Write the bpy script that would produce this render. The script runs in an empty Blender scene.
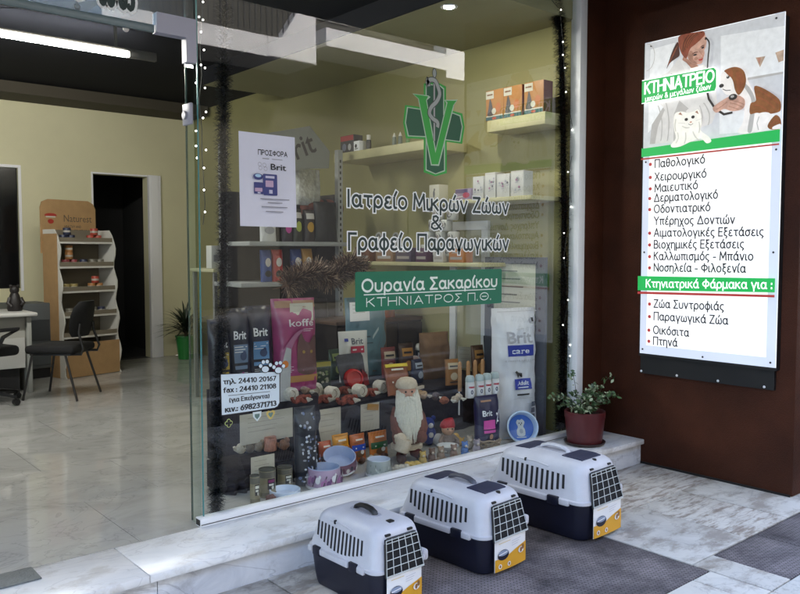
import bpy, bmesh, math, random
from mathutils import Vector, Matrix, noise as mnoise
random.seed(7)
S = bpy.context.scene
COL = S.collection
R = math.radians
PI = math.pi

# ------------------------------------------------------------------ camera model
F, CX, CY, HC = 785.0, 400.0, 297.0, 1.5
PITCH, YAW = R(3.3), R(49.6)
fw = Vector((math.cos(YAW)*math.cos(PITCH), math.sin(YAW)*math.cos(PITCH), -math.sin(PITCH)))
rt = Vector((math.sin(YAW), -math.cos(YAW), 0))
up = rt.cross(fw)
EYE = Vector((0, 0, HC))
def ray(px, py): return fw + rt*((px-CX)/F) - up*((py-CY)/F)
def on_z(px, py, z):
    d = ray(px, py); return EYE + d*((z-HC)/d.z)
def at_y(px, py, y):
    d = ray(px, py); return EYE + d*(y/d.y)
def at_x(px, py, x):
    d = ray(px, py); return EYE + d*(x/d.x)
def mpp(p): return (Vector(p)-EYE).dot(fw)/F          # metres per photo pixel at a point

cam = bpy.data.cameras.new('camera'); cam.lens = 36.0*F/800; cam.sensor_width = 36; cam.clip_end = 400
co = bpy.data.objects.new('camera', cam); COL.objects.link(co)
co.matrix_world = Matrix((( rt.x, up.x, -fw.x, 0), (rt.y, up.y, -fw.y, 0), (rt.z, up.z, -fw.z, HC), (0,0,0,1)))
S.camera = co

# ------------------------------------------------------------------ materials
MATS = {}
def mat(name, col, rough=.5, var=0.0, vscale=8, bump=0.0, bscale=60, metal=0, spec=.5, coat=0):
    if name in MATS: return MATS[name]
    m = bpy.data.materials.new(name); m.use_nodes = True; nt = m.node_tree
    b = nt.nodes['Principled BSDF']
    b.inputs['Roughness'].default_value = rough; b.inputs['Metallic'].default_value = metal
    b.inputs['Specular IOR Level'].default_value = spec
    if coat: b.inputs['Coat Weight'].default_value = coat
    c = tuple(col)+(1,)
    if var > 0:
        tc = nt.nodes.new('ShaderNodeTexCoord'); n = nt.nodes.new('ShaderNodeTexNoise')
        n.inputs['Scale'].default_value = vscale; n.inputs['Detail'].default_value = 6; n.inputs['Roughness'].default_value = .6
        nt.links.new(tc.outputs['Object'], n.inputs['Vector'])
        r = nt.nodes.new('ShaderNodeValToRGB')
        r.color_ramp.elements[0].position = .3; r.color_ramp.elements[1].position = .7
        r.color_ramp.elements[0].color = tuple(x*(1-var) for x in col)+(1,)
        r.color_ramp.elements[1].color = tuple(min(1, x*(1+var)) for x in col)+(1,)
        nt.links.new(n.outputs['Fac'], r.inputs['Fac']); nt.links.new(r.outputs['Color'], b.inputs['Base Color'])
    else:
        b.inputs['Base Color'].default_value = c
    if bump > 0:
        tc = nt.nodes.new('ShaderNodeTexCoord'); n = nt.nodes.new('ShaderNodeTexNoise')
        n.inputs['Scale'].default_value = bscale; n.inputs['Detail'].default_value = 4
        nt.links.new(tc.outputs['Object'], n.inputs['Vector'])
        bp = nt.nodes.new('ShaderNodeBump'); bp.inputs['Strength'].default_value = bump; bp.inputs['Distance'].default_value = .01
        nt.links.new(n.outputs['Fac'], bp.inputs['Height']); nt.links.new(bp.outputs['Normal'], b.inputs['Normal'])
    MATS[name] = m; return m
def emit(name, col, st):
    if name in MATS: return MATS[name]
    m = bpy.data.materials.new(name); m.use_nodes = True; nt = m.node_tree
    b = nt.nodes['Principled BSDF']; b.inputs['Base Color'].default_value = tuple(col)+(1,)
    b.inputs['Emission Color'].default_value = tuple(col)+(1,); b.inputs['Emission Strength'].default_value = st
    if name.startswith('photo'):
        tc = nt.nodes.new('ShaderNodeTexCoord'); n = nt.nodes.new('ShaderNodeTexNoise'); n.inputs['Scale'].default_value = 26; n.inputs['Detail'].default_value = 5
        nt.links.new(tc.outputs['Object'], n.inputs['Vector']); r = nt.nodes.new('ShaderNodeValToRGB')
        r.color_ramp.elements[0].position = .32; r.color_ramp.elements[1].position = .68
        r.color_ramp.elements[0].color = tuple(x*(.92 if min(col) > .4 else .74) for x in col)+(1,); r.color_ramp.elements[1].color = tuple(min(1, x*(1.04 if min(col) > .4 else 1.16)) for x in col)+(1,)
        nt.links.new(n.outputs['Fac'], r.inputs[0]); nt.links.new(r.outputs[0], b.inputs['Base Color']); nt.links.new(r.outputs[0], b.inputs['Emission Color'])
    MATS[name] = m; return m
def glass(name, tint, refl=1.0):
    m = bpy.data.materials.new(name); m.use_nodes = True; nt = m.node_tree
    for n in list(nt.nodes): nt.nodes.remove(n)
    o = nt.nodes.new('ShaderNodeOutputMaterial'); mx = nt.nodes.new('ShaderNodeMixShader')
    t = nt.nodes.new('ShaderNodeBsdfTransparent'); t.inputs[0].default_value = tuple(tint)+(1,)
    g = nt.nodes.new('ShaderNodeBsdfGlossy'); g.inputs['Roughness'].default_value = 0.0
    g.inputs[0].default_value = (refl, refl, refl, 1)
    f = nt.nodes.new('ShaderNodeFresnel'); f.inputs['IOR'].default_value = 1.5
    ge = nt.nodes.new('ShaderNodeNewGeometry'); mu = nt.nodes.new('ShaderNodeMath'); mu.operation = 'MULTIPLY'
    iv = nt.nodes.new('ShaderNodeMath'); iv.operation = 'SUBTRACT'; iv.inputs[0].default_value = 1
    nt.links.new(ge.outputs['Backfacing'], iv.inputs[1]); nt.links.new(f.outputs[0], mu.inputs[0]); nt.links.new(iv.outputs[0], mu.inputs[1])
    nt.links.new(mu.outputs[0], mx.inputs[0]); nt.links.new(t.outputs[0], mx.inputs[1]); nt.links.new(g.outputs[0], mx.inputs[2])
    nt.links.new(mx.outputs[0], o.inputs[0]); return m
def marble(name, base, vein, scale, rough, amt=.6, stretch=(1, 1, 1), stain=None, bump=0):
    m = bpy.data.materials.new(name); m.use_nodes = True; nt = m.node_tree; L = nt.links
    b = nt.nodes['Principled BSDF']; b.inputs['Roughness'].default_value = rough
    tc = nt.nodes.new('ShaderNodeTexCoord'); mp = nt.nodes.new('ShaderNodeMapping'); mp.inputs['Scale'].default_value = stretch
    mp.inputs['Rotation'].default_value = (0, 0, .5)
    L.new(tc.outputs['Object'], mp.inputs['Vector'])
    n1 = nt.nodes.new('ShaderNodeTexNoise'); n1.inputs['Scale'].default_value = scale; n1.inputs['Detail'].default_value = 8
    n1.inputs['Roughness'].default_value = .62; n1.inputs['Distortion'].default_value = 1.2
    L.new(mp.outputs[0], n1.inputs['Vector'])
    r = nt.nodes.new('ShaderNodeValToRGB'); e = r.color_ramp.elements
    e[0].position = .36; e[0].color = tuple(v*amt+b_*(1-amt) for v, b_ in zip(vein, base))+(1,)
    e[1].position = .58; e[1].color = tuple(base)+(1,)
    L.new(n1.outputs['Fac'], r.inputs['Fac'])
    n2 = nt.nodes.new('ShaderNodeTexNoise'); n2.inputs['Scale'].default_value = scale*.6; n2.inputs['Detail'].default_value = 5
    n2.inputs['Distortion'].default_value = 2.5
    L.new(mp.outputs[0], n2.inputs['Vector'])
    r2 = nt.nodes.new('ShaderNodeValToRGB'); e = r2.color_ramp.elements
    e[0].position = .485; e[0].color = (1, 1, 1, 1); e[1].position = .515; e[1].color = (1, 1, 1, 1)
    k = e.new(.5); k.color = (.62, .62, .64, 1)
    L.new(n2.outputs['Fac'], r2.inputs['Fac'])
    mx = nt.nodes.new('ShaderNodeMix'); mx.data_type = 'RGBA'; mx.blend_type = 'MULTIPLY'; mx.inputs[0].default_value = amt
    L.new(r.outputs[0], mx.inputs[6]); L.new(r2.outputs[0], mx.inputs[7])
    out = mx.outputs[2]
    if stain:
        n3 = nt.nodes.new('ShaderNodeTexNoise'); n3.inputs['Scale'].default_value = stain[1]; n3.inputs['Detail'].default_value = 7
        n3.inputs['Roughness'].default_value = .7
        mp3 = nt.nodes.new('ShaderNodeMapping'); mp3.inputs['Scale'].default_value = stain[2]; L.new(tc.outputs['Object'], mp3.inputs['Vector'])
        L.new(mp3.outputs[0], n3.inputs['Vector'])
        r3 = nt.nodes.new('ShaderNodeValToRGB'); e = r3.color_ramp.elements
        e[0].position = stain[3]; e[0].color = tuple(stain[0])+(1,); e[1].position = stain[3]+.12; e[1].color = (1, 1, 1, 1)
        L.new(n3.outputs['Fac'], r3.inputs['Fac'])
        m2 = nt.nodes.new('ShaderNodeMix'); m2.data_type = 'RGBA'; m2.blend_type = 'MULTIPLY'; m2.inputs[0].default_value = 1
        L.new(out, m2.inputs[6]); L.new(r3.outputs[0], m2.inputs[7]); out = m2.outputs[2]
    L.new(out, b.inputs['Base Color'])
    if bump:
        bp = nt.nodes.new('ShaderNodeBump'); bp.inputs['Strength'].default_value = bump; bp.inputs['Distance'].default_value = .006
        n4 = nt.nodes.new('ShaderNodeTexNoise'); n4.inputs['Scale'].default_value = 45; n4.inputs['Detail'].default_value = 5
        L.new(tc.outputs['Object'], n4.inputs['Vector']); L.new(n4.outputs['Fac'], bp.inputs['Height']); L.new(bp.outputs[0], b.inputs['Normal'])
    MATS[name] = m; return m
def brickmat(name, c1, c2, mortar, scale, rough=.85):
    m = bpy.data.materials.new(name); m.use_nodes = True; nt = m.node_tree; L = nt.links
    b = nt.nodes['Principled BSDF']; b.inputs['Roughness'].default_value = rough
    tc = nt.nodes.new('ShaderNodeTexCoord'); mp = nt.nodes.new('ShaderNodeMapping'); mp.inputs['Rotation'].default_value = (0, 0, R(45))
    L.new(tc.outputs['Object'], mp.inputs[0])
    br = nt.nodes.new('ShaderNodeTexBrick'); br.inputs['Scale'].default_value = scale
    br.inputs['Color1'].default_value = c1+(1,); br.inputs['Color2'].default_value = c2+(1,); br.inputs['Mortar'].default_value = mortar+(1,)
    br.inputs['Mortar Size'].default_value = .06; br.inputs['Mortar Smooth'].default_value = .4
    L.new(mp.outputs[0], br.inputs['Vector'])
    n = nt.nodes.new('ShaderNodeTexNoise'); n.inputs['Scale'].default_value = 2.2; n.inputs['Detail'].default_value = 7; n.inputs['Roughness'].default_value = .7
    L.new(tc.outputs['Object'], n.inputs['Vector'])
    r = nt.nodes.new('ShaderNodeValToRGB'); e = r.color_ramp.elements
    e[0].position = .36; e[0].color = (.30, .27, .29, 1); e[1].position = .64; e[1].color = (1.7, 1.62, 1.6, 1)
    L.new(n.outputs['Fac'], r.inputs[0])
    mx = nt.nodes.new('ShaderNodeMix'); mx.data_type = 'RGBA'; mx.blend_type = 'MULTIPLY'; mx.inputs[0].default_value = 1
    L.new(br.outputs['Color'], mx.inputs[6]); L.new(r.outputs[0], mx.inputs[7]); L.new(mx.outputs[2], b.inputs['Base Color'])
    bp = nt.nodes.new('ShaderNodeBump'); bp.inputs['Strength'].default_value = .6; bp.inputs['Distance'].default_value = .004; bp.invert = True
    L.new(br.outputs['Fac'], bp.inputs['Height']); L.new(bp.outputs[0], b.inputs['Normal'])
    return m

# ------------------------------------------------------------------ mesh builder
class MB:
    def __init__(s): s.v = []; s.f = []; s.m = []; s.sm = []
    def add(s, vs, fs, m=0, smooth=False, M=None):
        o = len(s.v)
        for p in vs:
            p = Vector(p); s.v.append(M @ p if M is not None else p)
        for f in fs: s.f.append([o+i for i in f]); s.m.append(m); s.sm.append(smooth)
    def box(s, c, d, m=0, bev=0, rz=0, M=None, seg=2):
        bm = bmesh.new(); bmesh.ops.create_cube(bm, size=1)
        for v in bm.verts: v.co = Vector((v.co.x*d[0], v.co.y*d[1], v.co.z*d[2]))
        if bev: bmesh.ops.bevel(bm, geom=bm.edges[:], offset=bev, segments=seg, profile=.5, affect='EDGES')
        T = Matrix.Translation(c) @ Matrix.Rotation(rz, 4, 'Z')
        if M is not None: T = M @ T
        bm.verts.index_update()
        s.add([v.co for v in bm.verts], [[v.index for v in f.verts] for f in bm.faces], m, False, T); bm.free()
    def b2(s, a, b, m=0, bev=0):     # box by two corners
        s.box(((a[0]+b[0])/2, (a[1]+b[1])/2, (a[2]+b[2])/2), (abs(a[0]-b[0]), abs(a[1]-b[1]), abs(a[2]-b[2])), m, bev)
    def lathe(s, prof, c=(0, 0, 0), n=24, m=0, M=None, smooth=True, sx=1, sy=1, caps=(1, 1)):
        vs = []; fs = []
        for r_, z in prof:
            for i in range(n):
                a = 2*PI*i/n; vs.append((c[0]+r_*math.cos(a)*sx, c[1]+r_*math.sin(a)*sy, c[2]+z))
        for k in range(len(prof)-1):
            for i in range(n):
                j = (i+1) % n; fs.append([k*n+i, k*n+j, (k+1)*n+j, (k+1)*n+i])
        if caps[0] and prof[0][0] > 1e-5: fs.append(list(range(n))[::-1])
        if caps[1] and prof[-1][0] > 1e-5: fs.append([(len(prof)-1)*n+i for i in range(n)])
        s.add(vs, fs, m, smooth, M)
    def tube(s, pts, r_, n=8, m=0, M=None, r1=None, closed=False):
        pts = [Vector(p) for p in pts]; N = len(pts); vs = []; fs = []; prev = None
        for k in range(N):
            if closed: t = pts[(k+1) % N]-pts[k-1]
            else: t = pts[min(k+1, N-1)]-pts[max(k-1, 0)]
            t.normalize()
            if prev is None:
                a = Vector((0, 0, 1)) if abs(t.z) < .9 else Vector((1, 0, 0)); u = t.cross(a).normalized()
            else: u = (prev - t*prev.dot(t)).normalized()
            prev = u; w = t.cross(u); rr = r_ if r1 is None else r_+(r1-r_)*k/(N-1)
            for i in range(n):
                a = 2*PI*i/n; vs.append(pts[k]+u*math.cos(a)*rr+w*math.sin(a)*rr)
        K = N if closed else N-1
        for k in range(K):
            for i in range(n):
                j = (i+1) % n; q = (k+1) % N; fs.append([k*n+i, k*n+j, q*n+j, q*n+i])
        if not closed: fs.append(list(range(n))[::-1]); fs.append([(N-1)*n+i for i in range(n)])
        s.add(vs, fs, m, True, M)
    def ball(s, c, r_, m=0, n=14, sc=(1, 1, 1), jit=0, M=None):
        vs = []; fs = []; K = max(6, n//2+2)
        for k in range(K+1):
            th = PI*k/K
            for i in range(n):
                a = 2*PI*i/n; d = Vector((math.sin(th)*math.cos(a), math.sin(th)*math.sin(a), math.cos(th)))
                q = 1+(mnoise.noise(d*2.3+Vector(c)*9)*jit if jit else 0)
                vs.append((c[0]+d.x*r_*sc[0]*q, c[1]+d.y*r_*sc[1]*q, c[2]+d.z*r_*sc[2]*q))
        for k in range(K):
            for i in range(n):
                j = (i+1) % n; fs.append([(k+1)*n+i, (k+1)*n+j, k*n+j, k*n+i])
        s.add(vs, fs, m, True, M)
    def prism(s, pts, t, m=0, M=None):     # outline in local xz, thickness in y (0..t)
        n = len(pts); vs = [(x, 0, z) for x, z in pts]+[(x, t, z) for x, z in pts]
        fs = [list(range(n)), [n+i for i in range(n)][::-1]]+[[i, n+i, n+(i+1) % n, (i+1) % n] for i in range(n)]
        s.add(vs, fs, m, False, M)
    def loft(s, rings, m=0, cap0=True, cap1=True, smooth=True, M=None):
        n = len(rings[0]); vs = [p for r_ in rings for p in r_]; fs = []
        for k in range(len(rings)-1):
            for i in range(n):
                j = (i+1) % n; fs.append([k*n+i, k*n+j, (k+1)*n+j, (k+1)*n+i])
        if cap0: fs.append(list(range(n))[::-1])
        if cap1: fs.append([(len(rings)-1)*n+i for i in range(n)])
        s.add(vs, fs, m, smooth, M)
    def build(s, name, mats, parent=None, loc=None, rz=0, fix=True):
        me = bpy.data.meshes.new(name); me.from_pydata([tuple(v) for v in s.v], [], s.f)
        if not isinstance(mats, (list, tuple)): mats = [mats]
        for m in mats: me.materials.append(m)
        me.polygons.foreach_set('material_index', s.m); me.polygons.foreach_set('use_smooth', s.sm)
        if fix:
            bm = bmesh.new(); bm.from_mesh(me); bmesh.ops.recalc_face_normals(bm, faces=bm.faces[:]); bm.to_mesh(me); bm.free()
        me.update()
        try: me.set_sharp_from_angle(angle=R(42))
        except Exception: pass
        o = bpy.data.objects.new(name, me); COL.objects.link(o)
        if parent is not None: o.parent = parent
        if loc is not None: o.location = loc
        o.rotation_euler = (0, 0, rz)
        return o
def tag(o, label, cat, group=None):
    o['label'] = label; o['category'] = cat
    if group: o['group'] = group
    return o
def thing(name, label, cat, loc=(0, 0, 0), rz=0, group=None):
    o = bpy.data.objects.new(name, None); COL.objects.link(o); o.location = loc; o.rotation_euler = (0, 0, rz)
    o.empty_display_size = .05
    return tag(o, label, cat, group)
def struct(o): o['kind'] = 'structure'; return o
def rrect(hw, y0, y1, r_, z, n=5):        # rounded rectangle ring at height z
    out = []
    for cx, cy, a0 in ((hw-r_, y1-r_, 0), (-hw+r_, y1-r_, 90), (-hw+r_, y0+r_, 180), (hw-r_, y0+r_, 270)):
        for i in range(n+1):
            a = R(a0+90*i/n); out.append((cx+r_*math.cos(a), cy+r_*math.sin(a), z))
    return out
def dup(root, loc, rz=0, label=None):
    r_ = root.copy(); COL.objects.link(r_); r_.location = loc; r_.rotation_euler = (0, 0, rz)
    if label: r_['label'] = label
    for ch in list(root.children):
        c = ch.copy(); COL.objects.link(c); c.parent = r_
        for g in ch.children:
            d = g.copy(); COL.objects.link(d); d.parent = c
    return r_

# ------------------------------------------------------------------ stroke lettering (Greek) and plain text
def arc(cx, cy, rx, ry, a0, a1, n=9):
    return [(cx+rx*math.cos(R(a0+(a1-a0)*i/n)), cy+ry*math.sin(R(a0+(a1-a0)*i/n))) for i in range(n+1)]
def ell(cx, cy, rx, ry): return arc(cx, cy, rx, ry, 90, 450, 16)
G = {
'Α': (.72, [[(0,0),(.36,1),(.72,0)], [(.13,.32),(.59,.32)]]),
'Β': (.58, [[(0,0),(0,1)], [(0,1),(.28,1)]+arc(.28,.76,.22,.24,90,-90)+[(0,.52)], [(.28,.52)]+arc(.3,.26,.28,.26,90,-90)+[(0,0)]]),
'Γ': (.5, [[(0,0),(0,1),(.5,1)]]),
'Δ': (.76, [[(.0,0.02),(.38,1),(.76,0.02),(0,0.02)]]),
'Ε': (.5, [[(.5,1),(0,1),(0,0),(.5,0)], [(0,.52),(.44,.52)]]),
'Ζ': (.58, [[(0,1),(.56,1),(0,0),(.58,0)]]),
'Η': (.66, [[(0,0),(0,1)], [(.66,0),(.66,1)], [(0,.52),(.66,.52)]]),
'Θ': (.8, [ell(.4,.5,.4,.5), [(.2,.5),(.6,.5)]]),
'Ι': (.12, [[(.06,0),(.06,1)]]),
'Κ': (.58, [[(0,0),(0,1)], [(.55,1),(0,.45)], [(.17,.6),(.58,0)]]),
'Λ': (.7, [[(0,0),(.35,1),(.7,0)]]),
'Μ': (.82, [[(0,0),(.06,1),(.41,.25),(.76,1),(.82,0)]]),
'Ν': (.66, [[(0,0),(0,1),(.66,0),(.66,1)]]),
'Ξ': (.56, [[(0,1),(.56,1)], [(.07,.52),(.49,.52)], [(0,0),(.56,0)]]),
'Ο': (.8, [ell(.4,.5,.4,.5)]),
'Π': (.66, [[(0,0),(0,1),(.66,1),(.66,0)]]),
'Ρ': (.54, [[(0,0),(0,1),(.26,1)]+arc(.28,.74,.26,.26,90,-90)+[(0,.48)]]),
'Σ': (.58, [[(.56,1),(.02,1),(.36,.52),(0,0),(.58,0)]]),
'Τ': (.64, [[(0,1),(.64,1)], [(.32,1),(.32,0)]]),
'Υ': (.66, [[(0,1),(.33,.5),(.66,1)], [(.33,.5),(.33,0)]]),
'Φ': (.8, [ell(.4,.5,.4,.3), [(.4,1.02),(.4,-.02)]]),
'Χ': (.64, [[(0,0),(.62,1)], [(.02,1),(.64,0)]]),
'α': (.6, [ell(.26,.35,.26,.35), [(.53,.7),(.52,.2),(.56,.03),(.64,.02)]]),
'β': (.5, [[(0,-.28),(0,.8)]+arc(.22,.8,.22,.2,180,0,8)+[(.42,.68),(.24,.56)], [(.24,.56)]+arc(.24,.28,.26,.28,90,-110)]),
'γ': (.54, [[(0,.7),(.27,0),(.54,.7)], [(.27,.05),(.27,-.28)]]),
'δ': (.54, [ell(.27,.31,.27,.31), [(.48,.97),(.3,1.0),(.14,.9),(.2,.77),(.42,.55)]]),
'ε': (.46, [arc(.26,.53,.2,.17,50,265,8), arc(.26,.18,.25,.18,100,320,8)]),
'ζ': (.45, [[(.03,1),(.43,1),(.15,.62),(.05,.3),(.13,.06),(.36,.0),(.42,-.12),(.3,-.26)]]),
'η': (.5, [[(0,.7),(0,0)], arc(.25,.44,.25,.26,160,0,8)+[(.5,-.28)]]),
'θ': (.48, [ell(.24,.5,.24,.5), [(.02,.5),(.46,.5)]]),
'ι': (.14, [[(0,.7),(0,.14),(.05,.02),(.16,.02)]]),
'κ': (.5, [[(0,0),(0,.7)], [(.46,.7),(.02,.33)], [(.14,.42),(.5,0)]]),
'λ': (.54, [[(.0,1),(.12,1),(.54,0)], [(.28,.6),(0,0)]]),
'μ': (.54, [[(0,.7),(0,-.28)], arc(.24,.24,.24,.24,180,360,8)+[(.48,.7)], [(.48,.16),(.56,.0)]]),
'ν': (.5, [[(0,.7),(.25,0),(.5,.7)]]),
'ξ': (.44, [[(.05,1),(.42,1)], [(.3,1),(.1,.85),(.12,.65),(.38,.57)], [(.24,.57),(.05,.4),(.06,.12),(.32,.02),(.4,-.1),(.28,-.26)]]),
'ο': (.56, [ell(.28,.35,.28,.35)]),
'π': (.6, [[(-.02,.68),(.62,.68)], [(.12,.68),(.12,0)], [(.46,.68),(.46,.12),(.58,.0)]]),
'ρ': (.54, [[(0,-.28),(0,.35)], ell(.27,.35,.27,.35)]),
'σ': (.58, [ell(.26,.33,.26,.33), [(.26,.68),(.6,.68)]]),
'ς': (.46, [arc(.28,.37,.28,.33,60,220,8)+[(.3,.02),(.42,-.08),(.3,-.26)]]),
'τ': (.48, [[(0,.68),(.5,.68)], [(.25,.68),(.25,.12),(.38,.0)]]),
'υ': (.5, [[(0,.7),(0,.25)]+arc(.25,.25,.25,.25,180,360,8)+[(.5,.7)]]),
'φ': (.62, [ell(.31,.35,.31,.35), [(.31,1),(.31,-.28)]]),
'χ': (.5, [[(0,.7),(.5,-.28)], [(.5,.7),(0,-.28)]]),
'ω': (.74, [[(.1,.7),(.0,.36)]+arc(.185,.2,.185,.2,180,360,8)+[(.37,.5)], arc(.555,.2,.185,.2,180,360,8)+[(.74,.36),(.64,.7)]]),
'&': (.66, [[(.66,0),(.14,.72),(.16,.95),(.33,1),(.46,.88),(.42,.68),(.06,.38),(.03,.15),(.2,0),(.42,.06),(.62,.42)]]),
'•': (.2, [[(.02,.3),(.18,.3)], [(.02,.38),(.18,.38)]]), '-': (.3, [[(0,.34),(.3,.34)]]), '.': (.06, [[(0,0),(.0,.12)]]),
':': (.06, [[(0,0),(0,.12)], [(0,.5),(0,.62)]]), '(': (.2, [arc(.3,.4,.3,.65,130,230,6)]), ')': (.2, [arc(-.1,.4,.3,.65,50,-50,6)]),
'0': (.52, [ell(.26,.5,.26,.5)]), '1': (.3, [[(.0,.8),(.24,1),(.24,0)]]), '2': (.5, [arc(.25,.73,.24,.27,170,-30,8)+[(0,0),(.5,0)]]),
'3': (.48, [arc(.22,.75,.22,.25,150,-90,8), arc(.22,.26,.26,.26,90,-150,8)]), '4': (.54, [[(.4,0),(.4,1),(0,.28),(.54,.28)]]),
'6': (.5, [ell(.25,.3,.25,.3), [(.42,1),(.1,.65),(0,.3)]]), '7': (.48, [[(0,1),(.48,1),(.14,0)]]),
'8': (.5, [ell(.25,.76,.21,.24), ell(.25,.26,.25,.26)]), '9': (.5, [ell(.25,.7,.25,.3), [(.5,.7),(.4,.3),(.1,0)]]),
'f': (.34, [[(.12,0),(.12,.8),(.2,.98),(.36,1)], [(0,.68),(.32,.68)]]), 'a': (.5, [ell(.22,.26,.22,.26), [(.46,0),(.46,.5),(.36,.68),(.1,.66)]]),
'x': (.46, [[(0,0),(.46,.7)], [(.46,0),(0,.7)]]),
}
ACC = {'ά':'α','έ':'ε','ή':'η','ί':'ι','ό':'ο','ύ':'υ','ώ':'ω'}
def stroke_layout(txt, gap=.22):
    x = 0; out = []
    for ch in txt:
        if ch == ' ': x += .38; continue
        b = ACC.get(ch, ch); w, st = G[b]
        for s_ in st: out.append([(x+p[0], p[1]) for p in s_])
        if ch in ACC: out.append([(x+w*.5-.02, .82), (x+w*.5+.1, 1.06)])
        x += w+gap
    return out, x-gap
def ribbon(pts, t, ext):
    P = [Vector(p) for p in pts]
    Q = [P[0]]
    for p in P[1:]:
        if (p-Q[-1]).length > 1e-5: Q.append(p)
    P = Q; n = len(P)
    if n < 2: return [], []
    closed = (P[0]-P[-1]).length < 1e-3 and n > 3
    if not closed:
        P[0] = P[0]+(P[0]-P[1]).normalized()*ext; P[-1] = P[-1]+(P[-1]-P[-2]).normalized()*ext
    vs = []
    for i in range(n):
        if closed and i in (0, n-1): a = P[0]-P[n-2]; b = P[1]-P[0]
        else: a = P[i]-P[max(i-1, 0)]; b = P[min(i+1, n-1)]-P[i]
        if a.length < 1e-6: a = b
        if b.length < 1e-6: b = a
        a = a.normalized(); b = b.normalized(); tn = (a+b)
        tn = tn.normalized() if tn.length > .25 else a
        nn = Vector((-tn.y, tn.x)); c = max(.45, abs(nn.dot(Vector((-a.y, a.x)))))
        w = nn*(t/2/c); vs += [P[i]+w, P[i]-w]
    fs = [[2*i, 2*i+1, 2*i+3, 2*i+2] for i in range(n-1)]
    return vs, fs
def split_sharp(P):
    out = [[P[0]]]
    for i in range(1, len(P)):
        out[-1].append(P[i])
        if i < len(P)-1:
            a = Vector(P[i])-Vector(P[i-1]); b = Vector(P[i+1])-Vector(P[i])
            if a.length > 1e-6 and b.length > 1e-6 and a.angle(b) > R(55): out.append([P[i]])
    return out
def latin_polys(txt, bold=0.0):
    c = bpy.data.curves.new('t', 'FONT'); c.body = txt; c.size = 1; c.offset = bold; c.resolution_u = 2
    o = bpy.data.objects.new('t', c); COL.objects.link(o)
    dg = bpy.context.evaluated_depsgraph_get(); dg.update(); me = o.evaluated_get(dg).to_mesh()
    vs = [(v.co.x, v.co.y) for v in me.vertices]; fs = [list(p.vertices) for p in me.polygons]
    o.evaluated_get(dg).to_mesh_clear(); bpy.data.objects.remove(o); bpy.data.curves.remove(c)
    return vs, fs
class Decal:
    """flat print: shapes in (x, z), each on its own thin layer; mapf(x, z, layer) -> point"""
    def __init__(s, mapf=None, step=.0004):
        s.mb = MB(); s.lay = 1; s.step = step; s.curved = False
        s.mapf = mapf or (lambda x, z, d: (x, -d, z))
    def raw(s, vs, fs, m):
        d = s.lay*s.step; s.mb.add([s.mapf(x, z, d) for x, z in vs], fs, m); s.lay += 1
    def rect(s, x0, z0, x1, z1, m, n=1):
        vs = [(x0+(x1-x0)*i/n, z0+(z1-z0)*j/n) for j in range(n+1) for i in range(n+1)]
        fs = [[j*(n+1)+i, j*(n+1)+i+1, (j+1)*(n+1)+i+1, (j+1)*(n+1)+i] for j in range(n) for i in range(n)]
        s.raw(vs, fs, m)
    def rr(s, x0, z0, x1, z1, r_, m):
        if s.curved: return s.rect(x0, z0, x1, z1, m, 10)
        vs = []
        for cx, cz, a0 in ((x1-r_, z1-r_, 0), (x0+r_, z1-r_, 90), (x0+r_, z0+r_, 180), (x1-r_, z0+r_, 270)):
            vs += arc(cx, cz, r_, r_, a0, a0+90, 4)
        s.raw(vs, [list(range(len(vs)))], m)
    def poly(s, pts, m, smooth=False):
        if smooth: pts = crom(pts)
        if s.curved and len(pts) > 8: return s.fan(pts, m)
        s.raw(pts, [list(range(len(pts)))], m)
    def fan(s, pts, m):
        n = len(pts); cx = sum(p[0] for p in pts)/n; cz = sum(p[1] for p in pts)/n; vs = [(cx, cz)]; fs = []
        for t in (.3, .65, 1): vs += [(cx+(p[0]-cx)*t, cz+(p[1]-cz)*t) for p in pts]
        for i in range(n):
            j = (i+1) % n; fs.append([0, 1+i, 1+j])
            for k in (0, 1): fs.append([1+k*n+i, 1+(k+1)*n+i, 1+(k+1)*n+j, 1+k*n+j])
        s.raw(vs, fs, m)
    def ell(s, cx, cz, rx, rz_, m, n=16):
        if s.curved: return s.fan(arc(cx, cz, rx, rz_, 0, 360*(n-1)/n, n-1), m)
        s.raw(arc(cx, cz, rx, rz_, 0, 360*(n-1)/n, n-1), [list(range(n))], m)
    def line(s, pts, t, m):
        vs, fs = ribbon(pts, t, 0); s.raw([tuple(v) for v in vs], fs, m)
    def greek(s, txt, x, z, h, m, width=None, bold=.15, slope=0, gap=.22):
        st, w = stroke_layout(txt, gap); sx = (width/w) if width else h
        l0 = s.lay
        for k, q in enumerate(st):
            asp = sx/h
            for j, piece in enumerate(split_sharp([(p[0]*asp, p[1]) for p in q])):
                vs, fs = ribbon(piece, bold, bold*(.3 if len(piece) > 2 else .42))
                if not vs: continue
                d = (l0+.12*((k+j) % 6))*s.step
                s.mb.add([s.mapf(x+v[0]*h, z+v[1]*h+slope*v[0]*h, d) for v in vs], fs, m)
        s.lay += 1
    def latin(s, txt, x, z, h, m, width=None, bold=0.0, rot=0, center=False):
        vs, fs = latin_polys(txt, bold)
        if not vs: return
        w = max(v[0] for v in vs); k = h/.69; kx = width/w if width else k
        ca, sa = math.cos(rot), math.sin(rot)
        off = -w*kx/2 if center else 0
        s.raw([(x+(off+v[0]*kx)*ca-v[1]*k*sa, z+(off+v[0]*kx)*sa+v[1]*k*ca) for v in vs], fs, m)
    def build(s, name, mats, parent=None, loc=None): return s.mb.build(name, mats, parent, loc, fix=False)
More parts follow.
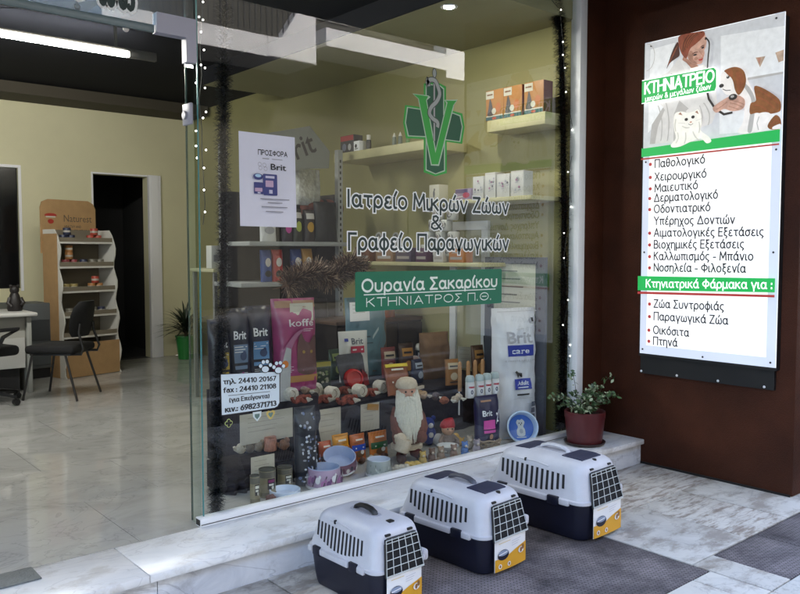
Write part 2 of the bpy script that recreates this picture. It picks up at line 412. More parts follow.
def crom(P, n=4):
    out = []; N = len(P)
    for i in range(N):
        p0, p1, p2, p3 = (Vector(P[(i+k-1) % N]) for k in range(4))
        for j in range(n):
            t = j/n
            out.append(tuple(.5*((2*p1)+(p2-p0)*t+(2*p0-5*p1+4*p2-p3)*t*t+(3*p1-p0-3*p2+p3)*t**3)))
    return out

# ------------------------------------------------------------------ shared materials
white_marble = marble('white_marble', (.84, .84, .85), (.66, .68, .71), 2.6, .28, .5, (1, 2.2, 1), ((.80, .78, .75), 5, (1, 1.6, 1), .36))
riser_marble = marble('riser_marble', (.72, .74, .79), (.46, .48, .54), 2.2, .35, .8, (1, 1, 2.0), ((.75, .74, .73), 4, (1, 1, 1), .36))
floor_marble = marble('floor_marble', (.43, .43, .415), (.29, .288, .275), 2.2, .045, .5, (1, 1.5, 1))
stone = marble('pavement_stone', (.55, .525, .49), (.41, .385, .355), 3, .8, .6, (1, 1, 1), ((.62, .58, .55), 3.4, (1, 2.0, 1), .40), bump=.5)
stone2 = marble('pavement_stone_pale', (.64, .615, .575), (.50, .475, .44), 3, .8, .5, (1, 1, 1), ((.5, .46, .44), 4.0, (1, 1, 1), .36), bump=.4)
stone3 = marble('pavement_stone_worn', (.56, .53, .49), (.42, .39, .36), 5, .8, .6, (1, 1, 1), ((.50, .44, .40), 5.0, (1.0, 5.0, 1), .40), bump=.8)
block = brickmat('block_paving', (.17, .155, .165), (.13, .12, .13), (.07, .062, .065), 17)
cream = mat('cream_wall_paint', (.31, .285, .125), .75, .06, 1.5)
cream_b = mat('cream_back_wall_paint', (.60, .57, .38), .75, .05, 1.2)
brown = mat('brown_wall_paint', (.050, .0145, .0065), .6, .45, 1.6, .5, 140, spec=.18)
brown_l = mat('brown_wall_paint_street_side', (.075, .036, .026), .7, .25, 3, .45, 140, spec=.2)
darkceil = mat('dark_ceiling_board', (.010, .011, .016), .8, .1, 4, spec=.15)
oliveceil = mat('olive_ceiling_paint', (.33, .31, .19), .8, .05, 2)
alu_white = mat('white_aluminium', (.78, .79, .82), .35)
black = mat('black_plastic', (.010, .010, .012), .45)
navy = mat('navy_plastic', (.006, .007, .020), .42, .1, 20)
shell = mat('pale_grey_plastic', (.56, .56, .61), .40, .07, 7, .12, 260)
wirem = mat('white_wire', (.55, .57, .56), .4)
white = mat('white_paper', (.80, .80, .82), .6, .02, 10)
whiteplastic = mat('white_plastic', (.78, .78, .80), .35)
green = mat('sign_green', (.012, .26, .055), .5)
dgreen = mat('dark_green_vinyl', (.003, .15, .080), .5)
dgreen2 = mat('cross_green_vinyl', (.003, .085, .038), .5)
lgreen = mat('bright_green_vinyl', (.025, .36, .045), .5)
ink = mat('black_ink', (.012, .012, .016), .6)
inkgreen = mat('dark_teal_vinyl', (.010, .030, .032), .5)
halo = mat('white_vinyl', (.86, .88, .90), .5)
red = mat('red_print', (.45, .02, .02), .5)
steel = mat('brushed_steel', (.42, .42, .47), .35, .05, 30, metal=.9)
purple = mat('dark_purple_cloth', (.011, .008, .015), .85, .3, 9, .5, 40)
cardm = mat('cream_price_card', (.50, .47, .40), .7, .04, 20)
orange = mat('orange_print', (.62, .22, .02), .5)
yellow = mat('yellow_print', (.66, .40, .05), .5)
skin = mat('skin_print', (.60, .36, .26), .6)
wood_l = mat('pale_shelf_laminate', (.48, .44, .24), .5, .08, 6)
P3 = Vector

# ================================================================== SETTING
Y_LIP, Y_RISE, Y_G, X_W, Z_S, X_R, Y_B = 3.06, 3.09, 3.465, 4.88, .175, 4.60, 9.5
# road, pavement
b = MB(); b.add([(-60, -60, -.16), (60, -60, -.16), (60, 60, -.16), (-60, 60, -.16)], [[0, 1, 2, 3]])
struct(b.build('ground', mat('earth_grey', (.12, .115, .11), .95, .2, 1)))
b = MB(); b.b2((-60, -8.2, -.159), (60, -1.6, -.13)); struct(b.build('road', mat('asphalt', (.032, .032, .034), .9, .25, 3, .6, 120)))
b = MB(); b.b2((-60, -1.6, -.158), (60, -1.4, -.004), 0, .015); struct(b.build('kerb', mat('kerb_concrete', (.34, .33, .31), .85, .12, 5)))
b = MB(); b.b2((-60, -1.398, -.157), (60, 3.2, -.012)); struct(b.build('pavement', mat('joint_mortar', (.10, .095, .09), .95, .2, 8)))
b = MB(); b.b2((-60, -12, -.158), (60, -8.2, 0)); struct(b.build('far_pavement', mat('far_paving', (.12, .115, .11), .9, .15, 3)))
# stone slabs (one sheet of slabs with open joints)
b = MB(); g = .006
def slab(x0, y0, x1, y1, m=0, z=0): b.b2((x0+g/2, y0+g/2, -.011), (x1-g/2, y1-g/2, z+random.uniform(-.0012, .0012)), m, .003)
XL, XM0, XM1 = 2.16, 3.46, 3.655
slab(3.46, 2.56, 4.16, 3.09, 2); slab(4.16, 2.56, 4.88, 3.09, 2)
slab(3.46, 1.90, 4.02, 2.56, 0); slab(4.02, 1.90, 4.50, 2.56, 2); slab(4.50, 1.90, 5.4, 2.56, 0)
slab(XM0, 1.52, XM1, 1.90, 0)
for i, x in enumerate((3.30, 2.80, 2.30, 1.8)): slab(x-.0, 1.52, x+.5 if i else XM0, 1.81, 1)
slab(XM0, 1.0, 4.1, 1.52, 1); slab(2.9, 1.0, XM0, 1.52, 1); slab(2.2, 1.0, 2.9, 1.52, 0); slab(1.5, 1.0, 2.2, 1.52, 1)
yy = [3.09, 2.74, 2.42, 2.06, 1.81]
for k in range(4):
    xs = [2.16, 1.82, 1.38, .9, .4, -.2, -.9, -1.7, -2.6] if k % 2 == 0 else [2.16, 1.96, 1.58, 1.1, .6, .1, -.6, -1.3, -2.4]
    for a, c in zip(xs, xs[1:]): slab(c, yy[k+1], a, yy[k], random.choice((0, 1)))
for j in range(22): slab(-3+j*.62, .82, -2.38+j*.62, 1.0, random.choice((0, 1)))
for j in range(22): slab(-3+j*.62, -.45, -2.38+j*.62, -.27, random.choice((0, 1)))
struct(b.build('paving_slabs', [stone, stone2, stone3]))
b = MB(); b.b2((XL, 1.816, -.011), (XM0-.006, 3.088, -.002), 0, .002); struct(b.build('block_paving', block))
b = MB(); b.b2((4.106, 1.006, -.011), (12, 1.893, -.002), 0, .002); b.b2((XM1+.006, 1.526, -.011), (4.1, 1.893, -.002), 0, .002); struct(b.build('block_paving', block))
b = MB(); b.b2((-6, -.264, -.011), (12, .814, -.002), 0, .002); b.b2((-6, -1.39, -.011), (12, -.456, -.002), 0, .002); struct(b.build('block_paving', brickmat('block_paving_dark', (.06, .055, .06), (.045, .042, .045), (.025, .022, .024), 17)))
# marble step
b = MB(); b.b2((-6, Y_RISE, -.02), (1.30, Y_RISE+.3, Z_S-.036)); b.b2((1.304, Y_RISE, -.02), (2.10, Y_RISE+.3, Z_S-.036)); b.b2((2.104, Y_RISE, -.02), (3.1, Y_RISE+.3, Z_S-.036))
b.b2((3.104, Y_RISE, -.02), (4.1, Y_RISE+.3, Z_S-.036)); b.b2((4.104, Y_RISE, -.02), (X_W-.001, Y_RISE+.3, Z_S-.036))
struct(b.build('step_riser', riser_marble))
b = MB()
for x0, x1 in ((-6, -1.2), (-1.2, .62), (.62, 1.26), (1.26, 3.6), (3.6, X_W-.002)):
    b.b2((x0+.001, Y_LIP, Z_S-.035), (x1-.001, Y_G-.006, Z_S), 0, .006)
struct(b.build('step', white_marble))
b = MB(); b.b2((-6, Y_G-.004, Z_S-.1), (X_R, Y_B, Z_S-.006)); struct(b.build('floor', mat('floor_grout', (.16, .155, .14), .8)))
b = MB(); nx_ = 13
for j in range(8):
    for i in range(nx_):
        x0 = -6+i*.82+(.41 if j % 2 else 0); x1 = min(x0+.82, X_R); y0 = Y_G-.004+j*.756; y1 = min(y0+.756, Y_B)
        if x0 < X_R-.05: b.b2((x0+.0012, y0+.0012, Z_S-.012), (x1-.0012, y1-.0012, Z_S-.0015))
struct(b.build('floor_slabs', floor_marble))

# the shop building
shop = thing('shop_building', 'brown fronted shop with cream interior walls and dark ceiling behind the glass front', 'building', (0, 0, 0))
b = MB(); b.b2((4.656, Y_G-.03, Z_S+.0005), (X_W, 3.8, 3.458)); b.build('facade_wall', brown, shop)
b = MB(); b.b2((X_W, 2.04, .004), (6.2, 3.8, 3.458), 0, .006); b.build('side_wall', brown, shop)
b = MB(); b.b2((X_W-.007, 2.05, .0005), (X_W-.0005, Y_RISE-.002, .014)); b.build('foot_shadow_strip', mat('wall_foot_shadow', (.008, .007, .007), .95), shop)  # black strip painted in for the shadow gap at the wall foot
b = MB(); b.b2((6.203, 2.1, 0), (14, 3.8, 3.458)); b.build('neighbour_wall', brown_l, shop)
b = MB(); b.b2((-8, 1.35, 3.502), (14, 12, 3.8)); b.b2((-8, 1.35, 3.802), (14, 12, 12.0)); b.b2((-8, 1.35, 3.46), (14, Y_G-.04, 3.5005)); b.build('upper_storey', mat('upper_render', (.25, .24, .21), .85, .12, 2), shop)
# back wall with openings (window at left, doorway)
b = MB()
zt = 3.499
wl0, wl1, wlb, wlt = 1.0, 2.475, 1.09, 2.435
d0, d1, dt = 3.30, 3.965, 2.425
for a, c in (((-6, Y_B, Z_S), (wl0, Y_B+.14, zt)), ((wl0, Y_B, Z_S), (wl1, Y_B+.14, wlb)), ((wl0, Y_B, wlt), (wl1, Y_B+.14, zt)), ((wl1, Y_B, Z_S), (d0, Y_B+.14, zt)), ((d0, Y_B, dt), (d1, Y_B+.14, zt)), ((d1, Y_B, Z_S), (X_R, Y_B+.14, zt))):
    b.b2(a, c)
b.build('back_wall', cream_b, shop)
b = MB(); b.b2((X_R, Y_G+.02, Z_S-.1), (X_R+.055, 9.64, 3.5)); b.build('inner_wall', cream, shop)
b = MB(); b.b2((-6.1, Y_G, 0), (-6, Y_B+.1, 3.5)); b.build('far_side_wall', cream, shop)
b = MB(); b.b2((-6, Y_G+.03, 3.29), (X_R-.001, Y_B-.001, 3.499)); b.build('dark_ceiling', darkceil, shop)
b = MB(); b.b2((3.6, Y_G+.03, 3.13), (X_R-.001, 7.2, 3.289)); b.build('lowered_ceiling', oliveceil, shop)
b = MB(); b.b2((3.585, Y_G+.03, 3.132), (3.598, 7.2, 3.289)); b.build('ceiling_side_shade', darkceil, shop)  # thin dark sheet added so the lit ceiling side looks shaded
b = MB(); b.b2((-6, 9.0, 3.17), (X_R-.05, Y_B-.001, 3.289)); b.build('bulkhead', mat('bulkhead_brown', (.05, .042, .028), .8), shop)
# room behind the doorway and the dark window
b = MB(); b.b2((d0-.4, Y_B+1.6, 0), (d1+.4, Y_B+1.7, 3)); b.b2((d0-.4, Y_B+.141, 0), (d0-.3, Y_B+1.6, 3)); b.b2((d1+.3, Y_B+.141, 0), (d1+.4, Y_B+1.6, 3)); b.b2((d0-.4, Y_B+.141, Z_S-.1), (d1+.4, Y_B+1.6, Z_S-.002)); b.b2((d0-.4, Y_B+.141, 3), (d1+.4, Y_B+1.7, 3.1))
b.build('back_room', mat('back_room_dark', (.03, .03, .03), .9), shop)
w = MB(); w.b2((wl0, Y_B+.04, wlb), (wl1, Y_B+.05, wlt)); w.build('dark_window_pane', mat('dark_pane', (.006, .006, .007), .12), shop)
b = MB(); b.b2((wl1, Y_B-.012, wlb-.03), (wl1+.03, Y_B-.001, wlt+.03)); b.b2((wl0, Y_B-.012, wlt), (wl1-.001, Y_B-.001, wlt+.03)); b.build('window_frame', whiteplastic, shop)
b = MB(); b.b2((d0-.02, Y_B-.012, Z_S), (d0-.001, Y_B-.001, dt+.02)); b.b2((d0, Y_B-.012, dt), (d1, Y_B-.001, dt+.02))
b.b2((d1+.001, Y_B-.05, Z_S), (d1+.12, Y_B-.001, dt+.02)); b.b2((d1+.121, Y_B-.035, Z_S), (d1+.16, Y_B-.001, dt+.02)); b.b2((d1+.03, Y_B-.056, Z_S), (d1+.075, Y_B-.0505, dt)); b.build('door_frame', whiteplastic, shop)

# ------------------------------------------------------------------ shop window
pane_glass = glass('clear_glass', (.965, .985, .975)); 
win = thing('shop_window', 'large shop window pane with green vet cross and Greek lettering on white rail', 'window', (1.70, Y_G, Z_S))
ox = Vector((1.70, Y_G, Z_S))
b = MB(); b.b2((0, -.005, .045), (2.865, .005, 3.3)); b.build('glass_pane', pane_glass, win)
b = MB(); b.b2((-.004, -.0055, .045), (-.0005, .0055, 3.3)); b.build('glass_edge', mat('glass_edge_teal', (.06, .22, .23), .25), win)
b = MB(); b.b2((-.03, -.028, .0005), (2.862, .028, .042), 0, .003); b.b2((-.032, -.020, .008), (-.0302, .02, .036), 1); b.b2((-.028, -.031, .011), (2.862, -.0282, .014), 1)
b.build('bottom_rail', [alu_white, black], win)
b = MB(); b.b2((2.866, -.045, .0005), (2.94, .04, 3.3), 0, .004); b.build('jamb', alu_white, win)
Yd = Y_G-.0055                        # outer face of the pane
def gl(px, py):
    p = at_y(px, py, Yd); return (p.x-ox.x, p.z-ox.z)
def gmap(x, z, d): return (x, -.0055-d, z)
def glass_text(name, txt, p0, p1, h, bold=.15, hb=.30):
    (x0, z0), (x1, z1) = gl(*p0), gl(*p1)
    d = Decal(gmap); wd = x1-x0
    d.greek(txt, x0, z0, h, 0, wd, hb+.04, 0); d.greek(txt, x0, z0, h, 1, wd, bold+.02, 0)
    return d.build(name, [halo, inkgreen], win)
def hpx(px, py0, py1): return gl(px, py0)[1]-gl(px, py1)[1]
glass_text('lettering', 'Ιατρείο Μικρών Ζώων', (347.6, 206), (508, 208), hpx(350, 190, 206))
glass_text('lettering', '&', (431, 229), (441, 229), hpx(435, 216, 229))
glass_text('lettering', 'Γραφείο Παραγωγικών', (349, 249.5), (508, 248.5), hpx(350, 234, 250))
x0, z1 = gl(355, 272); x1, z0 = gl(501.5, 303); 
d = Decal(gmap); d.rr(x0, z0, x1, z1, .012, 0)
hh = z1-z0
d.greek('Ουρανία Σακαρίκου', x0+.05, z0+hh*.50, hh*.30, 1, (x1-x0)-.10, .19)
d.line([(x0+.06, z0+hh*.42), (x1-.06, z0+hh*.42)], .006, 1)
d.greek('ΚΤΗΝΙΑΤΡΟΣ Π.Θ.', x0+.08, z0+hh*.12, hh*.21, 1, (x1-x0)-.18, .12)
d.build('name_plate', [dgreen, mat('plate_white', (.72, .80, .76), .5)], win)
# vet cross
d = Decal(gmap); pl = lambda L, m, sm=False: d.poly([gl(400+x/4.943, 60+y/4.943) for x, y in L], m, sm)
def crossp(e):
    return [(120-e,120-e),(150,114-e),(195,118-e),(224+e,135-e),(224+e,262-e),(262,255-e),(305+e,268-e),(316+e,330),(304+e,412+e),(228+e,402+e),(228+e,556+e),(175,572+e),(120-e,552+e),(120-e,388+e),(32-e,384+e),(18-e,310),(28-e,226-e),(75,232-e),(120-e,240-e)]
pl(crossp(3), 0); pl(crossp(-6), 2); pl(crossp(-11), 1)
pl([(60,166),(140,176),(150,184),(132,200),(176,440),(228,214),(218,198),(284,196),(268,222),(192,524),(152,522),(88,192)], 2)
pl([(66,170),(138,180),(128,200),(174,460),(234,210),(224,202),(278,202),(262,224),(188,516),(156,516),(92,192)], 0)
pz = lambda L: [gl(400+x/4.943, 60+y/4.943) for x, y in L]
d.line(pz([(168,60),(168,140),(168,250),(168,400)]), .018, 3); d.line(pz([(168,60),(168,140),(168,250),(168,400)]), .012, 4)
sn = crom([(140,130),(134,112),(150,98),(172,104),(186,135),(194,170),(180,205),(152,235),(144,265),(160,290),(184,310),(180,340),(160,355),(158,378)], 4)[:-12]
d.line(pz(sn), .034, 3); d.line(pz(sn), .024, 4)
x, z = gl(400+168/4.943, 60+66/4.943); d.ell(x, z, .018, .03, 3); d.ell(x, z, .013, .025, 4)
d.build('vet_cross', [lgreen, dgreen2, mat('cross_outline', (.40, .55, .42), .5), mat('snake_outline', (.05, .06, .055), .5), mat('snake_grey', (.34, .37, .36), .5)], win)

# small notices stuck on the glass
def notice(name, label, cat, quad, build):      # flat sheet on the outside of the pane; quad = photo corners tl, tr, br, bl
    tl, trr, br, bl = [gl(*q) for q in quad]
    o = thing(name, label, cat, (ox.x+bl[0], Yd-.001, ox.z+bl[1]))
    q = [(p[0]-bl[0], p[1]-bl[1]) for p in (bl, br, trr, tl)]
    build(o, q); return o
def bil(q):
    return lambda u, v: tuple((q[0][i]*(1-u)+q[1][i]*u)*(1-v)+(q[3][i]*(1-u)+q[2][i]*u)*v for i in (0, 1))
def build_offer(o, q):
    b = MB(); b.add([(x, 0, z) for x, z in q]+[(x, -.001, z) for x, z in q], [[0, 1, 2, 3], [4, 5, 6, 7], [0, 1, 5, 4], [1, 2, 6, 5], [2, 3, 7, 6], [3, 0, 4, 7]])
    b.build('sheet', mat('offer_paper', (.66, .67, .80), .6, .03, 6), o)
    B = bil(q); d = Decal(lambda x, z, l: (B(x, z)[0], -.0015-l, B(x, z)[1]))
    d.greek('ΠΡΟΣΦΟΡΑ', .33, .775, .05, 0, .52, .20)
    d.line([(.40, .735), (.52, .735)], .010, 2); d.line([(.57, .735), (.76, .735)], .007, 2)
    for cx, cz in ((.35, .67), (.43, .665), (.36, .63), (.45, .625)):
        d.line(ell(cx, cz, .03, .02), .004, 2)
    d.latin('Brit', .53, .62, .065, 0, .29, .012)
    d.rr(.24, .35, .40, .475, .01, 1); d.rr(.255, .375, .385, .415, .005, 4); d.rect(.30, .355, .35, .37, 5)
    d.rr(.40, .34, .65, .57, .015, 1); d.rr(.44, .43, .58, .50, .008, 4); d.rect(.44, .525, .60, .55, 5); d.rect(.50, .36, .56, .40, 5)
    d.ell(.31, .535, .085, .035, 1); d.ell(.31, .545, .055, .018, 3)
    for z, a, c in ((.30, .34, .86), (.262, .47, .73), (.215, .36, .82), (.165, .43, .74)): d.line([(a, z), (c, z)], .010, 2)
    d.build('print', [ink, mat('print_navy', (.03, .04, .20), .5), mat('print_grey', (.28, .28, .33), .6), mat('print_sky', (.35, .55, .75), .5), mat('print_mauve', (.50, .35, .52), .5), mat('print_pale', (.55, .55, .72), .5)], o)
notice('offer_poster', 'white offer sheet with blue pet food packs taped high on left of glass', 'poster', [(238.4, 131), (294.5, 137.5), (296.5, 227.5), (240, 226)], build_offer)
def build_contact(o, q):
    d = Decal(); B = bil(q); mp = lambda u, v: B(u, v)
    d.mapf = lambda x, z, l: (B(x, z)[0], -l, B(x, z)[1])
    d.poly([(0, 0), (.9, 0), (.96, .03), (1, .12), (1, 1), (0, 1)], 1); d.poly([(.012, .02), (.9, .02), (.95, .05), (.985, .14), (.985, .985), (.012, .985)], 0)
    d.greek('τηλ. 24410 20167', .05, .755, .115, 1, .87, .17); d.greek('fax : 24410 21108', .05, .55, .115, 1, .87, .17)
    d.line([(.12, .47), (.82, .47)], .012, 1)
    d.greek('(για Επείγοντα)', .14, .31, .105, 1, .66, .15); d.greek('κιν.: 6982371713', .07, .08, .125, 1, .85, .17)
    d.build('plate', [mat('contact_white', (.62, .72, .80), .5), ink], o)
    pw = Decal(lambda x, z, l: (B(x, z)[0], -.003-l, B(x, z)[1]))
    for cx, cz in ((.735, 1.10), (.955, 1.06)):
        for rr_, m in ((1.0, 1), (.8, 0)):
            pw.ell(cx, cz-.03, .075*rr_, .10*rr_, m)
            for dx, dz in ((-.08, .06), (-.035, .16), (.03, .17), (.085, .08)): pw.ell(cx+dx, cz+dz, .036*rr_, .062*rr_, m)
    pw.build('paw_print', [mat('contact_white', (.6, .7, .8)), ink], o)
notice('contact_sticker', 'pale blue phone number sticker with paw prints on lower left of glass', 'sticker', [(220, 374), (280, 371), (280, 407.5), (221, 416)], build_contact)
def stick(name, label, fn, px, py, s_):
    x, z = gl(px, py); d = Decal(); fn(d, s_); o = d.build(name, [mat('sticker_gold', (.55, .42, .12), .5), mat('sticker_pale', (.62, .70, .72), .5), ink, mat('sticker_lime', (.50, .58, .20), .5), mat('sticker_teal', (.12, .2, .18), .5)])
    o.location = (ox.x+x, Yd-.0012, ox.z+z); tag(o, label, 'sticker')
def f_flower(d, s_):
    for r_, m in ((1, 3), (.68, 2)):
        for a in range(4): d.ell(.5*s_*math.cos(a*PI/2), .5*s_*math.sin(a*PI/2), .5*s_*r_, .5*s_*r_, m)
    d.ell(0, 0, .3*s_, .3*s_, 2)
def f_heart(d, s_):
    H_ = [(0, -1), (.9, 0), (1, .5), (.6, .85), (.2, .75), (0, .5), (-.2, .75), (-.6, .85), (-1, .5), (-.9, 0)]
    d.poly([(x*s_, z*s_) for x, z in H_], 0, True); d.poly([(x*s_*.55, z*s_*.55) for x, z in H_], 4, True)
def f_shield(d, s_):
    H_ = [(-1, 1), (1, 1), (.9, 0), (0, -1), (-.9, 0)]
    d.poly([(x*s_, z*s_) for x, z in H_], 1); d.poly([(x*s_*.6, z*s_*.55) for x, z in H_], 4)
stick('flower_sticker', 'small lime four petal sticker under the phone number sticker', f_flower, 228.5, 423, .022)
stick('shield_sticker', 'small pale shield shaped sticker between flower and heart stickers', f_shield, 257, 416.5, .025)
stick('heart_sticker', 'small gold heart shaped sticker at right under the phone number sticker', f_heart, 270.5, 414.5, .025)

# transom over the doorway, fin pane, patch fittings
tr_ = thing('transom_window', 'glass transom with white numbers above the open shop doorway', 'window', (0, Y_G, 0))
b = MB(); b.b2((-3, -.006, 2.52), (1.655, .006, 3.4)); b.build('glass_pane', glass('transom_glass', (.55, .65, .75), 1.0), tr_)
b = MB(); b.b2((-3, -.008, 2.485), (1.49, .008, 2.519), 0, .002); b.build('edge_strip', mat('transom_edge', (.12, .17, .19), .3), tr_)
p = at_y(100, 8, Yd); q = at_y(133, 8, Yd)
d = Decal(lambda x, z, l: (x, -.0065-l, z)); hx = .125
for bold, m in ((.34, 0), (.16, 1)):
    d.greek('00 63', p.x, 2.567, hx, m, q.x-p.x, bold); d.greek('10', p.x-.18, 2.575, hx, m, .12, bold)
d.build('number_lettering', [halo, inkgreen], tr_)
o = thing('patch_fitting', 'grey L shaped steel fitting at the transom corner', 'fitting', (0, Y_G, 0))
a = at_y(160, 31, Y_G); c = at_y(201, 50, Y_G)
b = MB(); b.prism([(1.495, 2.575), (1.495, 2.485), (1.635, 2.485), (1.635, 2.375), (1.685, 2.375), (1.685, 2.575)], .05, 0, Matrix.Translation((0, -.025, 0))); b.build('plate', mat('grey_fitting_paint', (.36, .36, .45), .4), o)
o = thing('fin_pane', 'narrow glass fin standing behind the left edge of the window', 'glass fin', (1.69, Y_G, Z_S))
b = MB(); b.b2((-.006, .012, .002), (.004, .10, 3.25)); b.build('glass_pane', glass('fin_glass', (.86, .93, .91)), o)
b = MB(); b.b2((-.0055, .1005, .002), (.0035, .104, 3.25)); b.build('glass_edge', mat('glass_edge_dark', (.03, .06, .06), .2), o)
b = MB(); b.box((-.016, .055, 1.975), (.016, .085, .10), 0, .004); b.build('clamp', mat('grey_fitting_paint', (.3, .3, .4)), o)
b = MB(); b.lathe([(.0, .012), (.018, .012), (.020, .006), (.020, 0)], n=16, M=Matrix.Translation((-.024, .06, 1.97)) @ Matrix.Rotation(-PI/2, 4, 'Y')); b.build('bolt', steel, o)

# ------------------------------------------------------------------ sign on the side wall
X_S = X_W-.06
Y0s = at_x(645.2, 44.2, X_S).y; Y1s = at_x(785.5, 9.8, X_S).y
zt_s = (at_x(645.2, 44.2, X_S).z+at_x(788, 9.8, X_S).z)/2; zb_s = (at_x(643.5, 354, X_S).z+at_x(783, 368, X_S).z)/2
sg = thing('shop_sign', 'tall white backlit vet sign with green bands listing services on brown wall', 'sign', (X_S, Y0s, zb_s))
SW, SH = Y0s-Y1s, zt_s-zb_s
signface = emit('sign_face', (.86, .87, .90), .10)
b = MB(); b.b2((.008, .012, -.02), (.058, -SW-.0, SH-.02)); b.b2((.03, .012, -.145), (.058, -SW+.02, .02)); b.build('back_board', mat('black_board', (.006, .006, .007), .5), sg)
b = MB(); b.b2((0, 0, 0), (.0075, -SW, SH), 0, .001); b.build('panel', signface, sg)
def smap(x, z, d): return (-d, -x, z)          # x runs towards the street
def sp(px, py):
    p = at_x(px, py, X_S); return (min(SW-.002, max(.002, Y0s-p.y)), p.z-zb_s)
d = Decal(smap, .0003); m_border = 0
E = lambda n, c: emit(n, c, .42*1.0)
SM = [emit('sign_border', (.50, .54, .64), 0.080), emit('sign_green_lit', (.01, .30, .06), 0.096), emit('sign_red_lit', (.35, .03, .03), 0.064), ink, emit('sign_white_lit', (.86, .87, .88), 0.128),
      emit('photo_wall', (.60, .61, .64), 0.045), emit('photo_hair', (.30, .065, .03), 0.023), emit('photo_skin', (.62, .36, .28), 0.040), emit('photo_coat', (.66, .64, .63), 0.045), emit('photo_brown', (.28, .10, .03), 0.031),
      emit('photo_dogwhite', (.78, .74, .72), 0.058), emit('photo_dark', (.04, .03, .03), 0.011), emit('photo_tan', (.50, .36, .27), 0.040), emit('photo_shade', (.46, .44, .43), 0.040), emit('photo_cat', (.80, .78, .72), 0.061)]
SM += [emit('photo_pale', (.80, .81, .83), 0.041), emit('photo_skin_shade', (.48, .24, .17), 0.022), emit('photo_hair_light', (.34, .10, .035), 0.022), emit('photo_lapel', (.72, .71, .70), 0.036), emit('photo_cat_shade', (.62, .60, .55), 0.029), emit('photo_hair_dark', (.10, .02, .012), 0.000)]
d.rect(0, 0, .05, SH, 0); d.rect(SW-.06, 0, SW, SH, 0); d.rect(.05, 0, SW-.06, .06, 0)
zz = lambda L: [sp(640+x/3.7125, 20+y/3.7125) for x, y in L]
d.poly([(.0, sp(645, 150)[1]), (SW-.004, sp(786, 130)[1]), (SW-.004, SH-.004), (0.0, SH-.004)], 5)
za = sp(645, 148)[1]
q_ = lambda x, y: sp(640+x/3.7125, 20+y/3.7125)
d.poly(zz([(300,60),(545,20),(545,190),(420,214),(300,240)]), 15); d.poly(zz([(40,110),(130,85),(110,330),(30,420)]), 15)
d.poly(zz([(430,140),(466,135),(446,176)]), 12); d.poly(zz([(503,122),(536,110),(538,150),(515,158)]), 12); d.poly(zz([(436,142),(450,140),(444,168)]), 16); d.poly(zz([(400,215),(545,190),(545,198),(400,224)]), 13)
ff = lambda L: [sp(655+x/7.425, 20+y/7.425) for x, y in L]
d.poly(ff([(172,165),(184,232),(182,268),(150,292),(112,322),(88,364),(110,292),(128,240),(150,192)]), 20, True)
for i in range(5): d.line(ff([(172-i*4, 190+i*6), (140-i*3, 260+i*3), (104-i*2, 330+i*3)]), .004, 17 if i % 2 else 6)
d.poly(ff([(216,272),(250,296),(322,340),(332,372),(250,380),(206,330)]), 16, True)
d.poly(ff([(245,262),(262,216),(302,178),(346,140),(372,110),(386,150),(380,200),(368,226),(371,250),(360,290),(350,322),(318,332),(284,324),(255,302)]), 7, True)
d.poly(ff([(248,268),(266,230),(290,250),(286,290),(318,326),(300,328),(262,306)]), 16, True)
d.poly(ff([(180,125),(230,106),(300,93),(358,84),(374,108),(350,140),(306,180),(266,214),(248,262),(236,286),(214,272),(194,236),(178,180)]), 6, True)
for i in range(13):
    t = i/12; d.line(ff(crom([(366-130*t, 92+30*t), (300-92*t, 128+46*t), (262-58*t, 190+56*t)])[:9]), .0045, (17, 20, 6)[i % 3])
d.line(ff([(284,256),(300,244),(322,240)]), .005, 20); d.line(ff([(344,206),(358,194),(372,190)]), .005, 20)
d.ell(*ff([(303,262)])[0], .012, .006, 11); d.ell(*ff([(361,208)])[0], .009, .006, 11); d.line(ff([(290,266),(303,256),(318,256)]), .0035, 11); d.line(ff([(352,210),(362,202),(372,202)]), .0035, 11)
d.line(ff(crom([(336,232),(352,256),(364,272),(348,280)])[:13]), .004, 16); d.poly(ff([(330,298),(345,292),(362,286),(356,300),(340,306)]), 2, True)
d.ell(*ff([(312,290)])[0], .014, .010, 16)
d.poly(zz([(108,196),(150,142),(176,160),(196,182),(240,166),(264,184),(284,240),(292,330),(270,385),(225,402),(140,455),(40,462),(48,390),(90,325),(62,300),(56,222)]), 8)
d.poly(zz([(150,300),(185,330),(150,360),(140,445),(128,450),(130,350)]), 13); d.poly(zz([(190,182),(240,168),(220,230),(205,240)]), 14); d.poly(zz([(48,390),(90,325),(96,335),(70,400),(60,460),(40,462)]), 13)
d.poly(zz([(150,146),(176,162),(206,236),(196,240)]), 18); d.poly(zz([(240,168),(256,182),(214,244),(208,238)]), 18)
for L in ([(70,320),(86,380),(80,450)], [(100,310),(112,380),(104,450)], [(160,310),(190,380),(200,410)], [(240,310),(262,350),(256,390)], [(120,200),(150,230),(170,236)], [(80,215),(70,260),(80,300)], [(225,320),(236,360),(228,398)]): d.line(zz(crom(L)[:9]), .007, 13)
d.poly(zz([(300,330),(430,340),(545,325),(545,405),(300,425)]), 15)
d.line(ff(crom([(384,152),(400,150),(412,172),(412,210),(406,260),(402,310),(398,352)])[:25]), .009, 11)
d.poly(zz([(305,206),(322,190),(352,180),(392,205),(420,255),(442,300),(436,360),(428,416),(368,420),(385,385),(392,350),(388,300),(350,282),(322,276),(303,245)]), 10, True)
d.poly(zz([(380,230),(398,260),(418,300),(412,360),(404,414),(420,414),(430,350),(434,300),(410,250)]), 16 if False else 13, True)
d.poly(zz([(318,190),(356,176),(388,188),(399,222),(392,255),(372,280),(358,262),(350,228),(335,205)]), 9, True)
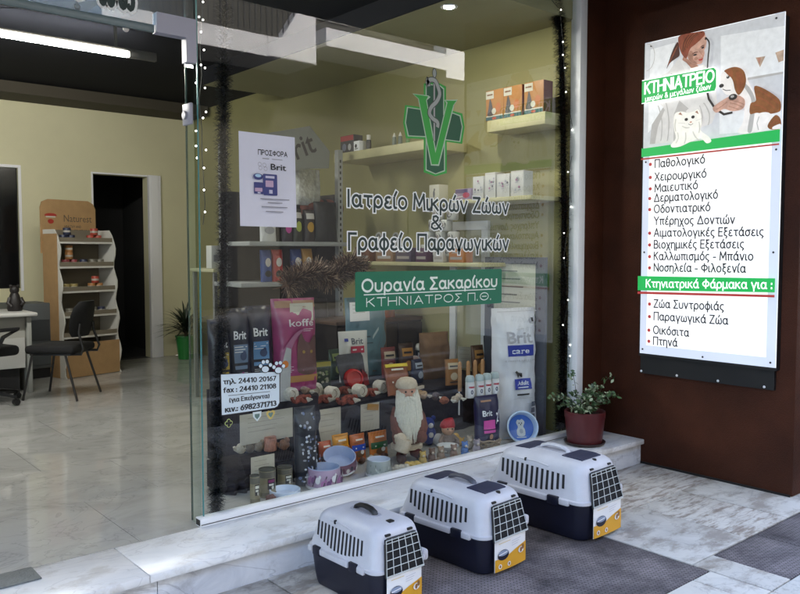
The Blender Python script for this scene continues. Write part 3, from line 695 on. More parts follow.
d.poly(zz([(362,196),(384,200),(392,228),(384,256),(370,270),(364,240)]), 17, True); d.poly(zz([(322,192),(340,184),(350,196),(346,214),(334,208)]), 17, True)
d.ell(*q_(332, 214), .010, .009, 11); d.ell(*q_(331, 212), .003, .003, 14); d.ell(*q_(308, 246), .016, .012, 11); d.line(zz([(312,258),(326,264),(342,262)]), .004, 11)
d.poly(zz([(430,248),(472,260),(522,296),(541,330),(515,345),(470,352),(440,346),(414,350),(416,312),(436,300)]), 9, True)
for L in ([(446,262),(480,280),(520,312)], [(436,290),(470,300),(505,330)], [(430,320),(456,322),(480,344)]): d.line(zz(crom(L)[:9]), .009, 17)
d.poly(zz([(440,352),(482,345),(502,372),(472,408),(425,416),(432,385)]), 10, True); d.line(zz([(448,360),(440,385),(446,410)]), .006, 13); d.poly(zz([(480,392),(508,355),(538,368),(541,402),(492,408)]), 9, True); d.line(zz([(492,390),(512,372),(530,380)]), .008, 17); d.poly(zz([(500,398),(538,386),(541,402),(500,407)]), 10, True)
d.line(zz([(255,262),(262,295),(285,330),(318,352),(350,345)]), .014, 11)
d.poly(zz([(278,326),(326,292),(362,280),(394,296),(390,330),(350,340),(318,332),(290,346)]), 7, True)
for L in ([(338,300),(364,304),(393,316)], [(340,310),(366,316),(388,327)], [(336,322),(356,328),(372,334)], [(290,334),(310,322),(330,306)]): d.line(zz(crom(L)[:9]), .005, 16)
d.ell(*q_(352, 288), .028, .019, 11); d.ell(*q_(350, 286), .012, .008, 13)
d.poly(zz([(0,479),(18,479),(545,405),(549,405),(549,450),(0,512)]), 1)
d.poly(zz([(136,352),(160,342),(182,346),(206,342),(222,334),(232,352),(236,386),(233,412),(262,434),(272,452),(254,459),(232,442),(190,456),(160,470),(130,475),(122,465),(140,440),(133,400)]), 14, True)
for L in ([(150,352),(158,344),(166,356)], [(212,344),(220,338),(226,352)]): d.poly(zz(L), 16)
for L in ([(146,420),(150,440),(140,458)], [(176,420),(178,440),(172,460)], [(205,415),(214,436),(230,448)], [(226,380),(230,400),(226,420)], [(142,370),(138,395),(142,415)], [(165,395),(178,402),(192,400)]): d.line(zz(crom(L)[:9]), .007, 19)
for cx, cz in ((180, 371), (205, 362)): d.ell(*sp(640+cx/3.71, 20+cz/3.71), .012, .010, 11)
d.ell(*sp(640+197/3.71, 20+381/3.71), .008, .006, 7)
d.line(zz([(188,388),(197,392),(206,386)]), .003, 11); d.line(zz([(176,386),(150,384)]), .002, 13); d.line(zz([(216,376),(238,368)]), .002, 13)
d.poly(zz([(0,517),(549,457),(549,463),(0,523)]), 2)
gp = [sp(640, 63+18), sp(717, 67.5), sp(719.5, 70), sp(719.5, 88), sp(718, 92), sp(640, 105)]
gp[0] = (.0, sp(645, 81)[1]); gp[-1] = (.0, sp(645, 104.5)[1])
d.poly([(x-.0, z) for x, z in gp], 4); cxm = sum(p[0] for p in gp)/6
d.poly([(max(.0, x-.006), z+(-.005 if z > sp(700, 84)[1] else .005)) for x, z in gp], 1)
def line_text(txt, a, c, hp, bold, m, gap=.22):
    (xa, z_a), (xc, zc) = sp(*a), sp(*c); d.greek(txt, xa, z_a, hp, m, xc-xa, bold, (zc-z_a)/(xc-xa), gap)
line_text('ΚΤΗΝΙΑΤΡΕΙΟ', (647.5, 94.5), (716, 82), .072, .17, 4, .17)
line_text('μικρών & μεγάλων ζώων', (648, 102), (713, 89.5), .032, .16, 4)
for txt, a, c, bul in (('Παθολογικό', (657.5,168), (707,163.4), 1), ('Χειρουργικό', (657.5,181), (708.5,177.5), 1), ('Μαιευτικό', (657.5,192.3), (700,189), 1), ('Δερματολογικό', (657,202), (720,198.5), 1), ('Οδοντιατρικό', (657,213), (712.5,211), 1),
        ('Υπέρηχος Δοντιών', (657,224.8), (737,223.6), 0), ('Αιματολογικές Εξετάσεις', (657,236.5), (766,235.8), 1), ('Βιοχημικές Εξετάσεις', (657,248.2), (746.5,248), 1), ('Καλλωπισμός - Μπάνιο', (657,259.8), (755.5,260.2), 1), ('Νοσηλεία - Φιλοξενία', (657,271), (748,272.3), 1),
        ('Ζώα Συντροφιάς', (657,307), (726.5,310), 1), ('Παραγωγικά Ζώα', (657,319.5), (730.5,324), 1), ('Οικόσιτα', (656.5,333), (691.5,336), 1), ('Πτηνά', (656.5,344), (680,346), 1)):
    line_text(txt, a, c, .052, .155, 3)
    if bul: x, z = sp(a[0]-4.5, a[1]-3.2); d.ell(x, z, .012, .012, 2)
d.poly([(0, sp(645,276)[1]), (SW, sp(785,278.4)[1]), (SW, sp(785,292.5)[1]), (0, sp(645,290.3)[1])], 1)
line_text('Κτηνιατρικά Φάρμακα για :', (649.5, 287), (775, 288.5), .052, .15, 4)
d.poly([(0, sp(645,291.5)[1]), (SW, sp(785,295)[1]), (SW, sp(785,297.5)[1]), (0, sp(645,293.8)[1])], 2)
d.line(arc(.04, SH-.11, .06, .09, -90, 90), .004, 13)
d.build('printed_face', SM, sg)
scd = mat('screw_dark', (.05, .05, .06), .4, metal=.6); scb = mat('screw_bright', (.7, .7, .72), .3)
for u, v in ((.025, .03), (SW-.03, .03), (.025, SH*.33), (SW-.03, SH*.33), (SW-.03, SH*.62), (.025, SH*.62), (SW-.05, SH-.03), (.05, SH-.03), (SW*.5, .02)):
    b = MB(); b.lathe([(0, .004), (.006, .003), (.007, 0)], n=8, M=Matrix.Translation((-.006, -u, v)) @ Matrix.Rotation(-PI/2, 4, 'Y')); b.build('screw', scd, sg)
for u in (.0, .30, .62, .95):
    b = MB(); b.lathe([(0, .005), (.007, .004), (.009, 0)], n=8, M=Matrix.Translation((.029, .004-u*(SW-.03), -.13)) @ Matrix.Rotation(-PI/2, 4, 'Y')); b.build('screw', scb, sg)

# ================================================================== PET CARRIERS
def carrier(L, H_, loc, rz, label, lids):
    W = .63*L; o = thing('pet_carrier', label, 'pet carrier', loc, rz, 'pet carriers in a row along the step')
    # navy tub
    b = MB(); zr = .49*H_; rings = []
    for z, f, y0, y1, rr_ in ((.004, .80, -.455, .43, .05), (.02, .84, -.465, .44, .055), (.16*H_, .88, -.475, .455, .06), (.40*H_, .93, -.485, .475, .065), (.455*H_, .945, -.49, .48, .07), (.46*H_, .97, -.497, .49, .07), (zr, .97, -.497, .49, .07)):
        rings.append(rrect(W/2*f, L*y0, L*y1, rr_*.9*L/.55, z, 6))
    b.loft(rings); b.build('tub', navy, o)
    # pale shell
    b = MB(); rings = []
    prof = ((.485, .985, -.50, .495, .075), (.50, 1.0, -.502, .50, .08), (.525, .995, -.502, .50, .08), (.535, .955, -.492, .485, .08), (.62, .92, -.484, .47, .08), (.74, .87, -.468, .445, .085), (.84, .83, -.455, .43, .085), (.90, .80, -.444, .415, .085), (.94, .76, -.428, .395, .085), (.968, .70, -.405, .365, .08), (.988, .60, -.37, .325, .075), (1.0, .46, -.31, .27, .06))
    for z, f, y0, y1, rr_ in prof: rings.append(rrect(W/2*f, L*y0, L*y1, min(rr_*.72*L/.55, W/2*f*.95), z*H_, 6))
    b.loft(rings); b.build('shell', shell, o)
    def hw(z):
        z /= H_
        for (za, fa, ya, yb, _), (zb, fb, yc, yd, _) in zip(prof, prof[1:]):
            if za <= z <= zb:
                t = (z-za)/(zb-za); return W/2*(fa+(fb-fa)*t), L*(ya+(yc-ya)*t), L*(yb+(yd-yb)*t)
        return W/2*.46, -L*.31, L*.27
    # rim ledges (pale) and latches (navy)
    for sd in (-1, 1):
        b = MB()
        for ya, yb in ((-.36, -.27), (-.145, .255), (.375, .43)):
            b.b2((sd*(W/2*.93), L*ya, .455*H_), (sd*(W/2*1.0+.009), L*yb, .53*H_), 0, .005)
        b.build('rim_ledge', shell, o)
        for ya, yb in ((-.262, -.153), (.263, .367)):
            b = MB(); b.b2((sd*W/2*.88, L*ya, .425*H_), (sd*(W/2+.006), L*yb, .542*H_), 0, .005); b.build('latch', navy, o)
        # side slots
        b = MB(); n = 13
        for i in range(n):
            t = i/(n-1); y = L*(.34-.62*t)
            zc = .66-.075*math.sin(PI*(.12+.88*t))+.02*t; hgt = .072+.052*math.sin(PI*(.15+.7*t)); zt_ = .855-.03*t; zb_ = zt_-(.15+.125*math.sin(PI*(.08+.86*t)))
            vs = []
            K = 5
            for k in range(K+1):
                z = (zb_+(zt_-zb_)*k/K)*H_; x = hw(z)[0]+.0012; yy_ = y+L*.012*(k/K-.5)
                vs += [(sd*x, yy_-L*.0122, z), (sd*x, yy_+L*.0122, z)]
            b.add(vs, [[2*k, 2*k+1, 2*k+3, 2*k+2] for k in range(K)])
            x0_ = hw(zt_*H_)[0]
        b.build('vent_slots', mat('slot_dark', (.008, .008, .012), .7), o)
        b = MB(); zz_ = .83*H_; x = hw(zz_)[0]
        b.tube([(sd*hw(.90*H_)[0]-sd*.002, L*.20, .90*H_), (sd*(hw(.905*H_)[0]), L*.10, .905*H_), (sd*(hw(.905*H_)[0]), L*-.0, .905*H_), (sd*(hw(.885*H_)[0]-.001*sd), L*-.12, .885*H_)], .004, 6); b.build('shell_ridge', shell, o)
        b = MB(); b.box((sd*hw(.9*H_)[0], L*.115, .905*H_), (.014, .010, .018), 0, .003); b.build('handle_hinge', black, o)
    # front door
    zb_, zt_ = .455*H_, .875*H_
    def fy(z): return hw(max(z, .51*H_))[1]-.006
    fwb, fwt = W*.345, W*.285
    def fx(z): return fwb+(fwt-fwb)*(z-zb_)/(zt_-zb_)
    b = MB(); K = 6; vs = []
    for k in range(K+1):
        z = zb_+(zt_-zb_)*k/K; vs += [(-fx(z), fy(z), z), (fx(z), fy(z), z)]
    b.add(vs, [[2*k, 2*k+1, 2*k+3, 2*k+2] for k in range(K)]); b.build('door_opening', mat('carrier_inside', (.010, .010, .012), .9), o)
    b = MB(); fr = [(-fx(zb_), fy(zb_)-.004, zb_)]+[(-fx(zb_+(zt_-.02-zb_)*k/4), fy(zb_+(zt_-.02-zb_)*k/4)-.004, zb_+(zt_-.02-zb_)*k/4) for k in range(1, 5)]+[(-fx(zt_)*.85, fy(zt_)-.004, zt_), (fx(zt_)*.85, fy(zt_)-.004, zt_)]+[(fx(zb_+(zt_-.02-zb_)*k/4), fy(zb_+(zt_-.02-zb_)*k/4)-.004, zb_+(zt_-.02-zb_)*k/4) for k in range(4, 0, -1)]+[(fx(zb_), fy(zb_)-.004, zb_)]
    dr = b; b.tube(fr, .0052, 6, closed=True); do = b.build('door', black, o)
    b = MB()
    for i in range(1, 5):
        t = -1+2*i/5
        b.tube([(t*fx(zb_+(zt_-zb_)*k/4), fy(zb_+(zt_-zb_)*k/4)-.008, zb_+(zt_-zb_)*k/4) for k in range(5)], .0017, 5)
    for k in (0.03, .24, .46, .68, .9):
        z = zb_+(zt_-zb_)*k; b.tube([(-fx(z), fy(z)-.010, z), (fx(z), fy(z)-.010, z)], .0017, 5)
    b.tube([(-fx(zb_)*.98, fy(zb_)-.010, zb_), (-fx(zt_)*.98, fy(zt_)-.010, zt_-.004), (fx(zt_)*.98, fy(zt_)-.010, zt_-.004), (fx(zb_)*.98, fy(zb_)-.010, zb_)], .0024, 5, closed=True)
    b.build('wire_grille', wirem, do)
    # card hung under the door
    b = MB(); cw = W*.315; z0_, z1_ = .05*H_, .455*H_; yc = -L*.505-.006
    d = Decal(lambda x, z, l: (x, yc-.0022-l-(.006*(1-(x/cw)**2)), z))
    cb = MB(); vs = []
    K = 8
    for i in range(K+1):
        x = -cw+2*cw*i/K
        for z in (z0_, z1_): vs.append((x, yc-.006*(1-(x/cw)**2), z)); vs.append((x, yc+.002-.006*(1-(x/cw)**2), z))
    fs = []
    for i in range(K):
        a_ = 4*i; c_ = 4*(i+1); fs += [[a_, c_, c_+2, a_+2], [a_+1, a_+3, c_+3, c_+1], [a_, a_+1, c_+1, c_], [a_+2, c_+2, c_+3, a_+3]]
    fs += [[0, 2, 3, 1], [4*K, 4*K+1, 4*K+3, 4*K+2]]
    cb.add(vs, fs); cdo = cb.build('label_card', mat('card_white', (.78, .78, .80), .5), o)
    hc = z1_-z0_; od = []
    top = [(-cw, z0_+hc*.40), (-cw*.6, z0_+hc*.40), (-cw*.2, z0_+hc*.44), (cw*.2, z0_+hc*.54), (cw*.6, z0_+hc*.60), (cw, z0_+hc*.66)]
    N = len(top); d.raw([(x, z0_+.001) for x, z in top]+top, [[i, i+1, N+i+1, N+i] for i in range(N-1)], 0)
    d.ell(-cw*.52, z0_+hc*.50, cw*.34, hc*.17, 2); d.ell(-cw*.52, z0_+hc*.56, cw*.30, hc*.09, 3); d.line([(-cw*.8, z0_+hc*.52), (-cw*.3, z0_+hc*.57)], hc*.03, 1)
    for t in (-.72, -.18): d.ell(cw*t, z0_+hc*.16, cw*.10, hc*.075, 1); d.ell(cw*t, z0_+hc*.16, cw*.05, hc*.05, 4)
    d.ell(cw*.62, z0_+hc*.45, cw*.2, hc*.10, 1); d.ell(cw*.6, z0_+hc*.45, cw*.08, hc*.08, 4); d.ell(cw*.74, z0_+hc*.52, cw*.08, hc*.09, 4)
    for k in range(3): d.line([(-cw*.05, z0_+hc*(.86-.07*k)), (cw*(.55-.1*k), z0_+hc*(.88-.07*k))], hc*.018, 5)
    d.line([(-cw*.85, z0_+hc*.90), (-cw*.15, z0_+hc*.92)], hc*.02, 6)
    d.build('card_print', [mat('card_orange', (.66, .33, .02), .5), mat('card_white', (.8, .8, .8)), navy, mat('card_greyblue', (.25, .30, .42), .5), mat('card_brown', (.25, .11, .04), .5), mat('card_grey', (.55, .55, .60), .5), mat('card_gold', (.66, .5, .2), .5)], cdo)
    # roof: handle, lids
    b = MB(); zt1 = H_*1.0; hl = L*.125
    hm = navy if lids != 1 else shell
    b.tube([(0, -hl*1.15, zt1-.012), (0, -hl, zt1+.010), (0, -hl*.6, zt1+.021), (0, 0, zt1+.025), (0, hl*.6, zt1+.021), (0, hl, zt1+.010), (0, hl*1.15, zt1-.012)], .011, 8)
    for v in b.v: v.x *= 1.4
    b.build('handle', [black, shell, mat('handle_grey', (.06, .06, .08), .4)][lids], o)
    b = MB(); b.loft([rrect(W*.085, -hl*1.5, hl*1.5, W*.08, zt1*.995, 5), rrect(W*.085, -hl*1.5, hl*1.5, W*.08, zt1+.0025, 5)]); b.build('handle_recess', mat('recess_grey', (.42, .42, .48), .5), o)
    if lids:
        for ya, yb in ((-.36, -.165), (.165, .315)):
            rg = []
            nx, ny = 8, 8; vs = []
            for j in range(ny+1):
                for i in range(nx+1):
                    y = L*(ya+(yb-ya)*j/ny); v = abs((j/ny)-.5)*2
                    xw = W*.225*(1-.06*v); x = -xw+2*xw*i/nx
                    zt2 = 0
                    for q in range(240, 401):     # height of roof surface above (x, y)
                        z = q/400*H_; h_, y0_, y1_ = hw(z)
                        if abs(x) <= h_-.002 and y0_+.002 <= y <= y1_-.002: zt2 = z
                    vs.append((x, y, zt2+.005))
            fs = [[j*(nx+1)+i, j*(nx+1)+i+1, (j+1)*(nx+1)+i+1, (j+1)*(nx+1)+i] for j in range(ny) for i in range(nx)]
            b = MB(); b.add(vs, fs, 0, True); b.add([(x, y, z-.02) for x, y, z in vs], [f[::-1] for f in fs], 0)
            ring = [i for i in range(nx+1)]+[(j+1)*(nx+1)-1 for j in range(1, ny+1)]+[ny*(nx+1)+i for i in range(nx-1, -1, -1)]+[j*(nx+1) for j in range(ny-1, 0, -1)]
            nvv = len(vs); b.add(vs+[(x, y, z-.02) for x, y, z in vs], [[ring[i], ring[(i+1) % len(ring)], nvv+ring[(i+1) % len(ring)], nvv+ring[i]] for i in range(len(ring))])
            lo = b.build('roof_lid', mat('lid_navy', (.022, .025, .06), .5), o)
        b = MB(); b.lathe([(.0, .012), (.011, .010), (.013, 0)], (0, -L*.385, H_*.965), 12); b.build('lid_catch', black, o)
    else:
        b = MB(); b.box((0, -L*.33, H_*.992), (.03, .028, .012), 0, .003); b.build('roof_catch', black, o)
    for sx in (-1, 1):
        b = MB(); b.box((sx*W*.20, fy(.90*H_)+.012, .905*H_), (.03, .022, .010), 0, .003); b.build('door_pin', black, o)
    b = MB(); b.box((W*.5*.97, -L*.42, .52*H_), (.03, .05, .05), 0, .012); b.build('door_clip', shell, o)
    return o
carrier(.494, .352, (2.099, 2.701, 0), 0.03, 'smallest pale grey and navy pet carrier nearest the left, with a plain roof', 0)
carrier(.585, .365, (2.725, 2.725, 0), .07, 'middle pale grey and navy pet carrier with dark handle and two roof lids', 2)
carrier(.655, .405, (3.445, 2.72, 0), .05, 'largest pale grey and navy pet carrier below the flower pot, with pale handle', 1)


# ================================================================== GOODS: builders
def W2(px, py, z): return on_z(px, py, z)
class Bag:
    """pillow pack standing on its base, front facing -y (local)"""
    def __init__(s, w, h, d, flat_top=True, seed=0, gus=.55):
        s.w, s.h, s.d, s.seed, s.ft, s.gus = w, h, d, seed, flat_top, gus
    def prof(s, v):
        t = min(1, max(0, (1-v)/.28)) if s.ft else 1
        return (.62+.38*math.sin(min(1, v/.25)*PI/2))*(t**.55 if s.ft else 1)
    def front(s, x, z):
        u = max(-1, min(1, 2*x/s.w)); v = max(0, min(1, z/s.h))
        y = s.d/2*(1-abs(u)**3.2)**.6*s.prof(v)+.004
        y += s.d/.12*(.014*mnoise.noise(Vector((x*9+s.seed*7, z*7, s.seed)))+.008*mnoise.noise(Vector((x*24+s.seed, z*12, s.seed*3)))+.005*abs(mnoise.noise(Vector((x*14+z*22+s.seed, z*9-x*20, s.seed*2)))))
        return -y
    def mesh(s, name, mats, parent, nx=26, nz=40, topband=0):
        b = MB(); fr = []; bk = []
        for j in range(nz+1):
            z = s.h*j/nz
            for i in range(nx+1):
                u = -1+2*i/nx; wv = 1+.02*mnoise.noise(Vector((s.seed, z*6, 3*u)))-(.03*math.sin(PI*j/nz) if s.ft else 0)
                x = s.w/2*u*wv; y = s.front(s.w/2*u, z) if abs(u) < 1 else -.004
                fr.append((x, y, z)); bk.append((x, max(.004, -y*.8), z))
        n = nx+1
        fs = [[j*n+i, j*n+i+1, (j+1)*n+i+1, (j+1)*n+i] for j in range(nz) for i in range(nx)]
        b.add(fr, fs, 0, True); b.add(bk, [f[::-1] for f in fs], 0, True)
        o = len(fr); ring = [i for i in range(n)]+[(j+1)*n-1 for j in range(1, nz+1)]+[nz*n+i for i in range(nx-1, -1, -1)]+[j*n for j in range(nz-1, 0, -1)]
        b.add(fr+bk, [[ring[i], o+ring[i], o+ring[(i+1) % len(ring)], ring[(i+1) % len(ring)]] for i in range(len(ring))], 0, True)
        return b.build(name, mats, parent)
    def decal(s, step=.0007):
        d_ = Decal(lambda x, z, l: (x, s.front(x, z)-.0035-l, z), step); d_.curved = True; return d_
def place(px, py, z, dy=0): 
    p = on_z(px, py, z); p.y += dy; return p
def bag_thing(name, label, px, py, z, wpx, hpx_, d, col, prn=None, rz=0, tilt=0, group=None, cat='food bag', rough=.35, loc=None, seed=None, ft=True):
    p = loc if loc is not None else on_z(px, py, z); k = mpp(p)
    w_, h_ = wpx*k*1.12, hpx_*k
    o = thing(name, label, cat, p, rz, group); o.rotation_euler = (tilt, 0, rz)
    B = Bag(w_, h_, d, ft, seed if seed is not None else px*.13)
    B.mesh('pack', col if not isinstance(col, tuple) else mat('pack_%s_%d' % (name, int(px)), col, rough, .04, 10), o)
    if prn:
        dd = B.decal(); ms = prn(dd, w_, h_); dd.build('printed_label', ms, o)
    return o
C_ = lambda n, c, r_=.5: mat(n, c, r_)
blueprint = C_('print_royal_blue', (.018, .035, .30)); greyprint = C_('print_mid_grey', (.25, .25, .28)); pink = C_('print_pink', (.50, .06, .30))
def brand_bag(panel, sub):      # navy dry food bag print
    def f(d, w_, h_):
        d.latin('Brit', -w_*.30, h_*.66, h_*.09, 0, w_*.52, .02)
        d.rect(-w_*.30, h_*.40, w_*.26, h_*.60, 1, 4); d.rect(-w_*.3, h_*.33, w_*.22, h_*.37, 1, 3)
        [d.line([(-w_*.28, h_*(.575-.028*i)), (w_*(.22-.09*(i % 3)), h_*(.575-.028*i))], h_*.008, 0) for i in range(3)]; d.ell(w_*.05, h_*.47, w_*.13, h_*.045, 3); d.ell(w_*.09, h_*.50, w_*.06, h_*.03, 3); [d.line([(-w_*.30, h_*(.29-.02*i)), (w_*(.2-.1*(i % 2)), h_*(.29-.02*i))], h_*.005, 0) for i in range(2)]; [d.line([(-w_*.46, h_*(.95+.012*i)), (w_*.46, h_*(.95+.012*i))], h_*.004, 3) for i in range(3)]; d.ell(-w_*.02, h_*.25, w_*.09, h_*.05, 2); d.line([(-w_*.3, h_*.16), (w_*.25, h_*.16)], h_*.02, 0)
        return [C_('pack_white', (.72, .74, .78)), panel, sub, C_('pack_ink_blue', (.03, .05, .12))]
    return f
# small card on a folded foot
def card(label, px, py, z, wpx, hp, lines=3, tiltx=-.12, matx=None, rz=0, group=None, cat='price card', txt=None, loc=None):
    p = loc if loc is not None else on_z(px, py, z); k = mpp(p); w_, h_ = wpx*k*1.12, hp*k
    o = thing('price_card', label, cat, p, rz, group); o.rotation_euler = (tiltx, 0, rz)
    b = MB(); b.b2((-w_/2, -.0012, 0), (w_/2, 0, h_)); b.build('sheet', matx or cardm, o)
    d = Decal(lambda x, z_, l: (x, -.0014-l, z_))
    for i in range(lines):
        z_ = h_*(.85-.6*i/max(1, lines)); d.line([(-w_*.36, z_), (w_*random.uniform(.1, .36), z_)], h_*.022, 0)
    if txt: d.latin(txt, 0, h_*.16, h_*.24, 0, w_*.6, .01, 0, False)
    d.build('print', [C_('faint_ink', (.36, .33, .29))], o); return o

# ================================================================== DISPLAY STANDS (cloth covered blocks)
Z0 = Z_S
def cloth_block(name, label, x0, x1, y0, y1, z1, seed):
    b = MB(); nx, nz, ny = 40, 12, 8
    def P(x, y, z, fx=0): return (x, y, z)
    vs = []; rows = []
    prof = [(y0+.012*math.sin(i*1.3), Z0+.001+(z1-Z0-.02)*i/nz) for i in range(nz+1)]+[(y0+.008, z1-.008), (y0+.02, z1)]+[(y0+.02+(y1-y0-.02)*i/ny, z1) for i in range(1, ny+1)]
    for (y, z) in prof:
        for i in range(nx+1):
            x = x0+(x1-x0)*i/nx; amp = .020*(1-(z-Z0)/(z1-Z0)) if z < z1-.001 else 0
            yy_ = y+amp*math.sin(i*1.15+seed)+(.012*mnoise.noise(Vector((x*6, z*14, seed))) if z < z1-.02 else 0)
            zz_ = z+(.004*mnoise.noise(Vector((x*5, y*5, seed))) if z >= z1-.001 else 0)
            vs.append((x, yy_, zz_))
    n = nx+1; fs = [[j*n+i, j*n+i+1, (j+1)*n+i+1, (j+1)*n+i] for j in range(len(prof)-1) for i in range(nx)]
    b.add(vs, fs, 0, True)
    m_ = len(prof)
    for i in (0, nx):
        pts = [j*n+i for j in range(m_)]; b.add([vs[q] for q in pts]+[(vs[i][0], y1, Z0+.001)], [list(range(m_+1))], 0)
    o = b.build(name, purple, None); tag(o, label, 'display stand'); return o
ZA = at_y(265, 461, 3.80).z; ZB = at_y(265, 400, 4.05).z; ZC = at_y(350, 400, 4.13).z
XA0, XA1 = at_y(222, 470, 3.86).x, at_y(300, 470, 3.80).x
cloth_block('display_stand', 'low step of dark purple cloth at left end behind the food tins', XA0, XA1, 3.80, 4.04, ZA, 1)
XB0 = at_y(207, 420, 4.6).x; XC0 = at_y(312, 430, 4.13).x; XC1 = at_y(508, 420, 4.13).x
cloth_block('display_stand', 'left higher block of dark purple cloth holding pink and black food bags', XB0, XC0-.004, 4.045, 4.6, ZB, 2)
cloth_block('display_stand', 'wide block of dark purple cloth under the toys and spray bottles', XC0, XC1, 4.13, 5.0, ZC, 3)

# ------------------------------------------------------------------ cards on the stand fronts
def front_card(label, px, py0, py1, wpx, Y): return card(label, px, py0, 0, wpx, py0-py1, 4, .0, None, 0, 'price cards on the stands', loc=at_y(px, py0, Y))
front_card('cream price card standing behind the three food tins', 263, 486, 455, 24, 3.765)
front_card('large cream price card on left cloth block above small ornaments', 267, 441, 411, 54, 4.0)
front_card('cream price card hanging below the toys beside the spotted bag', 329, 446, 408, 26, 4.085)
front_card('cream price card hanging under the red toy ball', 370, 430, 403, 21, 4.085)
b = MB(); k = mpp(at_y(370, 405, 4.08)); p = at_y(373, 407, 4.07); b.box((0, 0, 0), (14*k, .004, 6*k)); o = b.build('shelf_ticket', mat('ticket_amber', (.42, .22, .05), .6)); o.location = p; o.rotation_euler = (0, .15, 0); tag(o, 'amber ticket clipped over the price card under the toy ball', 'ticket')

# ------------------------------------------------------------------ front row on the display floor
def tin(label, px, py, wpx, hp, acc):
    p = on_z(px, py, Z0); k = mpp(p); r_ = wpx*k/2; h_ = hp*k
    o = thing('food_tin', label, 'tin', p, -.3, 'food tins at the left end of the window')
    b = MB(); b.lathe([(r_*.94, .001), (r_, .006), (r_, h_-.008), (r_*1.0, h_-.006)], n=28); b.build('can', mat('tin_label_khaki', (.26, .23, .15), .5, .08, 30), o)
    b = MB(); b.lathe([(r_*1.0, h_-.006), (r_*1.04, h_-.004), (r_*1.04, h_), (r_*.95, h_), (r_*.93, h_-.005), (0, h_-.005)], n=28); b.build('lid', mat('tin_metal_dark', (.10, .10, .09), .35, metal=.6), o)
    d = Decal(lambda x, z, l: (math.sin(x/r_)*(r_+.0008+l), -math.cos(x/r_)*(r_+.0008+l), z))
    d.rect(-r_*1.4, h_*.72, r_*1.4, h_*.93, 3, 10); d.rect(-r_*.2, h_*.32, r_*.8, h_*.70, 0, 6); d.rect(-r_*.12, h_*.56, r_*.7, h_*.66, 1, 4); d.rect(-r_*.05, h_*.45, r_*.55, h_*.52, 2, 4); d.ell(r_*.42, h_*.38, r_*.16, h_*.06, 2)
    d.rect(-r_*1.2, h_*.08, r_*1.2, h_*.2, 4, 10)
    d.build('printed_label', [C_('tin_black', (.02, .02, .022)), acc, C_('tin_white', (.62, .60, .55)), C_('tin_grey', (.13, .12, .10)), C_('tin_dark_khaki', (.16, .14, .09))], o)
tin('slim khaki food tin nearest the window corner', 255, 503.5, 9.5, 29, C_('tin_white', (.6, .6, .55)))
tin('tallest khaki food tin with purple label stripe, middle of the three tins', 267.5, 496, 16.5, 28, C_('tin_purple', (.22, .03, .14)))
tin('short wide khaki food tin, right one of the three tins', 285, 489, 15, 23, C_('tin_white', (.6, .6, .55)))
def bowl(label, px, py, wpx, hp, outer, inner, prn=None, tilt=None, loc=None, rz=0, group=None, h=None):
    p = loc if loc is not None else on_z(px, py, Z0); k = mpp(p); r_ = wpx*k/2; h_ = h or hp*k
    p = Vector((p.x, max(p.y, Y_G+.055+r_), p.z)) if tilt is None else p
    o = thing('pet_bowl', label, 'pet bowl', p, rz, group)
    if tilt is not None: o.rotation_euler = (tilt, 0, rz)
    b = MB(); b.lathe([(r_*.99, .0), (r_*1.0, .006), (r_*.90, h_*.94), (r_*.91, h_*.97)], n=40, caps=(1, 0)); b.build('outside', outer, o)
    b = MB(); b.lathe([(r_*.91, h_*.97), (r_*.90, h_), (r_*.85, h_), (r_*.80, h_*.6), (r_*.70, h_*.22), (0, h_*.18)], n=40, caps=(0, 0)); b.build('inside', inner, o)
    b = MB(); b.lathe([(r_*1.0, .0), (r_*1.035, .004), (r_*1.03, .012), (r_*.995, .014)], n=40, caps=(0, 0)); b.build('foot_rim', mat('bowl_rim_white', (.68, .68, .74), .35), o)
    if prn:
        def mp(x, z, l):
            rr_ = r_*(1-.1*min(1, z/h_))+.001+l; return (math.sin(x/r_)*rr_, -math.cos(x/r_)*rr_, z)
        d = Decal(mp); ms = prn(d, r_, h_); d.build('printed_band', ms, o)
    return o
inner_b = mat('bowl_inner_pale_blue', (.38, .45, .66), .3)
def pr_pink(d, r_, h_):
    random.seed(3)
    for i in range(15):
        a = -2.2+i*.31; z = h_*random.uniform(.3, .6); m = i % 3
        d.ell(r_*a, z, r_*.14, h_*.17, m); d.ell(r_*a+.012, z+h_*.17, r_*.07, h_*.1, m)
        if i % 2: d.line([(r_*a, h_*.18), (r_*a+.02, h_*.72)], .006, 3)
    return [C_('paw_purple', (.16, .05, .18)), C_('paw_white', (.7, .68, .72)), C_('paw_mauve', (.36, .14, .34)), C_('paw_dark', (.04, .03, .05))]
bowl('pink and purple patterned pet bowl with pale blue inside', 333, 489, 36, 20, mat('bowl_lilac', (.45, .32, .47), .35), inner_b, pr_pink)
def pr_grey(d, r_, h_):
    random.seed(5)
    for i in range(34):
        a = -2.2+random.random()*4.4; d.ell(r_*a, h_*random.uniform(.2, .75), r_*.05, h_*.07, i % 2)
    return [C_('leaf_green_grey', (.22, .27, .24)), C_('leaf_pale', (.55, .58, .55))]
bowl('grey green speckled pet bowl with white inside, right of the leaning bowl', 384, 476, 26, 16, mat('bowl_greygreen', (.34, .37, .37), .4), mat('bowl_inner_white', (.55, .60, .72), .3), pr_grey)
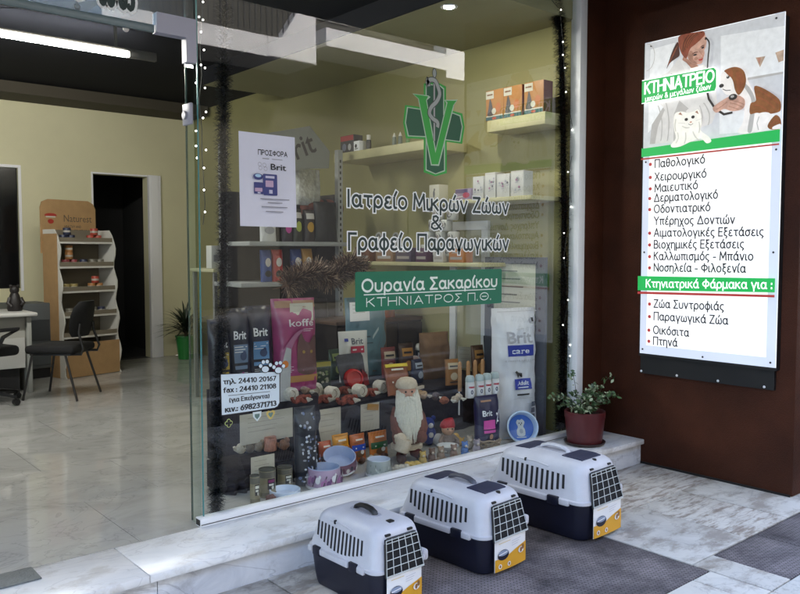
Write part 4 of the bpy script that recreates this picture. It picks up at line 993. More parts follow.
# bowl leaning on its side between the two
def pr_lean(d, r_, h_):
    random.seed(9)
    for i in range(24):
        a = -3.0+i*.26; d.ell(r_*a, h_*random.uniform(.3, .65), r_*.10, h_*.2, i % 3)
    return [C_('lean_plum', (.16, .05, .10)), C_('lean_white', (.66, .62, .64)), C_('lean_dark', (.05, .03, .05))]
p = on_z(352, 478, Z0); k = mpp(p)
bowl('patterned pet bowl tipped on its side leaning between two bowls', 0, 0, 36, 12, mat('bowl_plum', (.30, .14, .22), .4), inner_b, pr_lean, tilt=R(24), loc=p+Vector((0, .13, .05)), rz=-.5)
# rope tug with pale paw at the left
p = on_z(290, 500, Z0)+Vector((0, .05, 0)); k = mpp(p)
o = thing('pet_dish', 'shallow pale blue pet dish lying near the food tins', 'pet dish', p)
b = MB(); b.lathe([(13*k, 0), (15*k, .006), (15.5*k, 9*k), (14.5*k, 9.4*k), (12*k, 4*k), (0, 3*k)], n=32); b.build('dish', mat('dish_blue_white', (.50, .58, .74), .4, .12, 14), o)
b = MB(); q = on_z(277, 506, Z0)+Vector((.0, .06, .02)); b.ball((0, 0, 0), 5.5*k, 0, 14, (1, 1, .95), .3); 
o = b.build('chew_ball', mat('ball_brown', (.13, .05, .045), .8, .4, 40, .6, 60)); o.location = q; tag(o, 'small brown chew ball lying in front of the pale dish', 'ball')

# treat sachets standing on the floor in front of the wide stand
def sachet(label, px, py, wpx, hp, base, band, bandz, rz=0, z=None, tilt=.12, group='treat sachets on the display floor', top=None):
    def prn(d, w_, h_):
        d.rect(-w_*.47, h_*bandz[0], w_*.47, h_*bandz[1], 0, 5)
        d.ell(0, h_*.28, w_*.26, h_*.14, 1); d.line([(-w_*.3, h_*(bandz[0]+.1)), (w_*.3, h_*(bandz[0]+.1))], h_*.05, 2)
        d.line([(-w_*.25, h_*.80), (w_*.25, h_*.80)], h_*.06, 2); [d.line([(-w_*.36, h_*(.72-.035*i)), (w_*(.3-.15*(i % 2)), h_*(.72-.035*i))], h_*.012, 1) for i in range(2)]; d.ell(w_*.12, h_*.34, w_*.12, h_*.08, 2); d.line([(-w_*.47, h_*.955), (w_*.47, h_*.955)], h_*.012, 1)
        if top: d.rect(-w_*.47, h_*.88, w_*.47, h_*.985, 3, 4)
        return [band, C_('treat_brown', (.16, .08, .04)), C_('treat_white', (.65, .62, .58)), top or band]
    return bag_thing('treat_sachet', label, px, py, Z0 if z is None else z, wpx, hp, .035, base, prn, rz, -tilt, group, 'treat sachet')
blk = C_('sachet_black', (.02, .02, .022))
sachet('red and black treat sachet half hidden by the spotted bag', 326, 466, 13, 25, (.44, .07, .02), blk, (.02, .42))
sachet('bright amber treat sachet with a dark figure, second from the left', 342, 464, 17, 30, (.58, .24, .01), C_('sachet_amber2', (.46, .14, .01)), (.45, .6))
sachet('orange treat sachet with a royal blue band', 358.5, 461, 16, 27, (.46, .12, .03), C_('sachet_blue', (.01, .06, .42)), (.40, .62))
sachet('orange treat sachet with a green band beside the bearded doll', 379, 458, 20, 27, (.50, .15, .02), C_('sachet_green', (.005, .09, .02)), (.38, .62))
# small brown rope chews heaped in front of the sachets
random.seed(21)
for i in range(9):
    px = 322+i*8.2; py = 470-i*1.5+random.uniform(-2, 3)
    p = on_z(px, py, Z0)+Vector((0, .02, .012)); k = mpp(p); b = MB(); n = random.choice((3, 4))
    for q in range(n): b.ball((random.uniform(-3, 3)*k, random.uniform(-1, 2)*k, random.uniform(-1, 3)*k), random.uniform(2.0, 3.2)*k, 0, 10, (1.2, 1, .9), .3)
    if i == 6: col = mat('chew_pale', (.50, .47, .40), .7)
    else: col = mat('chew_brown_%d' % (i % 3), ((.14, .08, .05), (.22, .14, .08), (.10, .05, .04))[i % 3], .8, .3, 40)
    o = b.build('dog_chew', col); o.location = p; tag(o, 'knotted dog chew in the heap before the treat sachets', 'dog chew', 'dog chews heaped before the sachets')

# black spotted bag between stands
def pr_spots(d, w_, h_):
    random.seed(12)
    for i in range(60): d.ell(random.uniform(-.42, .42)*w_, random.uniform(.06, .94)*h_, w_*random.choice((.03, .045, .06)), w_*random.choice((.04, .05, .07)), i % 3)
    return [C_('spot_white', (.55, .58, .66)), C_('spot_blue', (.12, .16, .30)), C_('spot_grey', (.25, .27, .33))]
bag_thing('gift_bag', 'tall black gift bag with white spots left of the treat sachets', 306, 484, Z0, 21, 78, .09, (.010, .012, .022), pr_spots, -.1, -.03, None, 'gift bag')
# ornaments on the low step
ORN = [(243, (.42, .38, .30), 'pale'), (252, (.12, .09, .06), 'dark'), (261, (.20, .15, .10), 'brown'), (272, (.45, .20, .14), 'salmon jar'), (286, (.20, .09, .05), 'reddish')]
for i, (px, c, nm) in enumerate(ORN):
    p = on_z(px, 454-i*1.0, ZA)+Vector((0, .02, 0)); k = mpp(p); b = MB()
    if 'jar' in nm: b.lathe([(6*k, 0), (6.6*k, .01), (6.4*k, 12*k), (5.5*k, 13*k), (6.2*k, 14*k), (0, 14*k)], n=18)
    else:
        b.ball((0, 0, 5*k), 5.2*k, 0, 12, (1.2, .8, 1), .25); b.ball((2.5*k, -.005, 9*k), 3.2*k, 0, 10, (1, 1, 1), .2); b.tube([(-4*k, 0, 3*k), (-7*k, 0, 5*k), (-8*k, 0, 8*k)], 1.5*k)
    o = b.build('ornament', mat('ornament_%d' % i, c, .5, .35, 40)); o.location = p
    tag(o, {'pale': 'pale ornament at left end of the low cloth step', 'dark': 'dark brown ornament second from left on low cloth step', 'brown': 'mid brown ornament left of the salmon jar', 'salmon jar': 'salmon pink jar on the low cloth step', 'reddish': 'reddish brown ornament at right end of low cloth step'}[nm], 'ornament')

# ------------------------------------------------------------------ bearded doll
p = on_z(419, 462, Z0)+Vector((0, .12, 0)); k = mpp(p)
o = thing('bearded_doll', 'bearded Christmas doll in brown coat and cream hat seated before the stand', 'doll', p, -.45)
coat = mat('doll_coat_felt', (.13, .045, .035), .9, .2, 60, .5, 150); cream_f = mat('doll_cream_felt', (.50, .42, .33), .9, .1, 60, .4, 150); beardm = mat('doll_beard_wool', (.60, .57, .50), .9, .1, 80)
u = k
b = MB(); b.loft([[(math.cos(2*PI*i/20)*r_*u, math.sin(2*PI*i/20)*r_*.75*u, z*u) for i in range(20)] for r_, z in ((8, 8), (13, 12), (15, 22), (14.5, 32), (12, 44), (9, 56), (6, 60))]); 
bo = b.build('coat', coat, o)
b = MB(); b.ball((0, 0, 66*u), 9.5*u, 0, 18, (1, .95, 1.1)); b.ball((0, -9.4*u, 66*u), 1.8*u, 0, 10); b.build('head', mat('doll_face', (.55, .31, .23), .8), o)
b = MB(); b.loft([[(math.cos(2*PI*i/20)*r_*u, (math.sin(2*PI*i/20)*r_*.95)*u, z*u) for i in range(20)] for r_, z in ((10.6, 71.5), (11.2, 73), (10.8, 75.5), (9.6, 78.5), (6.5, 81), (2, 82))]); b.build('hat', cream_f, o)
for s_ in (-1, 1):
    b = MB(); b.ball((s_*3.2*u, -8.9*u, 68.5*u), 1.0*u, 0, 8); b.build('eye', ink, o)
b = MB(); random.seed(4)
for i in range(46):
    a = -1.35+2.7*i/45; L_ = (34+8*math.cos(a*1.1)+random.uniform(-4, 3)) ; x = math.sin(a)*9.5*u; y = -math.cos(a)*9.2*u
    z1 = (61+3*abs(a))*u if abs(a) < .55 else (63.5+abs(a)*4)*u
    pts = []
    for q in range(7):
        t = q/6; pts.append((x*(1+.45*math.sin(PI*.62*t))+random.uniform(-.9, .9)*u, y-(4*math.sin(PI*min(1, t*.9))+4*t)*u+random.uniform(-.6, .6)*u, z1-L_*t*u))
    b.tube(pts, 1.35*u, 5, 0, None, .7*u)
for i in range(8):
    s_ = -1 if i % 2 else 1; b.tube([(s_*.5*u, -10.3*u, 63.5*u), (s_*3*u, -10.6*u, (63.2-i*.3)*u), (s_*6.5*u, -9.4*u, (60.5-i*.5)*u)], 1.2*u, 5)
b.build('beard', beardm, o)
b = MB()
for s_ in (-1, 1): b = MB(); b.tube([(s_*9.5*u, 0, 50*u), (s_*13.5*u, -5*u, 42*u), (s_*14.5*u, -11*u, 33*u), (s_*11*u, -16*u, 27*u)], 5.2*u, 12, 0, None, 4.2*u); b.build('sleeve', coat, o)
b = MB(); b.ball((-11*u, -18*u, 24*u), 6.0*u, 0, 14, (1, .9, 1.1)); b.ball((-15.5*u, -18*u, 27*u), 2.2*u, 0, 8); b.build('mitten', cream_f, o)
b = MB(); b.ball((11*u, -18*u, 25*u), 5.2*u, 0, 14, (1, .9, 1.1)); b.build('mitten', coat, o)
b = MB(); b.lathe([(5.5*u, 0), (7*u, 1*u), (7.5*u, 8*u), (6.8*u, 13*u), (6*u, 13*u), (0, 10*u)], n=18, M=Matrix.Translation((-11*u, -20*u, 12*u)) @ Matrix.Rotation(.3, 4, 'Y')); b.build('sack', cream_f, o)
b = MB(); b.box((0, -14.0*u, 30*u), (4.4*u, 1.5*u, 24*u), 0, .002); b.build('coat_trim', cream_f, o)
b = MB(); b.lathe([(14*u, 10*u), (16.2*u, 11*u), (16.2*u, 15*u), (14.5*u, 16*u)], n=24, sy=.8); b.build('coat_hem', cream_f, o)
for s_ in (-1, 1):
    b = MB(); b.tube([(s_*6*u, -5*u, 8*u), (s_*9*u, -12*u, 7*u), (s_*10*u, -17*u, 5.5*u)], 5*u, 12, 0, None, 4.4*u); b.build('leg', mat('doll_trouser', (.10, .02, .02), .9, .2, 50), o)
    b = MB(); b.ball((s_*10.5*u, -20*u, 5.2*u), 5.0*u, 0, 12, (1, 1.25, 1)); b.build('boot', mat('doll_boot', (.05, .02, .018), .8), o)

# ------------------------------------------------------------------ small toys to the right of the doll
def toy(name, label, px, py, dy, fn, cat='toy', rz=-.4, z=None, group=None):
    p = on_z(px, py, Z0 if z is None else z)+Vector((0, dy, 0)); k = mpp(p); o = thing(name, label, cat, p, rz, group); fn(o, k); return o
def part(o, nm, m, fn):
    b = MB(); fn(b); return b.build(nm, m, o)
fuzz = lambda n, c: mat('plush_'+n, c, .95, .18, 60, .6, 120)
def t_blue(o, k):
    part(o, 'body', fuzz('blue', (.015, .035, .22)), lambda b: (b.ball((0, 0, 10*k), 7.5*k, 0, 16, (1, .9, 1.3), .1), b.ball((-1*k, 0, 22*k), 6.5*k, 0, 16, (1, .9, .9)), b.ball((-6*k, 0, 27*k), 2.4*k, 0, 10), b.ball((4.5*k, 0, 27*k), 2.4*k, 0, 10)))
    part(o, 'snout', fuzz('greywhite', (.50, .50, .52)), lambda b: b.ball((0, -5.4*k, 20.5*k), 2.7*k, 0, 10)); part(o, 'belly', fuzz('greywhite', (.50, .50, .52)), lambda b: b.ball((0, -5.5*k, 11*k), 3*k, 0, 10, (1, .7, 1)))
toy('plush_bear', 'royal blue plush bear right of the bearded doll', 441, 448, .12, t_blue)
def t_ball(o, k):
    part(o, 'ball', mat('ball_pale_grey', (.45, .46, .48), .6, .1, 40), lambda b: b.ball((0, 0, 6*k), 6*k, 0, 18))
    part(o, 'seam', mat('ball_seam', (.2, .2, .22), .7), lambda b: b.tube([(math.cos(a)*6.05*k, 0, 6*k+math.sin(a)*6.05*k) for a in [2*PI*i/20 for i in range(20)]], .4*k, 5, closed=True))
toy('toy_ball', 'pale grey toy ball below the blue plush bear', 441, 446, .03, t_ball)
def t_gnome(o, k):
    part(o, 'body', fuzz('grey_brown', (.22, .17, .15)), lambda b: b.loft([[(math.cos(2*PI*i/16)*r_*k, math.sin(2*PI*i/16)*r_*k*.8, z*k) for i in range(16)] for r_, z in ((6, 0), (8, 3), (7.5, 8), (4.5, 13), (3, 15))]))
    part(o, 'head', mat('gnome_face', (.50, .29, .19), .8), lambda b: (b.ball((0, 0, 19*k), 6.6*k, 0, 16), b.ball((0, -6.6*k, 18*k), 1.6*k, 0, 8)))
    part(o, 'hat', fuzz('red', (.36, .012, .02)), lambda b: b.loft([[(math.cos(2*PI*i/18)*r_*k+dx*k, math.sin(2*PI*i/18)*r_*k+1.5*k, z*k) for i in range(18)] for r_, z, dx in ((7.4, 20.5, 0), (7.7, 22, 0), (7, 25, .4), (5, 28, 1.4), (2, 29.5, 3.5))]))
    [part(o, 'eye', ink, lambda b: b.ball((s_*2.4*k, -6.1*k, 20*k), .8*k, 0, 6)) for s_ in (-1, 1)]
    [part(o, 'arm', fuzz('grey_brown', (.22, .17, .15)), lambda b: b.tube([(s_*5*k, 0, 12*k), (s_*9*k, -3*k, 8*k), (s_*8*k, -6*k, 5*k)], 2.2*k)) for s_ in (-1, 1)]
toy('gnome_doll', 'little gnome doll with red cap and round tan face', 453, 449, .05, t_gnome)
def t_duck(o, k):
    part(o, 'body', mat('duck_yellow', (.55, .33, .08), .6), lambda b: (b.ball((0, 0, 4.5*k), 5*k, 0, 14, (1.2, .9, .9)), b.ball((-2.5*k, -1*k, 10*k), 3.4*k, 0, 12), b.tube([(4*k, 0, 5*k), (7*k, 0, 8*k)], 2*k, 8, 0, None, .4*k)))
    part(o, 'beak', orange, lambda b: b.ball((-5.6*k, -2.2*k, 9.6*k), 1.3*k, 0, 8, (1.4, 1, .6)))
toy('toy_duck', 'ochre yellow toy duck right of the gnome doll', 463, 447, .05, t_duck)
# glass dish on stem in front
def t_dish(o, k):
    part(o, 'bowl', mat('glass_dish', (.45, .47, .48), .15), lambda b: b.lathe([(5*k, 0), (5*k, 1*k), (1.4*k, 2*k), (1.4*k, 4*k), (8*k, 6*k), (11.5*k, 10*k), (11*k, 10*k), (7.5*k, 7*k), (0, 6*k)], n=28))
toy('stem_dish', 'pale footed glass dish in front of the gnome doll', 452, 456, .04, t_dish, 'dish')
FIG = [(428, 466, (.44, .30, .08), 'mustard yellow figurine nearest the rail beside the doll boots'), (437, 463, (.13, .07, .05), 'dark brown figurine before the glass dish'), (446, 461, (.24, .16, .11), 'tan figurine under the glass dish'), (459, 459, (.20, .12, .09), 'brown bear figurine left of the blue figurine'), (470, 456, (.03, .12, .36), 'bright blue figurine on the display floor'), (475, 450, (.40, .34, .27), 'pale tan figurine behind the blue one'), (482, 454, (.26, .22, .26), 'mauve grey figurine left of the rope basket'), (418, 470, (.48, .32, .07), 'yellow rope figurine in front of the doll'), (407, 473, (.44, .39, .32), 'beige knotted rope figurine beside the speckled bowl')]
for i, (px, py, c, lb) in enumerate(FIG):
    def fn(o, k, c=c, i=i):
        m_ = mat('figurine_%d' % i, c, .6, .2, 50)
        if i in (7, 8):
            def rope(b):
                for q in range(3): b.ball(((q-1)*5*k, 0, 3.6*k), 3.8*k, 0, 12, (1, 1, .95), .35)
                b.tube([(-9*k, 0, 3*k), (-3*k, -2*k, 5*k), (4*k, -1*k, 3*k), (10*k, 0, 3*k)], 1.6*k)
            part(o, 'rope', m_, rope)
        else:
            part(o, 'body', m_, lambda b: (b.ball((0, 0, 4.2*k), 4.2*k, 0, 12, (1, .85, 1.05), .1), b.ball((0, -1*k, 10*k), 3.3*k, 0, 12), b.ball((-2.4*k, -.5*k, 12.8*k), 1.2*k, 0, 8), b.ball((2.4*k, -.5*k, 12.8*k), 1.2*k, 0, 8), b.ball((-3.4*k, -2.5*k, 1.6*k), 1.7*k, 0, 8), b.ball((3.4*k, -2.5*k, 1.6*k), 1.7*k, 0, 8)))
            part(o, 'face', mat('figurine_face', (.50, .42, .34), .7), lambda b: b.ball((0, -3.6*k, 9.4*k), 1.5*k, 0, 8))
    toy('toy_figurine', lb, px, py, .05, fn, 'figurine', group='little figurines along the rail')
# wicker rope basket
def t_bask(o, k):
    def f(b):
        for j in range(5):
            z = (1.4+2.2*j)*k; r_ = (9+.5*j)*k; b.tube([(math.cos(a)*r_*1.15, math.sin(a)*r_*.7, z+.6*k*math.sin(6*a+j*3)) for a in [2*PI*i/26 for i in range(26)]], 1.25*k, 6, closed=True)
        b.lathe([(0, 0), (9*k, 0), (9*k, 1*k), (0, 1*k)], n=20, sx=1.15, sy=.7)
    part(o, 'weave', mat('wicker_brown', (.20, .15, .10), .8, .3, 50), f)
toy('wicker_basket', 'low brown wicker basket between the figurines and blue bowls', 496, 452, .07, t_bask, 'basket')
# white post in the display
p = on_z(459, 428, Z0+.2); b = MB(); b.lathe([(.006, 0), (.006, .30), (0, .305)], n=10); o = b.build('display_rod', whiteplastic); o.location = (at_y(459, 425, 4.06).x, 4.06, Z0+.13); tag(o, 'thin white upright rod behind the gnome doll', 'rod')

# navy food bag at right
def pr_navy(d, w_, h_):
    d.latin('Brit', -w_*.36, h_*.64, h_*.10, 0, w_*.40, .02); d.latin('2', w_*.2, h_*.52, h_*.16, 0, w_*.10, .02); d.line([(w_*.18, h_*.48), (w_*.36, h_*.75)], .004, 0)
    d.rect(-w_*.33, h_*.40, w_*.12, h_*.56, 1, 4); d.rect(-w_*.33, h_*.33, w_*.12, h_*.38, 1, 3); d.ell(-w_*.06, h_*.26, w_*.07, h_*.05, 2)
    for i in range(5): d.ell(-w_*.28+i*w_*.12, h_*.17, w_*.03, h_*.018, 0)
    d.rect(-w_*.38, h_*.90, w_*.05, h_*.93, 2, 4)
    return [C_('pack_white', (.72, .74, .78)), pink, C_('pack_tan', (.35, .18, .10))]
bag_thing('food_bag', 'navy food bag with pink panel standing beside the blue bowls', 487, 449, Z0, 26, 54, .10, (.014, .013, .055), pr_navy, -.12, -.05)
# big white bag
def pr_white(d, w_, h_):
    d.latin('Brit', 0, h_*.735, h_*.085, 0, w_*.58, .022, 0, True)
    d.rr(-w_*.28, h_*.635, w_*.30, h_*.72, h_*.012, 1); d.latin('care', -w_*.0, h_*.655, h_*.042, 2, w_*.40, .012, 0, True)
    for i in range(14): d.line([(-w_*.34+i*w_*.05, h_*.600), (-w_*.34+i*w_*.05+w_*.03, h_*.603)], h_*.012, 3)
    d.poly([(-w_*.10, h_*.500), (-w_*.095, h_*.475), (-w_*.085, h_*.475), (-w_*.08, h_*.495), (0, h_*.495), (.0, h_*.475), (.012, h_*.475), (w_*.03, h_*.505), (-w_*.06, h_*.512), (-w_*.09, h_*.525), (-w_*.14, h_*.515)], 4)
    d.rr(-w_*.17, h_*.385, w_*.21, h_*.465, h_*.012, 1); d.latin('Adult', w_*.02, h_*.418, h_*.030, 2, w_*.26, .02, 0, True); d.line([(-w_*.1, h_*.40), (w_*.14, h_*.40)], h_*.008, 2)
    d.line([(-w_*.12, h_*.345), (w_*.16, h_*.345)], h_*.012, 4); d.line([(-w_*.2, h_*.315), (w_*.24, h_*.315)], h_*.005, 3)
    for i in range(5): d.rr(w_*.22, h_*(.055+.048*i), w_*.33, h_*(.092+.048*i), .004, 5); d.line([(w_*.12, h_*.27), (w_*.31, h_*.27)], h_*.004, 3)
    d.rr(w_*.28, h_*.895, w_*.35, h_*.925, .003, 4); d.line([(-w_*.46, h_*.975), (w_*.46, h_*.975)], h_*.006, 3); d.line([(-w_*.1, h_*.84), (w_*.06, h_*.845)], h_*.008, 3)
    return [C_('print_silver', (.34, .34, .38)), blueprint, C_('pack_white', (.72, .74, .80)), C_('print_faint', (.50, .50, .55)), ink, C_('print_charcoal', (.10, .11, .15))]
p = on_z(524, 439, Z0)+Vector((0, .10, 0))
bag_thing('food_bag', 'big white food bag with blue panels standing at right end of window', 524, 439, Z0, 45, 129, .17, (.62, .63, .70), pr_white, -.25, -.02, loc=p)
# blue bowls on their rims
k = mpp(on_z(522, 441, Z0)); 
def bowl_up(label, px, py, dy, wpx, depth, face):
    p = on_z(px, py, Z0)+Vector((0, dy, 0)); r_ = wpx*k/2
    o = thing('pet_bowl', label, 'pet bowl', p+Vector((0, 0, r_)), -.55, 'blue bowls leaning on the white bag'); o.rotation_euler = (R(72), 0, -.55)
    b = MB(); b.lathe([(r_*.72, -depth), (r_*.80, -depth*.9), (r_*.98, -.004), (r_*1.0, 0)], n=44, caps=(1, 0)); b.build('outside', mat('bowl_blue_outside', (.02, .05, .20), .35), o)
    b = MB(); b.lathe([(r_, 0), (r_*1.0, .006), (r_*.93, .008), (r_*.88, 0), (r_*.80, -depth*.55)], n=44, caps=(0, 0)); b.build('rim', mat('bowl_rim_pale_blue', (.45, .56, .74), .3), o)
    b = MB(); b.lathe([(r_*.80, -depth*.55), (r_*.74, -depth*.62), (0, -depth*.62)], n=44, caps=(0, 0)); b.build('inside', mat('bowl_inside_blue', (.02, .10, .42), .3), o)
    if face:
        d = Decal(lambda x, z, l: (x, z, -depth*.60+l)); Q = r_*.62
        d.poly([(-.35*Q, -.8*Q), (.35*Q, -.8*Q), (.40*Q, -.2*Q), (.25*Q, .1*Q), (.42*Q, .55*Q), (.15*Q, .85*Q), (-.05*Q, .75*Q), (-.3*Q, .8*Q), (-.45*Q, .5*Q), (-.3*Q, .1*Q), (-.45*Q, -.3*Q)], 0, True)
        for x, z in ((-.15, .45), (.1, .45), (0, .3)): d.ell(x*Q, z*Q, .06*Q, .07*Q, 1)
        d.ell(0, -.35*Q, .2*Q, .25*Q, 2); d.line([(-.5*Q, -.95*Q), (.5*Q, -.95*Q)], .1*Q, 0)
        d.build('painted_puppy', [C_('puppy_pale', (.48, .50, .52)), ink, C_('puppy_grey', (.30, .32, .36))], o)
bowl_up('front blue bowl with pale rim and painted puppy, leaning on white bag', 522.5, 443, .0, 32, .07, True)
bowl_up('dark blue bowl behind the puppy bowl, leaning on white bag', 514, 441, .10, 32, .07, False)

# ------------------------------------------------------------------ goods on the wide stand
random.seed(31)
TOYS = [(295, 402, 'white', 'white rope roll at the left end of the toy row', 1.0), (306, 404, 'red', 'red and brown rope toy left of the second white roll', .9), (317, 400, 'white', 'white rope roll below the dark green box', 1.25), (327, 404, 'red', 'red brown knotted rope toy under the dark green box', .9), (336, 401, 'white', 'white rope roll second from the red toy ball', 1.0), (347, 395, 'red', 'brown twisted rope toy beside the red toy ball', .85), (352, 405, 'red', 'red brown rope toy hanging over the stand edge', 1.0), (364, 398, 'white', 'white rope knot right below the red toy ball', .95), (374, 397, 'red', 'brown rope toy right of the red toy ball', .85), (385, 394, 'white', 'white rope knot left of the bearded doll hat', .95)]
for px, py, kind, lb, sc in TOYS:
    def fn(o, k, kind=kind, sc=sc):
        k *= sc*1.15
        if kind == 'white':
            part(o, 'roll', fuzz('offwhite', (.52, .49, .44)), lambda b: (b.lathe([(0, -6*k), (5*k, -5.6*k), (6*k, -4*k), (6*k, 4*k), (5*k, 5.6*k), (0, 6*k)], n=16, M=Matrix.Translation((0, 0, 6*k)) @ Matrix.Rotation(PI/2, 4, 'X') @ Matrix.Rotation(.5, 4, 'Y'))))
            part(o, 'spiral', mat('roll_shadow_line', (.30, .25, .21), .9), lambda b: b.tube([(math.cos(a)*a*.55*k, -6.0*k, 6*k+math.sin(a)*a*.55*k) for a in [.6+i*.45 for i in range(17)]], .35*k, 5))
        else:
            part(o, 'rope', mat('rope_red_brown', (.20, .045, .03), .9, .5, 60, .6, 90), lambda b: [b.tube([(math.sin(q*2.1+i*.5)*6*k-4*k+i*.9*k, math.cos(q*1.7+i*.4)*3*k, 3.5*k+2.6*k*math.sin(i*.9+q)) for i in range(9)], 1.9*k, 7) for q in range(3)])
            part(o, 'tassel', fuzz('offwhite', (.5, .47, .42)), lambda b: [b.tube([(5*k, -3*k, 5*k), ((6+q)*k, (-6-q)*k, (2+q*.8)*k)], .9*k, 6) for q in range(4)])
    toy('rope_toy', lb, px, py, .05, fn, 'rope toy', z=ZC if px > 312 else ZB, group='rope toys along the stand edge')
# dark green box with orange edge
p = on_z(330, 397, ZC)+Vector((0, .14, 0)); k = mpp(p); o = thing('treat_box', 'dark green patterned treat box with orange side and yellow top', 'box', p+Vector((0, 0, .02)), -.15)
b = MB(); b.b2((-10*k, -.03, 0), (12*k, .03, 30*k), 0, .002); b.build('carton', mat('box_dark_green', (.02, .035, .02), .4, .7, 60), o)
d = Decal(lambda x, z, l: (x, -.0305-l, z)); d.rect(-10*k, 0, -6.5*k, 30*k, 0); d.rect(-10*k, 25*k, 12*k, 30*k, 1); d.rect(-6.5*k, 0, 12*k, 2.5*k, 1)
random.seed(6)
for i in range(14): d.ell(random.uniform(-4, 10)*k, random.uniform(5, 23)*k, 1.6*k, 1.2*k, 2+i % 2)
d.build('printed_face', [C_('box_orange', (.55, .13, .02)), C_('box_olive_yellow', (.34, .30, .05)), C_('box_leaf', (.16, .22, .10)), C_('box_pale', (.36, .36, .28))], o)
# red toy in a blister pack
p = on_z(362, 394, ZC)+Vector((0, .10, 0)); k = mpp(p); o = thing('toy_pack', 'dark blister pack holding a round red toy', 'toy pack', p+Vector((0, 0, .015)), -.2); o.rotation_euler = (-.2, 0, -.2)
b = MB(); b.prism([(-16*k, 34*k), (-13*k, 36*k), (12*k, 37*k), (14*k, 33*k), (16*k, 0), (-10*k, 0)], .012); b.build('backing_card', mat('pack_charcoal', (.03, .03, .045), .3, .5, 25), o)
b = MB(); b.lathe([(10*k, 0), (10.5*k, 3*k), (9*k, 7*k), (7*k, 7.6*k), (6.5*k, 6.2*k), (0, 6.2*k)], n=32, M=Matrix.Translation((0, -.001, 11*k)) @ Matrix.Rotation(PI/2, 4, 'X')); b.build('round_toy', mat('toy_red_rubber', (.42, .012, .012), .22), o)
b = MB(); b.prism([(10*k, 20*k), (16*k, 14*k), (17*k, 4*k), (11*k, 3*k)], .02, 0, Matrix.Translation((0, -.02, 0))); b.build('toy_handle', mat('toy_red_dark', (.20, .006, .008), .3), o)
# white bag with pink stickers
def pr_wb(d, w_, h_):
    d.latin('Brit', w_*.06, h_*.74, h_*.12, 0, w_*.42, .015, 0, True); d.rr(-w_*.18, h_*.56, w_*.30, h_*.70, .004, 1); d.rr(-w_*.02, h_*.32, w_*.24, h_*.42, .004, 1); d.line([(-w_*.12, h_*.63), (w_*.24, h_*.63)], h_*.03, 2)
    d.rr(w_*.10, h_*.10, w_*.18, h_*.18, .003, 0); d.rr(w_*.26, h_*.10, w_*.34, h_*.18, .003, 0); d.rr(-w_*.36, h_*.80, -w_*.24, h_*.86, .003, 3)
    return [C_('print_charcoal', (.06, .06, .08)), C_('print_crimson', (.42, .02, .06)), C_('pack_white', (.7, .7, .72)), blueprint]
bag_thing('food_bag', 'small white food bag with crimson labels behind the red toy', 378, 391, ZC, 29, 50, .07, (.60, .60, .60), pr_wb, -.15, -.06, loc=on_z(378, 390, ZC)+Vector((0, .28, .03)))
# teal bag and orange bag behind
def pr_teal(d, w_, h_):
    d.poly([(-w_*.42, h_*.12), (w_*.2, h_*.62), (w_*.2, h_*.58), (-w_*.40, h_*.06)], 0); d.line([(-w_*.25, h_*.50), (w_*.0, h_*.50)], h_*.02, 1); d.line([(-w_*.2, h_*.42), (w_*.05, h_*.42)], h_*.012, 1)
    d.poly([(w_*.05, h_*.05), (w_*.45, h_*.05), (w_*.45, h_*.75), (w_*.25, h_*.5)], 2)
    return [C_('teal_pale', (.42, .52, .55)), C_('teal_dark', (.04, .07, .09)), C_('teal_brown', (.14, .10, .07))]
bag_thing('food_bag', 'large teal blue food bag with a pale diagonal stripe', 408, 385, ZC, 42, 78, .13, (.115, .21, .26), pr_teal, -.1, -.04, loc=on_z(408, 383, ZC)+Vector((0, .5, .0)))
bag_thing('food_bag', 'orange red food bag leaning behind the teal bag', 436, 372, ZC, 30, 72, .1, (.40, .085, .02), lambda d, w_, h_: (d.ell(-w_*.1, h_*.72, w_*.14, h_*.06, 0), d.line([(-w_*.3, h_*.3), (w_*.3, h_*.3)], h_*.1, 1), [C_('orange_pale', (.45, .22, .1)), C_('orange_deep', (.22, .03, .01))])[-1], .15, -.12, loc=on_z(436, 374, ZC)+Vector((0, .62, .08)))
# amber sachet with yellow top, propped
sachet('amber brown treat sachet with yellow top leaning above the doll hat', 400, 395, 24, 32, (.20, .05, .012), C_('sachet_rust', (.16, .035, .01)), (.3, .5), -.2, ZC, .35, 'sachets on the wide stand', C_('sachet_yellow', (.62, .48, .04)))
p = on_z(419, 396, ZC)+Vector((0, .06, .02)); k = mpp(p); b = MB(); b.box((0, 0, 0), (22*k, 10*k, 6*k), 0, .004, .2); o = b.build('collar_box', mat('collar_box_navy', (.015, .012, .05), .4)); o.location = p; tag(o, 'small navy box lying right of the amber sachet', 'box')
b = MB(); b.box((0, 0, 0), (15*k, 3*k, 3*k), 0, .002, .3); o = b.build('grooming_comb', mat('comb_bone', (.48, .42, .36), .5)); o.location = p+Vector((.03, -.03, .03)); tag(o, 'bone coloured comb lying on the small navy box', 'comb')
